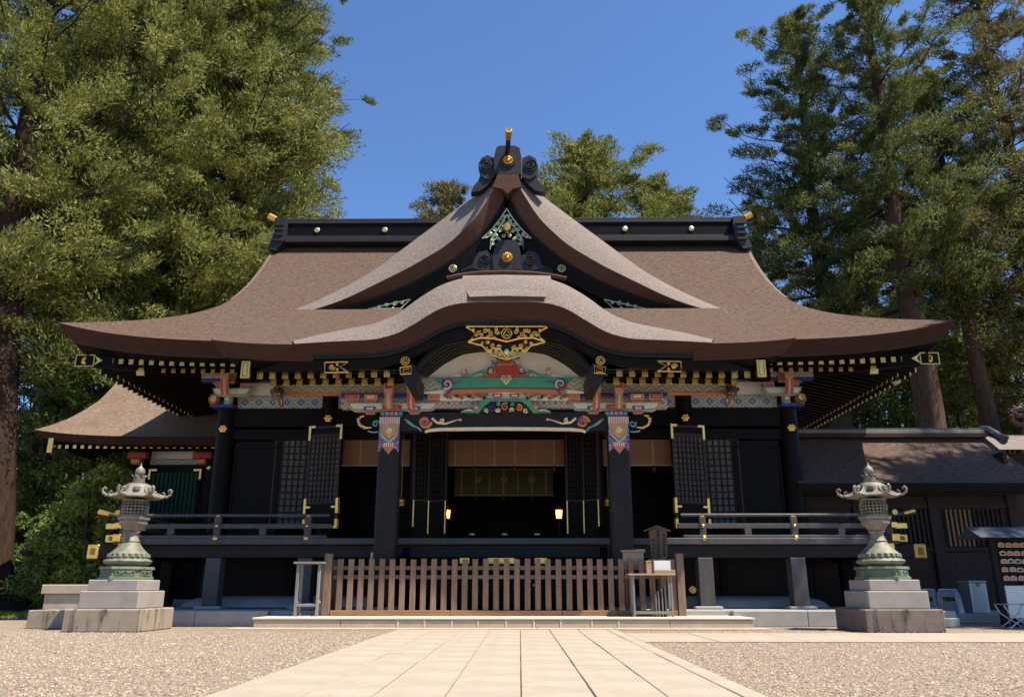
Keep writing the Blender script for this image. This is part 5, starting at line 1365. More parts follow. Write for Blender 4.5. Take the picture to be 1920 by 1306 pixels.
# ================================================================== veranda
VXO, VXI = 8.78, 3.98
vf = FZ
bx('veranda_floor', XC - VXO, XC + VXO, YV, YW + .1, vf - .14, vf, 'lacquer_sunlit')
for sd in (-1, 1): bx('veranda_floor', XC + sd * 7.3, XC + sd * VXO, YW + .102, 29, vf - .14, vf, 'lacquer_sunlit')
bx('veranda_beam', XC - 9.35, XC + 9.35, YV + .12, YV + .36, vf - .42, vf - .143, 'lacquer_worn')  # darker lacquer than the floor edge, standing for the shade below it
for sd in (-1, 1):
    bx('veranda_beam', XC + sd * 8.28, XC + sd * 8.5, YV - .25, 29, vf - .44, vf - .145, 'lacquer_worn')
    xx = XC + sd * 9.35; m = MB(); xa, xb_ = sorted((xx - sd * .22, xx + sd * .03)); m.cbox(xa, xb_, YV + .10, YV + .38, vf - .44, vf - .13, .015); sh = put('beam_shoe', m, 'gold', hall)
    m = MB(); m.cbox(xa + .07, xb_ - .07, YV + .088, YV + .10, vf - .36, vf - .21, .006); put('shoe_boss', m, 'gold_dark', sh)
    bx('beam_shoe', XC + sd * 8.26, XC + sd * 8.52, YV - .28, YV - .1, vf - .46, vf - .13, 'gold')
    # posts on stone pads
    for cxp in (4.45, 6.50, 8.40):
        x = XC + sd * cxp; bx('veranda_post', x - .165, x + .165, YV + .05, YV + .40, PZ + .05, vf - .425, 'lacquer_sunlit'); bx('post_pad', x - .30, x + .30, YV - .05, YV + .5, PZ - .02, PZ + .05, 'podium_stone', hall, .02)
    for y in (20.3, 22.9, 25.6): bx('veranda_post', XC + sd * 8.39 - .14, XC + sd * 8.39 + .14, y - .14, y + .14, PZ, vf - .445, 'lacquer')
bx('crawl_wall', XC - 7.3, XC + 7.3, 19.9, 20.0, .4, vf - .14, 'dark_wood')
for i in range(9): bx('crawl_batten', XC - 7.0 + 1.75 * i - .09, XC - 7.0 + 1.75 * i + .09, 19.84, 19.899, .4, vf - .14, 'lacquer')
p = P(1299, 1105, 19.8); m = MB(); m.lathe((p[0], 19.82, p[2]), [(.10, .02), (.10, -.01), (.085, -.02), (.075, -.005), (.05, -.005), (.03, -.03)], 16, axis='y'); put('nail_cover', m, 'gold', hall, smooth=True)
# railing
rail_ys = (18.22,)
RT, RM, RL = zat(964.5, YV), zat(985, YV), zat(1008.5, YV)
for sd in (-1, 1):
    rl = put('railing', (lambda m: (m.tube([(XC + sd * 3.98, YV + .12, RT), (XC + sd * 6, YV + .12, RT), (XC + sd * 8.7, YV + .12, RT), (XC + sd * 9.0, YV + .12, RT + .03), (XC + sd * 9.2, YV + .12, RT + .07)], .038, 12), m)[1])(MB()), 'lacquer_sunlit', hall, smooth=True)
    sidex = XC + sd * 8.62
    m = MB(); x0, x1 = sorted((XC + sd * 3.9, XC + sd * 9.0)); m.cbox(x0, x1, YV + .07, YV + .17, RM - .052, RM + .052, .006); put('middle_rail', m, 'lacquer_sunlit', rl)
    m = MB(); x0, x1 = sorted((XC + sd * 4.0, XC + sd * 8.95)); m.cbox(x0, x1, YV + .03, YV + .21, RL - .072, RL + .072, .008); put('lower_rail', m, 'lacquer_sunlit', rl)
    for nm, z, h in (('top_rail', RT, .04), ('middle_rail', RM + .004, .05), ('lower_rail', RL + .004, .07)):
        m = MB(); m.cbox(sidex - h, sidex + h, YV - .18, 28.8, z - h, z + h, .008); put(nm, m, 'lacquer_sunlit', rl)
    # gilt ends
    m = MB(); m.tube([(XC + sd * 9.0, YV + .12, RT + .03), (XC + sd * 9.25, YV + .12, RT + .085)], [.05, .062], 10); put('rail_finial', m, 'gold', rl, smooth=True); m = MB(); m.tube([(sidex, YV - .12, RT + .01), (sidex, YV - .30, RT + .03)], [.05, .06], 10); put('rail_finial', m, 'gold', rl, smooth=True)
    m = MB(); xe = XC + sd * 9.0; xa, xb_ = sorted((xe - sd * .25, xe + sd * .02)); m.cbox(xa, xb_, YV + .06, YV + .18, RM - .062, RM + .062, .008); put('rail_shoe', m, 'gold', rl)
    m = MB(); m.cbox(sidex - .062, sidex + .062, YV - .2, YV - .05, RM - .058, RM + .066, .008); put('rail_shoe', m, 'gold', rl)
    m = MB(); xe = XC + sd * 8.95; xa, xb_ = sorted((xe - sd * .28, xe + sd * .02)); m.cbox(xa, xb_, YV + .02, YV + .22, RL - .082, RL + .082, .01); sh = put('rail_shoe', m, 'gold', rl)
    m = MB(); m.cbox(xa + .08, xb_ - .06, YV + .008, YV + .02, RL - .045, RL + .045, .006); put('shoe_boss', m, 'gold_dark', sh)
    m = MB(); m.cbox(sidex - .082, sidex + .082, YV - .2, YV - .03, RL - .076, RL + .086, .01); put('rail_shoe', m, 'gold', rl)
    for cxp in (4.45, 6.50, 8.62):
        x = XC + sd * cxp; m = MB(); m.cbox(x - .072, x + .072, YV + .055, YV + .185, vf, RT - .03, .008); ps = put('rail_post', m, 'lacquer_sunlit', rl)
        for z, r, y in ((RM, .045, YV + .055), (RL, .062, YV + .028)):
            if cxp > 8: continue
            m = MB(); m.lathe((x, y, z), [(r, .01), (r, -.012), (r * .75, -.03), (r * .2, -.042)], 14, axis='y'); put('rail_boss', m, 'gold', ps, smooth=True)
        m = MB(); m.lathe((x, YV + .12, RT - .055), [(.07, 0), (.055, .03), (.06, .05)], 8); put('rail_saddle', m, 'gold', ps)
    for cxp in (5.46, 7.55):
        x = XC + sd * cxp; m = MB(); m.cbox(x - .075, x + .075, YV + .07, YV + .17, RL + .073, RM - .053, .006); put('rail_strut', m, 'lacquer_sunlit', rl)
# stairs up to the floor, between the pillars
for i in range(6):
    z = .32 + .27 * i; y = 17.35 + .28 * i
    if z < vf: bx('stair_tread', XC - 2.15, XC + 2.15, y, y + .34, z - .06, z, 'lacquer')
    if z < vf: bx('stair_riser', XC - 2.15, XC + 2.15, y + .04, y + .07, z - .27, z - .061, 'lacquer')
for sd in (-1, 1):
    m = MB(); m.beam((XC + sd * 2.2, 17.3, .5), (XC + sd * 2.2, 18.9, 1.95), .14, .4); put('stair_string', m, 'lacquer', hall)
# offertory chest behind the fence
ox, oy = XC + .0, 17.05
box = thing('offertory_chest', 'wide black offertory chest with gold plates behind the wooden fence', 'chest', (ox, oy, .205))
m = MB(); m.cbox(ox - 1.5, ox + 1.5, oy - .1, oy + .35, .33, 1.30, .02); put('chest_body', m, 'lacquer', box)
for s_ in (-1.2, 1.2): m = MB(); m.cbox(ox + s_ - .2, ox + s_ + .2, oy - .14, oy + .4, .206, .33, .01); put('chest_foot', m, 'lacquer', box)
for i in range(16): m = MB(); xx = ox - 1.42 + i * .19; m.box(xx, xx + .07, oy - .12, oy + .37, 1.301, 1.34); put('grate_bar', m, 'lacquer', box)
for pa, pb in ((862, 880), (914, 966), (1002, 1026)):
    a, b = P(pa, 1047, oy - .11), P(pb, 1056, oy - .11); m = MB(); m.cbox(a[0], b[0], oy - .125, oy - .10, 1.21, 1.33, .006); put('chest_plate', m, 'gold', box)
for dx, dz in ((0, 0), (.05, .07), (-.05, .07), (0, .14), (.05, -.08), (-.05, -.08)):
    p = P(1001, 1096, oy - .11); m = MB(); m.lathe((p[0] + dx * 1.6, oy - .105, p[2] + dz), [(.025, .01), (.02, -.008)], 6, axis='y'); put('chest_mark', m, 'paint_white', box)

# ================================================================== bronze lanterns on stone steps
def bronze_lantern(cx, cy, label, plinth_mat):
    ln = thing('bronze_lantern', label, 'lantern', (cx, cy, 0))
    Z = lambda py: P(262, py, cy)[2]
    zp, z2, z1 = P(190, 1141, cy - .67)[2], P(230, 1107, cy - .52)[2], P(235, 1086, cy - .45)[2]
    m = MB(); m.cbox(cx - .68, cx + .68, cy - .68, cy + .68, 0, zp, .02); put('plinth', m, plinth_mat, ln)
    m = MB(); m.cbox(cx - .53, cx + .53, cy - .53, cy + .53, zp, z2, .015); put('stone_tier', m, 'lantern_stone', ln)
    m = MB(); m.cbox(cx - .45, cx + .45, cy - .45, cy + .45, z2, z1, .015); put('stone_tier', m, 'lantern_stone', ln)
    rot = R(-90 - 8 * (1 if cx < 0 else -1))
    # hexagonal panelled foot
    h0 = z1; h1 = Z(1062)
    m = MB(); m.lathe((cx, cy, 0), [(.47, h0), (.47, h0 + .05), (.44, h0 + .06), (.43, h1 - .06), (.47, h1 - .045), (.46, h1)], 6, rot=rot); ft_ = put('panelled_foot', m, 'bronze', ln)
    for k in range(6):
        a = rot + R(30) + k * math.pi / 3; m = MB(); r = .43 * math.cos(R(30)) + .012
        for xa, xb_, za, zb_ in ((-.15, .15, h0 + .075, h0 + .09), (-.15, .15, h1 - .085, h1 - .07), (-.165, -.15, h0 + .075, h1 - .07), (.15, .165, h0 + .075, h1 - .07), (-.10, -.02, h0 + .11, h0 + .15), (.03, .11, h0 + .12, h0 + .155)): m.box(xa, xb_, -.012, .012, za, zb_)
        c_, s_ = math.cos(a + math.pi / 2), math.sin(a + math.pi / 2); m.v = [(cx + r * math.cos(a) + x * c_ - y * s_, cy + r * math.sin(a) + x * s_ + y * c_, z) for x, y, z in m.v]; put('foot_panel', m, 'bronze', ft_)
    # flaring base, waist, bell
    m = MB(); m.lathe((cx, cy, 0), [(.30, h1), (.40, Z(1056)), (.42, Z(1052)), (.41, Z(1050)), (.33, Z(1046)), (.335, Z(1040)), (.345, Z(1038)), (.32, Z(1036)), (.24, Z(1028)), (.17, Z(1019)), (.15, Z(1016))], 24); bell = put('lotus_base', m, 'bronze', ln, smooth=True)
    for k in range(20):
        a = k * 2 * math.pi / 20; m = MB(); m.lathe((cx + .335 * math.cos(a), cy + .335 * math.sin(a), Z(1047)), [(.02, 0), (.045, .03), (.035, .075), (.008, .09)], 6); put('lotus_petal', m, 'bronze', bell, smooth=True)
    m = MB(); m.lathe((cx, cy, 0), [(.15, Z(1016)), (.165, Z(1014.5)), (.15, Z(1013)), (.115, Z(1006)), (.11, Z(1002)), (.135, Z(999)), (.15, Z(997)), (.14, Z(996))], 20); put('waist', m, 'bronze', ln, smooth=True)
    m = MB(); m.lathe((cx, cy, 0), [(.13, Z(996)), (.22, Z(984)), (.245, Z(982)), (.25, Z(976)), (.235, Z(975.5)), (.275, Z(974)), (.285, Z(968.5)), (.26, Z(967.5))], 6, rot=rot); put('platform', m, 'bronze', ln)
    # fire box: latticed drum
    zb, zt = Z(967), Z(938); m = MB(); m.lathe((cx, cy, 0), [(.17, zb), (.17, zt)], 14); drum = put('dark_core', m, 'lacquer', ln)
    def rr(t): return .20 + .035 * math.sin(math.pi * t)
    m = MB(); m.lathe((cx, cy, 0), [(.235, zb), (.235, zb + .02), (.2, zb + .022)], 20); put('fire_box_rim', m, 'bronze', ln); m = MB(); m.lathe((cx, cy, 0), [(.2, zt - .022), (.235, zt - .02), (.235, zt)], 20); put('fire_box_rim', m, 'bronze', ln)
    for k in range(22):
        a = k * 2 * math.pi / 22; m = MB(); m.tube([(cx + rr(t) * math.cos(a), cy + rr(t) * math.sin(a), zb + (zt - zb) * t) for t in (0, .25, .5, .75, 1)], .0125, 4); put('lattice_bar', m, 'bronze', drum)
    for j in range(1, 5):
        t = j / 5; m = MB(); m.tube([(cx + rr(t) * math.cos(a), cy + rr(t) * math.sin(a), zb + (zt - zb) * t) for a in np.linspace(0, 2 * math.pi, 25)[:-1]], .0125, 4, closed=True); put('lattice_bar', m, 'bronze', drum)
    # curved hexagonal roof with curls
    prof6 = [(.50, 933.5, 1.0), (.50, 931.5, 1.0), (.40, 929, 1.0), (.31, 925, .9), (.265, 920, .7), (.25, 914, .45), (.225, 909.5, .3), (.17, 906.5, .15), (.10, 905.5, 0)]
    rows = []
    for r, py, hx in prof6:
        ring = []
        for k in range(48):
            a = rot + 2 * math.pi * k / 48; ph = (k % 8) / 8 * math.pi / 3 - math.pi / 6
            hexr = math.cos(R(30)) / math.cos(ph); ph2 = abs(ph + 0) ; 
            hexr = math.cos(R(30)) / math.cos((((a - rot) % (math.pi / 3)) - math.pi / 6))
            q = r * (1 - hx + hx * (hexr * 1.02)); up2 = .05 * hx * max(0, (hexr - .9) / .1) * (r / .5) ** 3
            ring.append((cx + q * math.cos(a), cy + q * math.sin(a), Z(py) + up2))
        rows.append(ring)
    m = MB(); m.grid(rows, close=True); n = 48; m.f.append(tuple(range(n - 1, -1, -1))); m.f.append(tuple(range(8 * n, 9 * n))); rf = put('lantern_roof', m, 'bronze', ln, smooth=True)
    for k in range(6):
        a = rot + k * math.pi / 3; ca, sa = math.cos(a), math.sin(a); zt_ = Z(932)
        pr = [(.22, Z(912)), (.265, Z(919)), (.33, Z(925)), (.42, Z(929)), (.52, Z(931)), (.585, zt_ + .06), (.60, zt_ + .12), (.57, zt_ + .155), (.535, zt_ + .13), (.545, zt_ + .10)]
        m = MB(); m.tube([(cx + r * ca, cy + r * sa, z + .012) for r, z in pr], [.014, .016, .018, .022, .026, .026, .024, .022, .018, .012], 6)
        m.tube([(cx + r * ca, cy + r * sa, z) for r, z in ((.47, zt_ + .03), (.475, zt_ + .09), (.445, zt_ + .11), (.43, zt_ + .085))], [.018, .017, .014, .01], 6); put('roof_curl', m, 'bronze', rf, smooth=True)
        a2 = a + R(30); p = (cx + .255 * math.cos(a2), cy + .255 * math.sin(a2), Z(917)); m = MB(); m.lathe(p, [(.0, -.07), (.06, -.03), (.065, .02), (.0, .06)], 8); put('roof_medallion', m, 'bronze', rf, smooth=True)
    m = MB(); m.lathe((cx, cy, 0), [(.115, Z(906)), (.12, Z(903)), (.10, Z(902)), (.105, Z(897)), (.05, Z(895.5)), (.075, Z(894)), (.05, Z(892)), (.085, Z(888)), (.092, Z(884)), (.075, Z(879)), (.03, Z(875)), (.012, Z(872)), (.004, Z(867))], 16); put('jewel', m, 'bronze', ln, smooth=True)
    for k in range(6):
        a = rot + k * math.pi / 3; m = MB(); m.tube([(cx + r * math.cos(a), cy + r * math.sin(a), z) for r, z in ((.05, Z(894)), (.10, Z(893)), (.145, Z(890)))], [.03, .026, .004], 5); put('jewel_petal', m, 'bronze', ln, smooth=True)
bronze_lantern(-6.88, 15.07, 'bronze lantern with pale stained plinth standing in full sun by the leafy shrubs', 'plinth_pale')
bronze_lantern(7.00, 15.07, 'bronze lantern on dark brown stained plinth beside the stacked folding chairs', 'plinth_dark')

# ================================================================== wooden fence on the step
FY = 16.45; ST = .205
fence = thing('picket_fence', 'brown wooden picket fence across the stone step before the shrine stairs', 'fence', (0, FY, ST))
fz = lambda py: P(947, py, FY)[2]
bx2 = lambda nm, x0, x1, y0, y1, z0, z1, mat, par, c=.006, org=None: put(nm, (lambda m: (m.cbox(min(x0, x1), max(x0, x1), y0, y1, z0, z1, c), m)[1])(MB()), mat, par, org=org)
fr = random.Random(11)
for k in range(33):
    px = 637 + 19.55 * k; x = P(px, 1095, FY)[0]
    lean = fr.uniform(-.004, .004); dz = fr.uniform(-.008, .008)
    m = MB(); m.cbox(-.056, .056, -.03, .03, ST + .10, fz(1047) + dz, .006); m.v = [(xx + x + lean * z, yy + FY, z) for xx, yy, z in m.v]
    put('picket', m, 'fence_wood', fence, org=(x, FY, ST))
for px in (614, 1276):
    x = P(px, 1095, FY)[0]; bx2('end_post', x - .075, x + .075, FY - .07, FY + .07, ST, fz(1037), 'fence_wood', fence, .008, (x, FY, ST))
secs = [P(p_, 1100, FY)[0] for p_ in (622, 845, 1053, 1268)]
for i in range(3):
    for py0, py1 in ((1060, 1067.5), (1077, 1084.5)):
        bx2('rail', secs[i] + .004, secs[i + 1] - .004, FY + .031, FY + .085, fz(py1), fz(py0), 'fence_wood', fence, .005, ((secs[i] + secs[i + 1]) / 2, FY, fz(py0)))
    bx2('base_board', secs[i] + .004, secs[i + 1] - .004, FY - .06, FY + .07, ST, ST + .105, 'base_wood', fence, .008, (secs[i], FY, ST))
for x in (P(614, 1095, FY)[0], P(1276, 1095, FY)[0]):
    for k in range(4): bx2('picket', x - .03, x + .03, FY + .25 + .21 * k, FY + .36 + .21 * k, ST + .01, fz(1047), 'fence_wood', fence)
    bx2('rail', x - .02, x + .02, FY + .08, FY + 1.05, fz(1067), fz(1060), 'fence_wood', fence)

# ================================================================== small furniture
def leg_table(name, label, cat, x0, x1, y0, y1, z0, z1, top_t, legw, topmat, legmat, stretch=None, over=.05):
    t = thing(name, label, cat, ((x0 + x1) / 2, (y0 + y1) / 2, z0))
    bx2('table_top', x0 - over, x1 + over, y0 - .04, y1 + .04, z1 - top_t, z1, topmat, t)
    for x in (x0, x1 - legw):
        for y in (y0, y1 - legw): bx2('leg', x, x + legw, y, y + legw, z0, z1 - top_t - .001, legmat, t)
    if stretch:
        for y in (y0, y1 - legw): bx2('stretcher', x0 + legw, x1 - legw, y + .005, y + legw - .005, z0 + stretch, z0 + stretch + .05, legmat, t)
        for x in (x0, x1 - legw): bx2('stretcher', x + .005, x + legw - .005, y0 + legw, y1 - legw, z0 + stretch + .06, z0 + stretch + .11, legmat, t)
    return t
ty = 16.05
p0, p1 = P(1184, 1100, ty), P(1258, 1100, ty); ztab = P(1220, 1075, ty)[2]
tb = leg_table('offering_table', 'narrow grey table with pale top standing against the picket fence', 'table', p0[0], p1[0], ty - .16, ty + .16, ST, ztab, .03, .04, 'pale_wood', 'grey_wood', .05, .07)
# stock on the table
zt = ztab
p = P(1216, 1063, ty); bk = thing('wooden_tube', 'pale upright wooden stick box on the offering table', 'box', (p[0], ty, zt)); bx2('tube_body', p[0] - .05, p[0] + .05, ty - .05, ty + .05, zt, P(0, 1051, ty)[2], 'pale_wood', bk); bx2('tube_rim', p[0] - .056, p[0] + .056, ty - .056, ty + .056, P(0, 1051, ty)[2] - .03, P(0, 1051, ty)[2] - .01, 'base_wood', bk, .003)
p = P(1243, 1072, ty); tr = thing('slip_tray', 'flat pale tray with a leaning white paper card on the offering table', 'tray', (p[0], ty, zt)); bx2('tray', p[0] - .19, p[0] + .21, ty - .15, ty - .02, zt, zt + .07, 'pale_wood', tr)
m = MB(); a, b = P(1226, 1051, ty + .06), P(1258, 1072, ty); m.box(a[0], b[0], ty + .03, ty + .045, zt, a[2]); put('paper_card', m, 'paper', tr)
m = MB(); m.box(a[0] - .012, b[0] + .012, ty + .0455, ty + .06, zt, a[2] + .012); put('card_back', m, 'aluminium', tr)
# slatted rack of sticks under the table
for i, px in enumerate((1228, 1233, 1240, 1246)):
    p = P(px, 1120, ty + .02); lt = thing('folded_board', 'thin grey folded boards leaning under the offering table', 'board', (p[0], ty + .05, ST), 'boards under the table')
    bx2('board', p[0] - .012, p[0] + .012, ty - .1, ty + .14, ST, ST + .42 + .05 * i, 'grey_wood', lt, .003)
# notice board with a little roof
sy = 16.95; sg = thing('notice_board', 'brown wooden notice board with gabled top and brushed writing', 'notice board', (P(1237, 1000, sy)[0], sy, ST))
q = lambda px, py: (P(px, py, sy)[0], P(px, py, sy)[2])
m = MB(); m.prism([q(1216, 995), q(1232, 988), q(1250, 994), q(1252, 1052), q(1222, 1052)], sy - .02, sy + .02); put('board', m, 'sign_wood', sg)
m = MB(); a, b, c = q(1207, 995), q(1231, 985.5), q(1257, 995); m.beam((a[0], sy, a[1]), (b[0], sy, b[1]), .10, .025, (0, 0, 1)); m.beam((b[0], sy, b[1]), (c[0], sy, c[1]), .10, .025, (0, 0, 1)); put('board_roof', m, 'sign_wood', sg)
pr_ = random.Random(5)
for ci, pxc in enumerate((1224.5, 1234, 1245)):
    m = MB(); n = (5, 8, 7)[ci]; ya, yb = ((1008, 1046), (992, 1048), (1000, 1042))[ci]
    for i in range(n):
        py = ya + (yb - ya) * (i + .5) / n; c = q(pxc + .2 * (py - 1020) / 10, py); s = .034 if ci == 1 else .025
        for j in range(4): zz = c[1] + s * (.75 - .5 * j); wv = s * pr_.uniform(.45, 1); m.box(c[0] - wv, c[0] + wv, sy - .0255, sy - .0205, zz - .005, zz + .005)
        for j in range(2): xx = c[0] + s * pr_.uniform(-.6, .6); m.box(xx - .005, xx + .005, sy - .0262, sy - .0206, c[1] - s * .9, c[1] + s * .9)
    put('writing_column', m, 'ink', sg)
bx2('sign_post', P(1234, 1060, sy)[0] - .04, P(1234, 1060, sy)[0] + .04, sy + .021, sy + .09, ST, P(1234, 1000, sy)[2], 'sign_wood', sg)
# pale wooden collection box on a stand behind the fence
cy_ = 16.85; a, b = P(1166, 1035, cy_), P(1206, 1060, cy_); cb_ = thing('collection_box', 'pale wooden box with sloping lid standing behind the fence pickets', 'box', ((a[0] + b[0]) / 2, cy_, ST))
bx2('box_body', a[0], b[0], cy_ - .12, cy_ + .14, b[2], a[2], 'pale_wood', cb_); bx2('box_lid', a[0] - .035, b[0] + .035, cy_ - .16, cy_ + .18, a[2] + .001, a[2] + .045, 'pale_wood', cb_)
bx2('paper_slip', b[0] - .17, b[0] + .02, cy_ - .13, cy_ + .03, a[2] + .046, a[2] + .055, 'paper', cb_, .002)
for x in (a[0] + .03, b[0] - .08):
    for y in (cy_ - .1, cy_ + .08): bx2('leg', x, x + .05, y, y + .05, ST, b[2] - .001, 'pale_wood', cb_)
# tall grey stand at the other end of the fence
sy2 = 16.35; p0, p1 = P(558, 1100, sy2), P(603, 1100, sy2); zs = P(580, 1053, sy2)[2]
leg_table('grey_stand', 'tall weathered grey wooden stand at the end of the fence', 'stand', p0[0], p1[0], sy2 - .18, sy2 + .18, ST, zs, .04, .055, 'grey_wood', 'grey_wood', .18, .06)
# slender bamboo ladle rest behind the fence
p = P(698, 1035, 17.1); sk = thing('bamboo_pole', 'short yellow bamboo pole standing behind the fence', 'pole', (p[0], 17.1, ST)); m = MB(); m.lathe((p[0], 17.1, 0), [(.03, ST), (.03, p[2] - .1), (.033, p[2] - .095), (.03, p[2] - .09), (.03, p[2])], 8); put('pole', m, 'paint_cream', sk)

# ================================================================== west annex
annex = thing('annex_building', 'smaller annex with bark hip roof and green barred window beside the hall', 'building', (-11, 24.8, 0))
AX = ([0, .2, .45, .7, 1.0], [14.15, 13.75, 13.42, 13.38, 13.5])
def an_pt(u, s):
    x0 = -interp(s, *AX); x1 = -5.0
    y = 23.2 + 4.4 * s; z = 5.04 + 4.3 * (.62 * s + .38 * s * s)
    return (x0 + (x1 - x0) * u, y, z + .22 * (1 - s) ** 3 * (1 - u) ** 7)
m = MB(); m.grid([[an_pt(i / 30, j / 20) for i in range(31)] for j in range(21)])
m.grid([[(an_pt(0, j / 20)[0], an_pt(0, j / 20)[1] + (27.6 - an_pt(0, j / 20)[1]) * 2 * k / 10, an_pt(0, j / 20)[2] - .22 * (1 - j / 20) ** 3 * min(1, k / 3) * (1 if k < 10 else 0)) for k in range(11)] for j in range(21)]); arf = put('annex_roof', m, 'bark_pale', annex, smooth=True)
e0 = [an_pt(i / 30, 0) for i in range(31)]; e1 = [(x + .2 * (1 - i / 30), y + .2, z - .22) for i, (x, y, z) in enumerate(e0)]; e2 = [(x + .1 * (1 - i / 30), y + .02, z - .06) for i, (x, y, z) in enumerate(e1)]; e3 = [(x + .1, y + 1.6, 5.1) for i, (x, y, z) in enumerate(e2)]
m = MB(); m.grid([e1, e0]); s0 = [(e0[0][0], 23.2 + t, e0[0][2] - .22 * min(1, t / 2)) for t in (0, 1, 2, 4, 6, 8)]; s1 = [(x + .2, y + .2, z - .22) for x, y, z in s0]; m.grid([s0, s1]); put('annex_eave_edge', m, 'bark_edge', annex)
m = MB(); m.grid([e2, e1]); m.grid([e3, e2]); s3 = [(x + 1.6, y, 5.1) for x, y, z in s1]; m.grid([s1, s3]); put('annex_soffit', m, 'lacquer', annex)
for k in range(21):
    p = P(111 + 14.4 * k, 841, 23.55)
    o = bpy.data.objects.new('rafter', raf_me[(0.75, 0.10, 0.095, 0.10)]); o.location = Vector((p[0], 23.55, 4.80)) - wloc(annex); link(o, annex); make_cap(o, .10, .11, (0, -.004, 0))
p = P(96, 836, 23.4); bx2('eave_plate', p[0] - .09, p[0] + .07, 23.35, 23.42, p[2] - .2, p[2] + .24, 'gold', annex)
wx0, wx1 = P(270, 900, 24.8)[0], -7.4
az = lambda py: P(300, py, 24.8)[2]
bx2('annex_wall', wx0, wx1, 24.8, 24.95, .4, 5.3, 'lacquer', annex)
bx2('annex_side_wall', wx0, wx0 + .15, 24.96, 30, .4, 5.3, 'lacquer', annex)
bx2('plaster_panel', wx0 + .1, wx1, 24.76, 24.8, az(860), az(846), 'plaster', annex); bx2('frieze_board', wx0 + .1, wx1, 24.72, 24.8, az(871), az(861), 'zigzag', annex)
for px in (262, 392): x = P(px, 900, 24.6)[0]; m = MB(); m.lathe((x, 24.75, 0), [(.19, .3), (.19, 5.2)], 14); put('annex_column', m, 'lacquer', annex, smooth=True)
for px in (258, 380): p = P(px, 852, 24.4); bx2('bracket', p[0] - .3, p[0] + .3, 24.35, 24.6, p[2] - .13, p[2] + .1, 'paint_red', annex, .03); bx2('bracket', p[0] - .15, p[0] + .15, 24.3, 24.6, p[2] - .3, p[2] - .135, 'paint_orange', annex, .03)
a, b = P(283, 884, 24.72), P(367, 975, 24.72); wnd = put('barred_window', (lambda m: (m.box(a[0], b[0], 24.74, 24.79, b[2], a[2]), m)[1])(MB()), 'lacquer', annex)
nb = 11
for i in range(nb): x = a[0] + .06 + (b[0] - a[0] - .12) * (i + .5) / nb; m = MB(); m.lathe((x, 24.70, 0), [(.047, b[2] + .03), (.047, a[2] - .03)], 4); put('window_bar', m, 'renji_green', wnd)
for xx, s_ in ((a[0] - .04, 1), (b[0] + .04, -1)):
    m = MB(); x0, x1 = sorted((xx, xx + s_ * .07)); m.cbox(x0, x1, 24.64, 24.69, a[2] - .25, a[2] + .08, .006); x0, x1 = sorted((xx + s_ * .07, xx + s_ * .26)); m.cbox(x0, x1, 24.642, 24.692, a[2] + .01, a[2] + .08, .006); put('corner_iron', m, 'gold', wnd)
p = P(392, 876, 24.5); m = MB(); m.lathe((p[0], 24.53, p[2]), [(.09, .02), (.09, -.01), (.04, -.04)], 10, axis='y'); put('nail_cover', m, 'gold', annex)
bx2('annex_base', wx0 - .1, wx1, 24.7, 25.0, 0, .4, 'podium_stone', annex)

# ================================================================== east corridor with old bark roof
cor = thing('corridor_building', 'low brown timber corridor with old bark gable roof in tree shade', 'building', (11, 21.5, 0))
RX0, RX1 = 7.35, 13.62
def cr_pt(x, t):
    y = 19.95 + 2.45 * t; z = 3.24 + 1.62 * (.78 * t + .22 * t * t); return (x, y, z)
m = MB(); m.grid([[cr_pt(RX0 + (RX1 - RX0) * i / 24, j / 12) for i in range(25)] for j in range(13)]); m.grid([[(x, 2 * 22.4 - y, z) for x, y, z in [cr_pt(RX0 + (RX1 - RX0) * i / 24, j / 12) for i in range(25)]] for j in range(13)]); put('corridor_roof', m, 'bark_old', cor, smooth=True)
m = MB(); e0 = [cr_pt(RX0 + (RX1 - RX0) * i / 8, 0) for i in range(9)]; m.grid([[(x, y + .12, z - .2) for x, y, z in e0], e0]); m.grid([[(x, y + 1.3, z + .1) for x, y, z in e0], [(x, y + .12, z - .2) for x, y, z in e0]])
v0 = [cr_pt(RX1, j / 12) for j in range(13)]; m.grid([v0, [(x - .05, y, z - .22) for x, y, z in v0]]); put('eave_edge', m, 'dark_wood', cor)
for dz, hy, h, mt in ((0.0, .34, .12, 'brown_wood'), (.122, .26, .10, 'grey_wood'), (.224, .16, .06, 'slate')): bx2('ridge_course', RX0, RX1 - .1, 22.4 - hy, 22.4 + hy, 4.78 + dz, 4.78 + dz + h, mt, cor)
m = MB(); m.tube([(RX1 - .05, 22.4, 5.05), (RX1 + .02, 22.2, 4.98), (RX1 + .08, 21.9, 4.80), (RX1 + .05, 21.6, 4.58)], [.13, .14, .12, .11], 8); put('ridge_tile', m, 'slate', cor, smooth=True)
for k in range(5): t = k / 5; m = MB(); m.lathe((RX1 + .03 + .02 * k, 22.3 - .16 * k, 5.02 - .085 * k), [(.10, -.05), (.13, 0), (.10, .05)], 10); put('ridge_tile', m, 'slate', cor, smooth=True)
cw = 20.9
bx2('corridor_wall', RX0, RX1 - .3, cw, cw + .1, .2, 3.4, 'brown_wood', cor)
bx2('corridor_end_wall', RX1 - .4, RX1 - .3, cw + .11, 23.9, .2, 4.2, 'brown_wood', cor)
for x in (9.1, 11.05, 13.1): bx2('corridor_post', x - .11, x + .11, cw - .1, cw + .05, .2, 3.35, 'brown_wood', cor, .01)
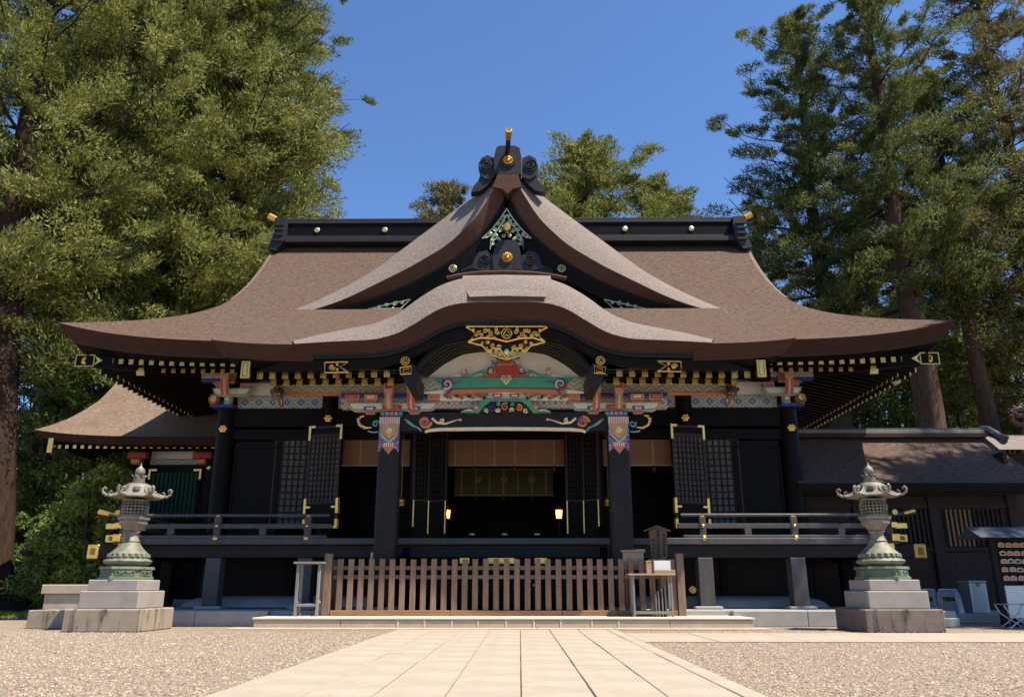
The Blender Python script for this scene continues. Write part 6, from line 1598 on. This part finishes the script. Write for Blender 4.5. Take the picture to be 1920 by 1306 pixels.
bx2('eave_purlin', RX0, RX1, cw - .35, cw - .2, 3.02, 3.18, 'brown_wood', cor); bx2('wall_tie', RX0, RX1 - .3, cw - .06, cw - .001, 2.70, 2.82, 'brown_wood', cor); bx2('wall_tie', RX0, RX1 - .3, cw - .06, cw - .001, 1.62, 1.72, 'brown_wood', cor)
for x0 in (9.35, 11.3):
    m = MB(); m.box(x0, x0 + 1.55, cw - .03, cw - .001, 1.75, 2.66); wnd = put('slatted_window', m, 'dark_wood', cor)
    for i in range(13): bx2('window_slat', x0 + .06 + .118 * i, x0 + .11 + .118 * i, cw - .08, cw - .031, 1.74, 2.67, 'base_wood' if x0 > 10 and i < 6 else 'brown_wood', wnd, .004)  # first slats of the second window in paler wood, painting a sun patch
plat = MB(); plat.cbox(9.06, 24, 18.0, 24, 0, .20, .02); structure(put('corridor_platform', plat, 'podium_stone'))
# further roof behind the corridor
fr_ = thing('far_roof_building', 'pale grey bark roof with carved ridge end behind the corridor', 'building', (21, 34, 0))
m = MB(); f0 = [P(a, b, 33) for a, b in ((1868, 842), (1884, 815), (1903, 790), (1922, 776))]
rows = [[(x, y, z) for x, y, z in f0], [(x + 9, y, z) for x, y, z in f0]]; rows = [[(p[0], 33 + 1.6 * i, p[2]) for i, p in enumerate(f0)], [(p[0] + 9, 33 + 1.6 * i, p[2]) for i, p in enumerate(f0)]]; m.grid(rows, flip=True); put('roof_slope', m, 'bark_verge', fr_, smooth=True)
p = P(1912, 785, 37.5); m = MB(); m.tube(spiral((p[0], p[2]), .5, .1, 1.3, 1, 37.5, 18), .14, 6); m.prism([(p[0] - .1, p[2] - .8), (p[0] + 2, p[2] - .6), (p[0] + 2, p[2] + .7), (p[0] + .3, p[2] + .5)], 37.4, 37.8); put('ridge_end', m, 'bark_edge_light', fr_)
bx2('far_wall', f0[0][0] + .6, f0[0][0] + 9, 34, 39, 0, f0[0][2], 'brown_wood', fr_)

# ================================================================== votive plaque rack and folding seats
ry = 16.6; rk = thing('votive_rack', 'black roofed wooden rack hung with rows of votive plaques', 'rack', (P(1900, 1100, ry)[0], ry, 0))
rx0 = P(1866, 1060, ry)[0]; rx1 = rx0 + 1.75; rzt = P(1880, 1012, ry)[2]
for x in (rx0, rx1): bx2('rack_post', x - .055, x + .055, ry - .055, ry + .055, 0, rzt + .05, 'dark_wood', rk)
bx2('rack_board', rx0 + .06, rx1 - .06, ry + .06, ry + .10, .85, rzt, 'brown_wood', rk)
m = MB(); m.add([(rx0 - .45, ry - .45, rzt + .03), (rx1 + .4, ry - .45, rzt + .03), (rx1 + .4, ry, rzt + .26), (rx0 - .45, ry, rzt + .26), (rx0 - .45, ry + .45, rzt + .03), (rx1 + .4, ry + .45, rzt + .03), (rx0 - .45, ry, rzt + .20), (rx1 + .4, ry, rzt + .20)], [(0, 1, 2, 3), (3, 2, 5, 4), (0, 6, 7, 1), (6, 4, 5, 7), (0, 3, 4, 6), (1, 7, 5, 2)]); put('rack_roof', m, 'slate', rk)
er = random.Random(9)
for r in range(5):
    z = P(1890, 1018 + 15.5 * r, ry - .03)[2]
    bx2('hanging_rail', rx0 + .06, rx1 - .06, ry - .02, ry + .02, z + .035, z + .06, 'dark_wood', rk, .004)
    nn = 11
    for i in range(nn):
        x = rx0 + .16 + .145 * i + er.uniform(-.01, .01); zz = z - .03 + er.uniform(-.006, .006)
        if x + .08 > rx1 - .06: continue
        em = thing('votive_plaque', 'small pale wooden votive plaque hanging on the roofed rack', 'plaque', (x, ry - .05, zz), 'votive plaques on the rack')
        m = MB(); m.prism([(x - .064, zz - .045), (x + .064, zz - .045), (x + .064, zz + .03), (x, zz + .055), (x - .064, zz + .03)], ry - .055, ry - .043); put('plaque_board', m, 'ema_wood', em)
        m = MB(); m.prism([(x - .035, zz - .03), (x + .02, zz - .025), (x + .04, zz + .0), (x + .01, zz + .02), (x - .03, zz + .015)], ry - .0575, ry - .0555); put('plaque_picture', m, 'paint_coral' if er.random() < .6 else 'ink', em)
# white-grey panel under the rack
pn = thing('display_board', 'pale grey panel board standing below the votive plaque rack', 'panel', (rx0 + .8, ry - .02, 0)); bx2('panel_sheet', rx0 + .1, rx1 - .1, ry - .03, ry + .03, .16, .78, 'aluminium', pn); [bx2('panel_foot', x, x + .06, ry - .15, ry + .15, 0, .16, 'dark_wood', pn) for x in (rx0 + .2, rx1 - .3)]
# storage chest
a, b = P(1817, 1088, 18.3), P(1858, 1150, 18.3); ch = thing('storage_chest', 'plain grey metal storage chest standing by the corridor wall', 'chest', ((a[0] + b[0]) / 2, 18.5, .2))
bx2('chest_body', a[0], b[0], 18.3, 18.8, .2, a[2] - .04, 'aluminium', ch, .015); bx2('chest_lid', a[0] - .015, b[0] + .015, 18.285, 18.815, a[2] - .039, a[2], 'aluminium', ch, .012); bx2('chest_latch', (a[0] + b[0]) / 2 - .03, (a[0] + b[0]) / 2 + .03, 18.27, 18.3, a[2] - .12, a[2] - .02, 'grey_vinyl', ch)
# folding chairs leaning in two stacks
def folding_chair(x, y, z, label, group, tilt):
    c = thing('folding_chair', label, 'chair', (x, y, z), group); w, h = .19, .50
    m = MB(); m.tube([(x - w - .03, y + .02, z), (x - w, y + .02 + tilt * .4, z + h * .8), (x - w + .04, y + .02 + tilt * .5, z + h), (x + w - .04, y + .02 + tilt * .5, z + h), (x + w, y + .02 + tilt * .4, z + h * .8), (x + w + .03, y + .02, z)], .013, 6); put('tube_frame', m, 'aluminium', c, smooth=True)
    m = MB(); m.tube([(x - w + .02, y - .012, z), (x - w + .03, y + tilt * .3, z + h * .7), (x + w - .03, y + tilt * .3, z + h * .7), (x + w - .02, y - .012, z)], .011, 6); put('cross_legs', m, 'aluminium', c, smooth=True)
    bx2('backrest', x - w + .02, x + w - .02, y + .012 + tilt * .42, y + .03 + tilt * .42, z + h * .70, z + h * .96, 'grey_vinyl', c)
    bx2('seat', x - w + .03, x + w - .03, y + .005 + tilt * .2, y + .025 + tilt * .2, z + h * .12, z + h * .5, 'grey_vinyl', c)
for sx_, lab, grp in ((1741, 'grey folding chair stacked upright next to the lantern plinth', 'chairs stacked by the lantern'), (1783, 'grey folding chair stacked upright in the stack next to the metal chest', 'chairs stacked by the chest')):
    for k in range(5):
        p = P(sx_ + 2.2 * k, 1150, 18.2 + .05 * k); folding_chair(p[0], 18.2 + .055 * k, .20, lab, grp, .10)
a = P(1775, 1156, 16.5); lb = put('loose_block', (lambda m: (m.cbox(a[0] - .22, a[0] + .20, 16.4, 16.8, 0, .17, .015), m)[1])(MB()), 'podium_stone', None, org=(a[0], 16.6, 0)); tag(lb, 'low grey stone block lying beside the dark lantern plinth', 'block')
# crossed-leg camp stool
sx2 = P(1900, 1140, 15.9); x = sx2[0]; y = 15.9; cs = thing('camp_stool', 'folding stool with crossed metal legs in front of the votive rack', 'stool', (x, y, 0))
zs = P(1900, 1131, y)[2]
bx2('seat', x - .27, x + .27, y - .17, y + .17, zs - .02, zs, 'grey_vinyl', cs, .006)
for yy in (y - .15, y + .15):
    for s_ in (-1, 1): m = MB(); m.tube([(x - s_ * .25, yy + s_ * .008, zs - .03), (x - s_ * .17, yy + s_ * .008, zs * .6), (x + s_ * .21, yy + s_ * .008, .012)], .012, 6); put('leg', m, 'aluminium', cs, smooth=True)
for s_ in (-1, 1): m = MB(); m.tube([(x + s_ * .21, y - .16, .012), (x + s_ * .21, y + .16, .012)], .012, 6); put('foot_bar', m, 'aluminium', cs)
# small lamp under the corner eave
p = P(1680, 716, 20.5); lp = thing('eave_lamp', 'small white enamel lamp hanging from the corner of the eave', 'lamp', (p[0], 20.5, p[2])); m = MB(); m.lathe((p[0], 20.5, p[2]), [(.02, -.08), (.13, 0), (.03, .06), (.015, .2)], 12); put('lamp_shade', m, 'paper', lp, smooth=True)

# ================================================================== trees
def leaf_quads(cent, rad, nsp, seed, spike, wid, up=.35, flat=.7, many=3.3, axis=None):
    nsp = int(nsp * many)
    """spiky sprays around clump centres -> vertices, quads"""
    r = np.random.RandomState(seed); n = len(cent)
    idx = np.repeat(np.arange(n), nsp); N = len(idx)
    d = r.normal(size=(N, 3)); d /= np.linalg.norm(d, axis=1)[:, None]
    rr = rad[idx] * (0.40 + 0.65 * r.rand(N) ** 0.7)
    if axis is None: off = d * rr[:, None] * np.array([1, 1, flat]); lead = 0.0
    else:
        A_ = axis[idx]; al = (d * A_).sum(1)[:, None]
        off = (d * np.array([.8, .8, .62]) + A_ * al * .95) * rr[:, None]; lead = A_ * .45
    pos = cent[idx] + off
    dirn = d * .28 + lead + r.normal(size=(N, 3)) * 0.42 + np.array([0, 0, up * 1.2]); dirn /= np.linalg.norm(dirn, axis=1)[:, None]
    ln = .58 * spike * (0.6 + 0.8 * r.rand(N)); w = .66 * wid * (0.7 + 0.6 * r.rand(N))
    side = np.cross(dirn, d + .22 * r.normal(size=(N, 3))); side /= np.linalg.norm(side, axis=1)[:, None] + 1e-9
    a = pos + side * w[:, None]; b = pos - side * w[:, None]; c = pos + dirn * ln[:, None]
    V = np.stack([a, b, c], 1).reshape(-1, 3); Q = np.arange(3 * N).reshape(-1, 3)
    return V, Q
def cedar(name, label, px, Y, H, R0, h0, seed, leaf, z0=0.0, nbr=70, nsp=70, trunk_r=.5, trunkmat='trunk_grey', cat='tree', group='trees around the shrine', top=.55, spike=.36, wid=.05, clump=.75, base_px_y=None, x=None, lean=0.0, dens=1.0, droop=.25):
    rr = random.Random(seed)
    if x is None: x = P(px, 1000, Y)[0]
    t = thing(name, label, cat, (x, Y, z0), group)
    ax = lambda h: (x + lean * h + .15 * math.sin(h * .35 + seed), Y + .12 * math.cos(h * .3 + seed), z0 + h)
    m = MB(); hs = [0, .25, .7, 1.5] + list(np.linspace(3, H * .97, 16)); pts = [ax(h) for h in hs]
    rad = [trunk_r * (1.45 if h == 0 else 1.22 if h < .5 else 1.08 if h < 1 else 1.0) * max(.05, 1 - .93 * h / H) for h in hs]
    rows = []
    for (p, r_) in zip(pts, rad):
        rows.append([(p[0] + r_ * math.cos(a) * (1 + .07 * math.sin(5 * a + seed)), p[1] + r_ * math.sin(a) * (1 + .07 * math.cos(4 * a)), p[2]) for a in np.linspace(0, 2 * math.pi, 15)[:-1]])
    m.grid(rows, close=True); put('trunk', m, trunkmat, t, smooth=True, org=(x, Y, z0))
    lb = MB(); cents = []; rads = []; axes = []
    for k in range(nbr):
        f = (k + rr.random()) / nbr; h = h0 + (H - h0) * f
        shape = (1 - f) ** top * (0.55 + .45 * min(1, f / .22))
        L = R0 * shape * rr.uniform(.55, 1.12) + .25
        az = k * 2.399 + rr.uniform(-.5, .5); ca, sa = math.cos(az), math.sin(az)
        p0 = Vector(ax(h)); up0 = rr.uniform(-.05, .35) + .5 * f
        bp = []
        for i in range(6):
            s = i / 5; bp.append(p0 + Vector((ca, sa, 0)) * L * s + Vector((rr.uniform(-.15, .15), rr.uniform(-.15, .15), L * (up0 * s - droop * 1.6 * s * s + .45 * s ** 4) + rr.uniform(-.1, .1))))
        br = max(.025, .075 * L / 4 * (1.3 - f)); lb.tube(bp, taper(6, br, .018), 5)
        nc = max(3, int(L * 1.75 * dens))
        for i in range(nc):
            s = .16 + .86 * ((i + rr.random() * .8) / nc); s = min(s, 1.02); j = min(4, int(s * 5)); q = bp[j].lerp(bp[j + 1], s * 5 - j)
            spread = .10 * L + .25
            q = q + Vector((rr.gauss(0, spread), rr.gauss(0, spread), rr.gauss(.05, .3)))
            cents.append(q); rads.append(clump * rr.choice((.5, .7, .85, 1.0, 1.3)) * rr.uniform(.85, 1.15) * (1 - .35 * f)); va = Vector((ca + rr.gauss(0, .45), sa + rr.gauss(0, .45), rr.uniform(-.45, .55))).normalized(); axes.append(tuple(va))
            # twig to the clump
            lb.tube([bp[j], bp[j].lerp(q, .6) + Vector((0, 0, .1)), q], [.022, .016, .008], 3)
    for i in range(8):
        cents.append(Vector(ax(H - i * .25)) + Vector((rr.gauss(0, .25), rr.gauss(0, .25), 0))); rads.append(clump * .55); axes.append((0, 0, 1))
    put('limbs', lb, 'limb', t, org=(x, Y, z0))
    C = np.array([tuple(c) for c in cents]) - np.array([x, Y, z0]); RD = np.array(rads)
    V, Q = leaf_quads(C, RD, nsp, seed, spike, wid, axis=np.array(axes))
    o = bpy.data.objects.new('crown', np_mesh('crown', V, Q, leaf)); link(o, t)
    return t
def tree_copy(src, px, Y, label, z0=0.0, rot=0.0, sc=1.0, x=None):
    if x is None: x = P(px, 1000, Y)[0]
    t = src.copy(); COL.objects.link(t); t.location = (x, Y, z0); t.rotation_euler = (0, 0, rot); t.scale = (sc, sc, sc); t['label'] = label
    for ch in src.children: c = ch.copy(); COL.objects.link(c); c.parent = t
    return t
def shrub(name, label, px, py0, py1, Y, rx, seed, leaf, n=40, nsp=90, spike=.22, wid=.06, clump=.55, cat='shrub', x=None, z_top=None, group='shrubs and young trees'):
    rr = random.Random(seed)
    if x is None: x = P(px, (py0 + py1) / 2, Y)[0]
    zt = P(px, py0, Y)[2] if z_top is None else z_top; zb = max(.2, P(px, py1, Y)[2]) if z_top is None else .3
    t = thing(name, label, cat, (x, Y, 0), group)
    m = MB(); cents = []; rads = []; axes = []
    nst = 5
    for s in range(nst):
        a = s * 2.4 + rr.random(); tip = Vector((x + rx * .55 * math.cos(a), Y + rx * .55 * math.sin(a), zb + (zt - zb) * rr.uniform(.6, .95)))
        m.tube([(x + .1 * math.cos(a), Y + .1 * math.sin(a), 0), (x + .25 * rx * math.cos(a), Y + .25 * rx * math.sin(a), zb * .6 + zt * .2), tip], [.09, .07, .02], 6)
    put('stem', m, 'limb', t, org=(x, Y, 0))
    for k in range(n):
        f = (k + .5) / n; z = zb + (zt - zb) * f; a = k * 2.399; w = rx * math.sqrt(max(.05, 1 - (2 * f - .85) ** 2 * .8)) * rr.uniform(.45, 1.05)
        cents.append((w * math.cos(a), w * math.sin(a), z + rr.gauss(0, .15))); rads.append(clump * rr.choice((.5, .75, 1.0, 1.35))); va = Vector((math.cos(a) + rr.gauss(0, .5), math.sin(a) + rr.gauss(0, .5), rr.uniform(-.6, .3))).normalized(); axes.append(tuple(va))
    V, Q = leaf_quads(np.array(cents), np.array(rads), nsp, seed, spike, wid, .15, .75, axis=np.array(axes))
    o = bpy.data.objects.new('foliage', np_mesh('foliage', V, Q, leaf)); link(o, t)
    return t

# west grove
cedar('giant_cedar', 'giant cedar with thick red-brown trunk at the edge of the grove', 0, 26, 33, 6.5, 8.5, 1, 'cedar_leaf', z0=.0, nbr=95, nsp=85, trunk_r=1.0, trunkmat='trunk_dark', lean=-.07, x=P(-32, 1000, 26)[0], spike=.32, wid=.045, clump=.72)
cedar('cedar_tree', 'tall sunlit cedar with drooping yellow-green sprays above the hall roof', 372, 33, 37, 5.3, 9.5, 2, 'cedar_leaf', nbr=120, nsp=95, trunk_r=.7, top=.42, spike=.34, wid=.05, clump=.80, dens=1.15)
cedar('cedar_tree', 'broad yellow-green cedar between the giant trunk and the hall roof', 205, 31, 34, 6.2, 8.0, 3, 'cedar_leaf', nbr=105, nsp=85, trunk_r=.65, top=.45, spike=.33, wid=.048, clump=.76)
cedar('cedar_tree', 'yellow-green cedar rising right behind the giant cedar trunk', 55, 30, 36, 5.8, 9, 15, 'cedar_leaf', nbr=90, nsp=80, trunk_r=.6, top=.45, spike=.33, wid=.05, clump=.78)
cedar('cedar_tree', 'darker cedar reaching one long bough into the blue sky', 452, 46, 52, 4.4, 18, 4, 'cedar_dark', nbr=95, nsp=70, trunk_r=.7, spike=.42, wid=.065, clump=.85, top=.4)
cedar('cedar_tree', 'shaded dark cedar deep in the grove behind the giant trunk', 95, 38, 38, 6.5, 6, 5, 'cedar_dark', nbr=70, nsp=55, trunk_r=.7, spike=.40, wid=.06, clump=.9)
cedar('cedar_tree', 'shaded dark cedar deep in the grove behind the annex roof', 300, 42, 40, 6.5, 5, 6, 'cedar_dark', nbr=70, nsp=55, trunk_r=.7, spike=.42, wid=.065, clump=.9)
shrub('young_cedar', 'fresh bright green young cedar rising behind the long eave', 335, 470, 640, 33, 2.3, 21, 'bright_leaf', 46, 110, .30, .05, .62, 'tree')
shrub('young_cedar', 'fresh bright green young cedar touching the curve of the hall roof', 405, 500, 640, 35, 1.7, 22, 'bright_leaf', 30, 110, .30, .05, .6, 'tree')
shrub('young_cedar', 'low bright green young tree peeping over the eave tip', 240, 515, 640, 32, 1.6, 23, 'bright_leaf', 30, 110, .30, .05, .6, 'tree')
shrub('evergreen_shrub', 'dark glossy evergreen thicket under the eave corner by the annex', 215, 590, 1000, 30.5, 3.2, 24, 'broad_leaf', 70, 120, .27, .08, .65)
shrub('evergreen_shrub', 'tall leafy evergreen next to the giant cedar trunk', 120, 620, 1120, 29, 2.4, 25, 'broad_leaf', 60, 110, .27, .08, .6)
shrub('evergreen_shrub', 'sunlit light green shrub behind the west lantern and gold rail ends', 172, 890, 1125, 22.5, 1.2, 26, 'bright_leaf', 34, 90, .22, .07, .40)
shrub('evergreen_shrub', 'low leafy shrub at the foot of the giant cedar trunk', 118, 960, 1125, 23.5, 1.1, 27, 'broad_leaf', 50, 120, .15, .045, .42)
shrub('evergreen_shrub', 'dark undergrowth bush beneath the annex eave', 235, 850, 1120, 26.2, 1.5, 28, 'broad_leaf', 34, 90, .24, .07, .48)
shrub('evergreen_shrub', 'shaded bush filling the gap behind the giant trunk', 40, 560, 1120, 33, 3.5, 29, 'cedar_dark', 80, 110, .28, .06, .8)
# trees over the ridge
cedar('cedar_tree', 'sparse pale treetop showing over the ridge beside the gable', 828, 56, 30.6, 4.8, 20, 7, 'cedar_brown', nbr=36, nsp=48, trunk_r=.4, spike=.45, wid=.07, clump=.75)
cedar('cedar_tree', 'large rounded green treetop standing behind the gable crest', 1120, 48, 29.6, 6.6, 14, 8, 'cedar_leaf', nbr=90, nsp=80, trunk_r=.6, spike=.42, wid=.065, clump=.95, top=.55)
cedar('cedar_tree', 'smaller rounded treetop above the ridge between two trees', 1272, 50, 27.6, 4.0, 17, 9, 'cedar_leaf', nbr=50, nsp=75, trunk_r=.5, spike=.42, wid=.065, clump=.9, top=.42)
shrub('young_cedar', 'bright yellow-green treetop just above the ridge', 1250, 398, 520, 46, 2.2, 31, 'bright_leaf', 26, 90, .4, .07, .7, 'tree')
# east grove
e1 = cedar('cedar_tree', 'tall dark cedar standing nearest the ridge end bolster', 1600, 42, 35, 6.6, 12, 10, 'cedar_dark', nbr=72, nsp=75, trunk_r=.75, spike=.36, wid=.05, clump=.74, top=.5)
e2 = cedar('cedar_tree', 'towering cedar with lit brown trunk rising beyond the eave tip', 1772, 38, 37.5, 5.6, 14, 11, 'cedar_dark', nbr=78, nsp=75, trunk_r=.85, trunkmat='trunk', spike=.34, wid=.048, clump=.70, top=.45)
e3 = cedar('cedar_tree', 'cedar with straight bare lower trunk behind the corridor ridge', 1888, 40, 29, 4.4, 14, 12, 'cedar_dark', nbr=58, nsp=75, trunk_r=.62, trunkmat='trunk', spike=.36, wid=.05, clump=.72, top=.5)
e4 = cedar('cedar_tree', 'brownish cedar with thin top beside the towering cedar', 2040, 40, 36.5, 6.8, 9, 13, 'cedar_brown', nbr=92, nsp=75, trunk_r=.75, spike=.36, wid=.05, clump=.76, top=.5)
tree_copy(e1, 1480, 54, 'lower dark cedar seen past the end of the ridge', 0, 1.7, .80)
tree_copy(e3, 1705, 58, 'green cedar in the depth of the grove between two trunks', 0, 2.5, 1.05)
tree_copy(e1, 1860, 55, 'dark cedar far behind the corridor roof', 0, 4.0, .8)
shrub('understory_tree', 'dark understorey tree behind the corridor roof and leaning trunk', 1650, 660, 860, 47, 4.2, 32, 'broad_leaf', 80, 110, .34, .09, 1.1, 'tree')
shrub('understory_tree', 'sunlit understorey tree under the eave tip', 1800, 640, 860, 46, 2.8, 33, 'bright_leaf', 60, 110, .34, .08, .9, 'tree')
shrub('understory_tree', 'deep green understorey tree beside the bare lower trunk', 1920, 600, 860, 48, 4.0, 34, 'broad_leaf', 80, 110, .34, .09, 1.1, 'tree')
shrub('understory_tree', 'shaded understorey tree in the gap below the side eave', 1560, 740, 900, 50, 3.6, 35, 'cedar_dark', 60, 110, .36, .09, 1.1, 'tree')
shrub('bright_shrub', 'yellow-green shrub between corridor ridge tile and pale far roof', 1890, 784, 830, 41, 1.0, 36, 'bright_leaf', 26, 100, .24, .07, .42)
# tree beside the court whose shade falls on the corridor
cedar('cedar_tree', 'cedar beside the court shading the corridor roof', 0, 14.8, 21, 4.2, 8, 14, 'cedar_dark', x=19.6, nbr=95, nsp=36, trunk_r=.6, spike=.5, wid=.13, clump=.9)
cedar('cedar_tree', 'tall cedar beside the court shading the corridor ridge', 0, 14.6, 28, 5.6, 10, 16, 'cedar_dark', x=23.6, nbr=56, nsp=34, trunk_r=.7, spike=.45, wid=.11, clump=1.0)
# unseen cedars behind the viewer, added to block low sky and deepen shade
for k in range(11):
    tree_copy((e1, e2, e3)[k % 3], 0, -30 - 5 * (k % 3), 'unseen cedar on the far side of the court, added to block low sky', 0, k * 1.3, .62 + .05 * (k % 4), x=-42 + 8.4 * k)['group'] = 'unseen cedars added across the court'
# grass strip under the west trees
V, Q = leaf_quads(np.column_stack([np.random.RandomState(1).uniform(-17, -8.6, 500), np.random.RandomState(2).uniform(19.5, 22.5, 500), np.full(500, .06)]), np.full(500, .12), 14, 40, .12, .012, .9, .3)
gr = bpy.data.objects.new('grass', np_mesh('grass', V, Q, 'bright_leaf')); link(gr); gr['kind'] = 'stuff'; gr['label'] = 'low green grass edging under the west trees'; gr['category'] = 'grass'
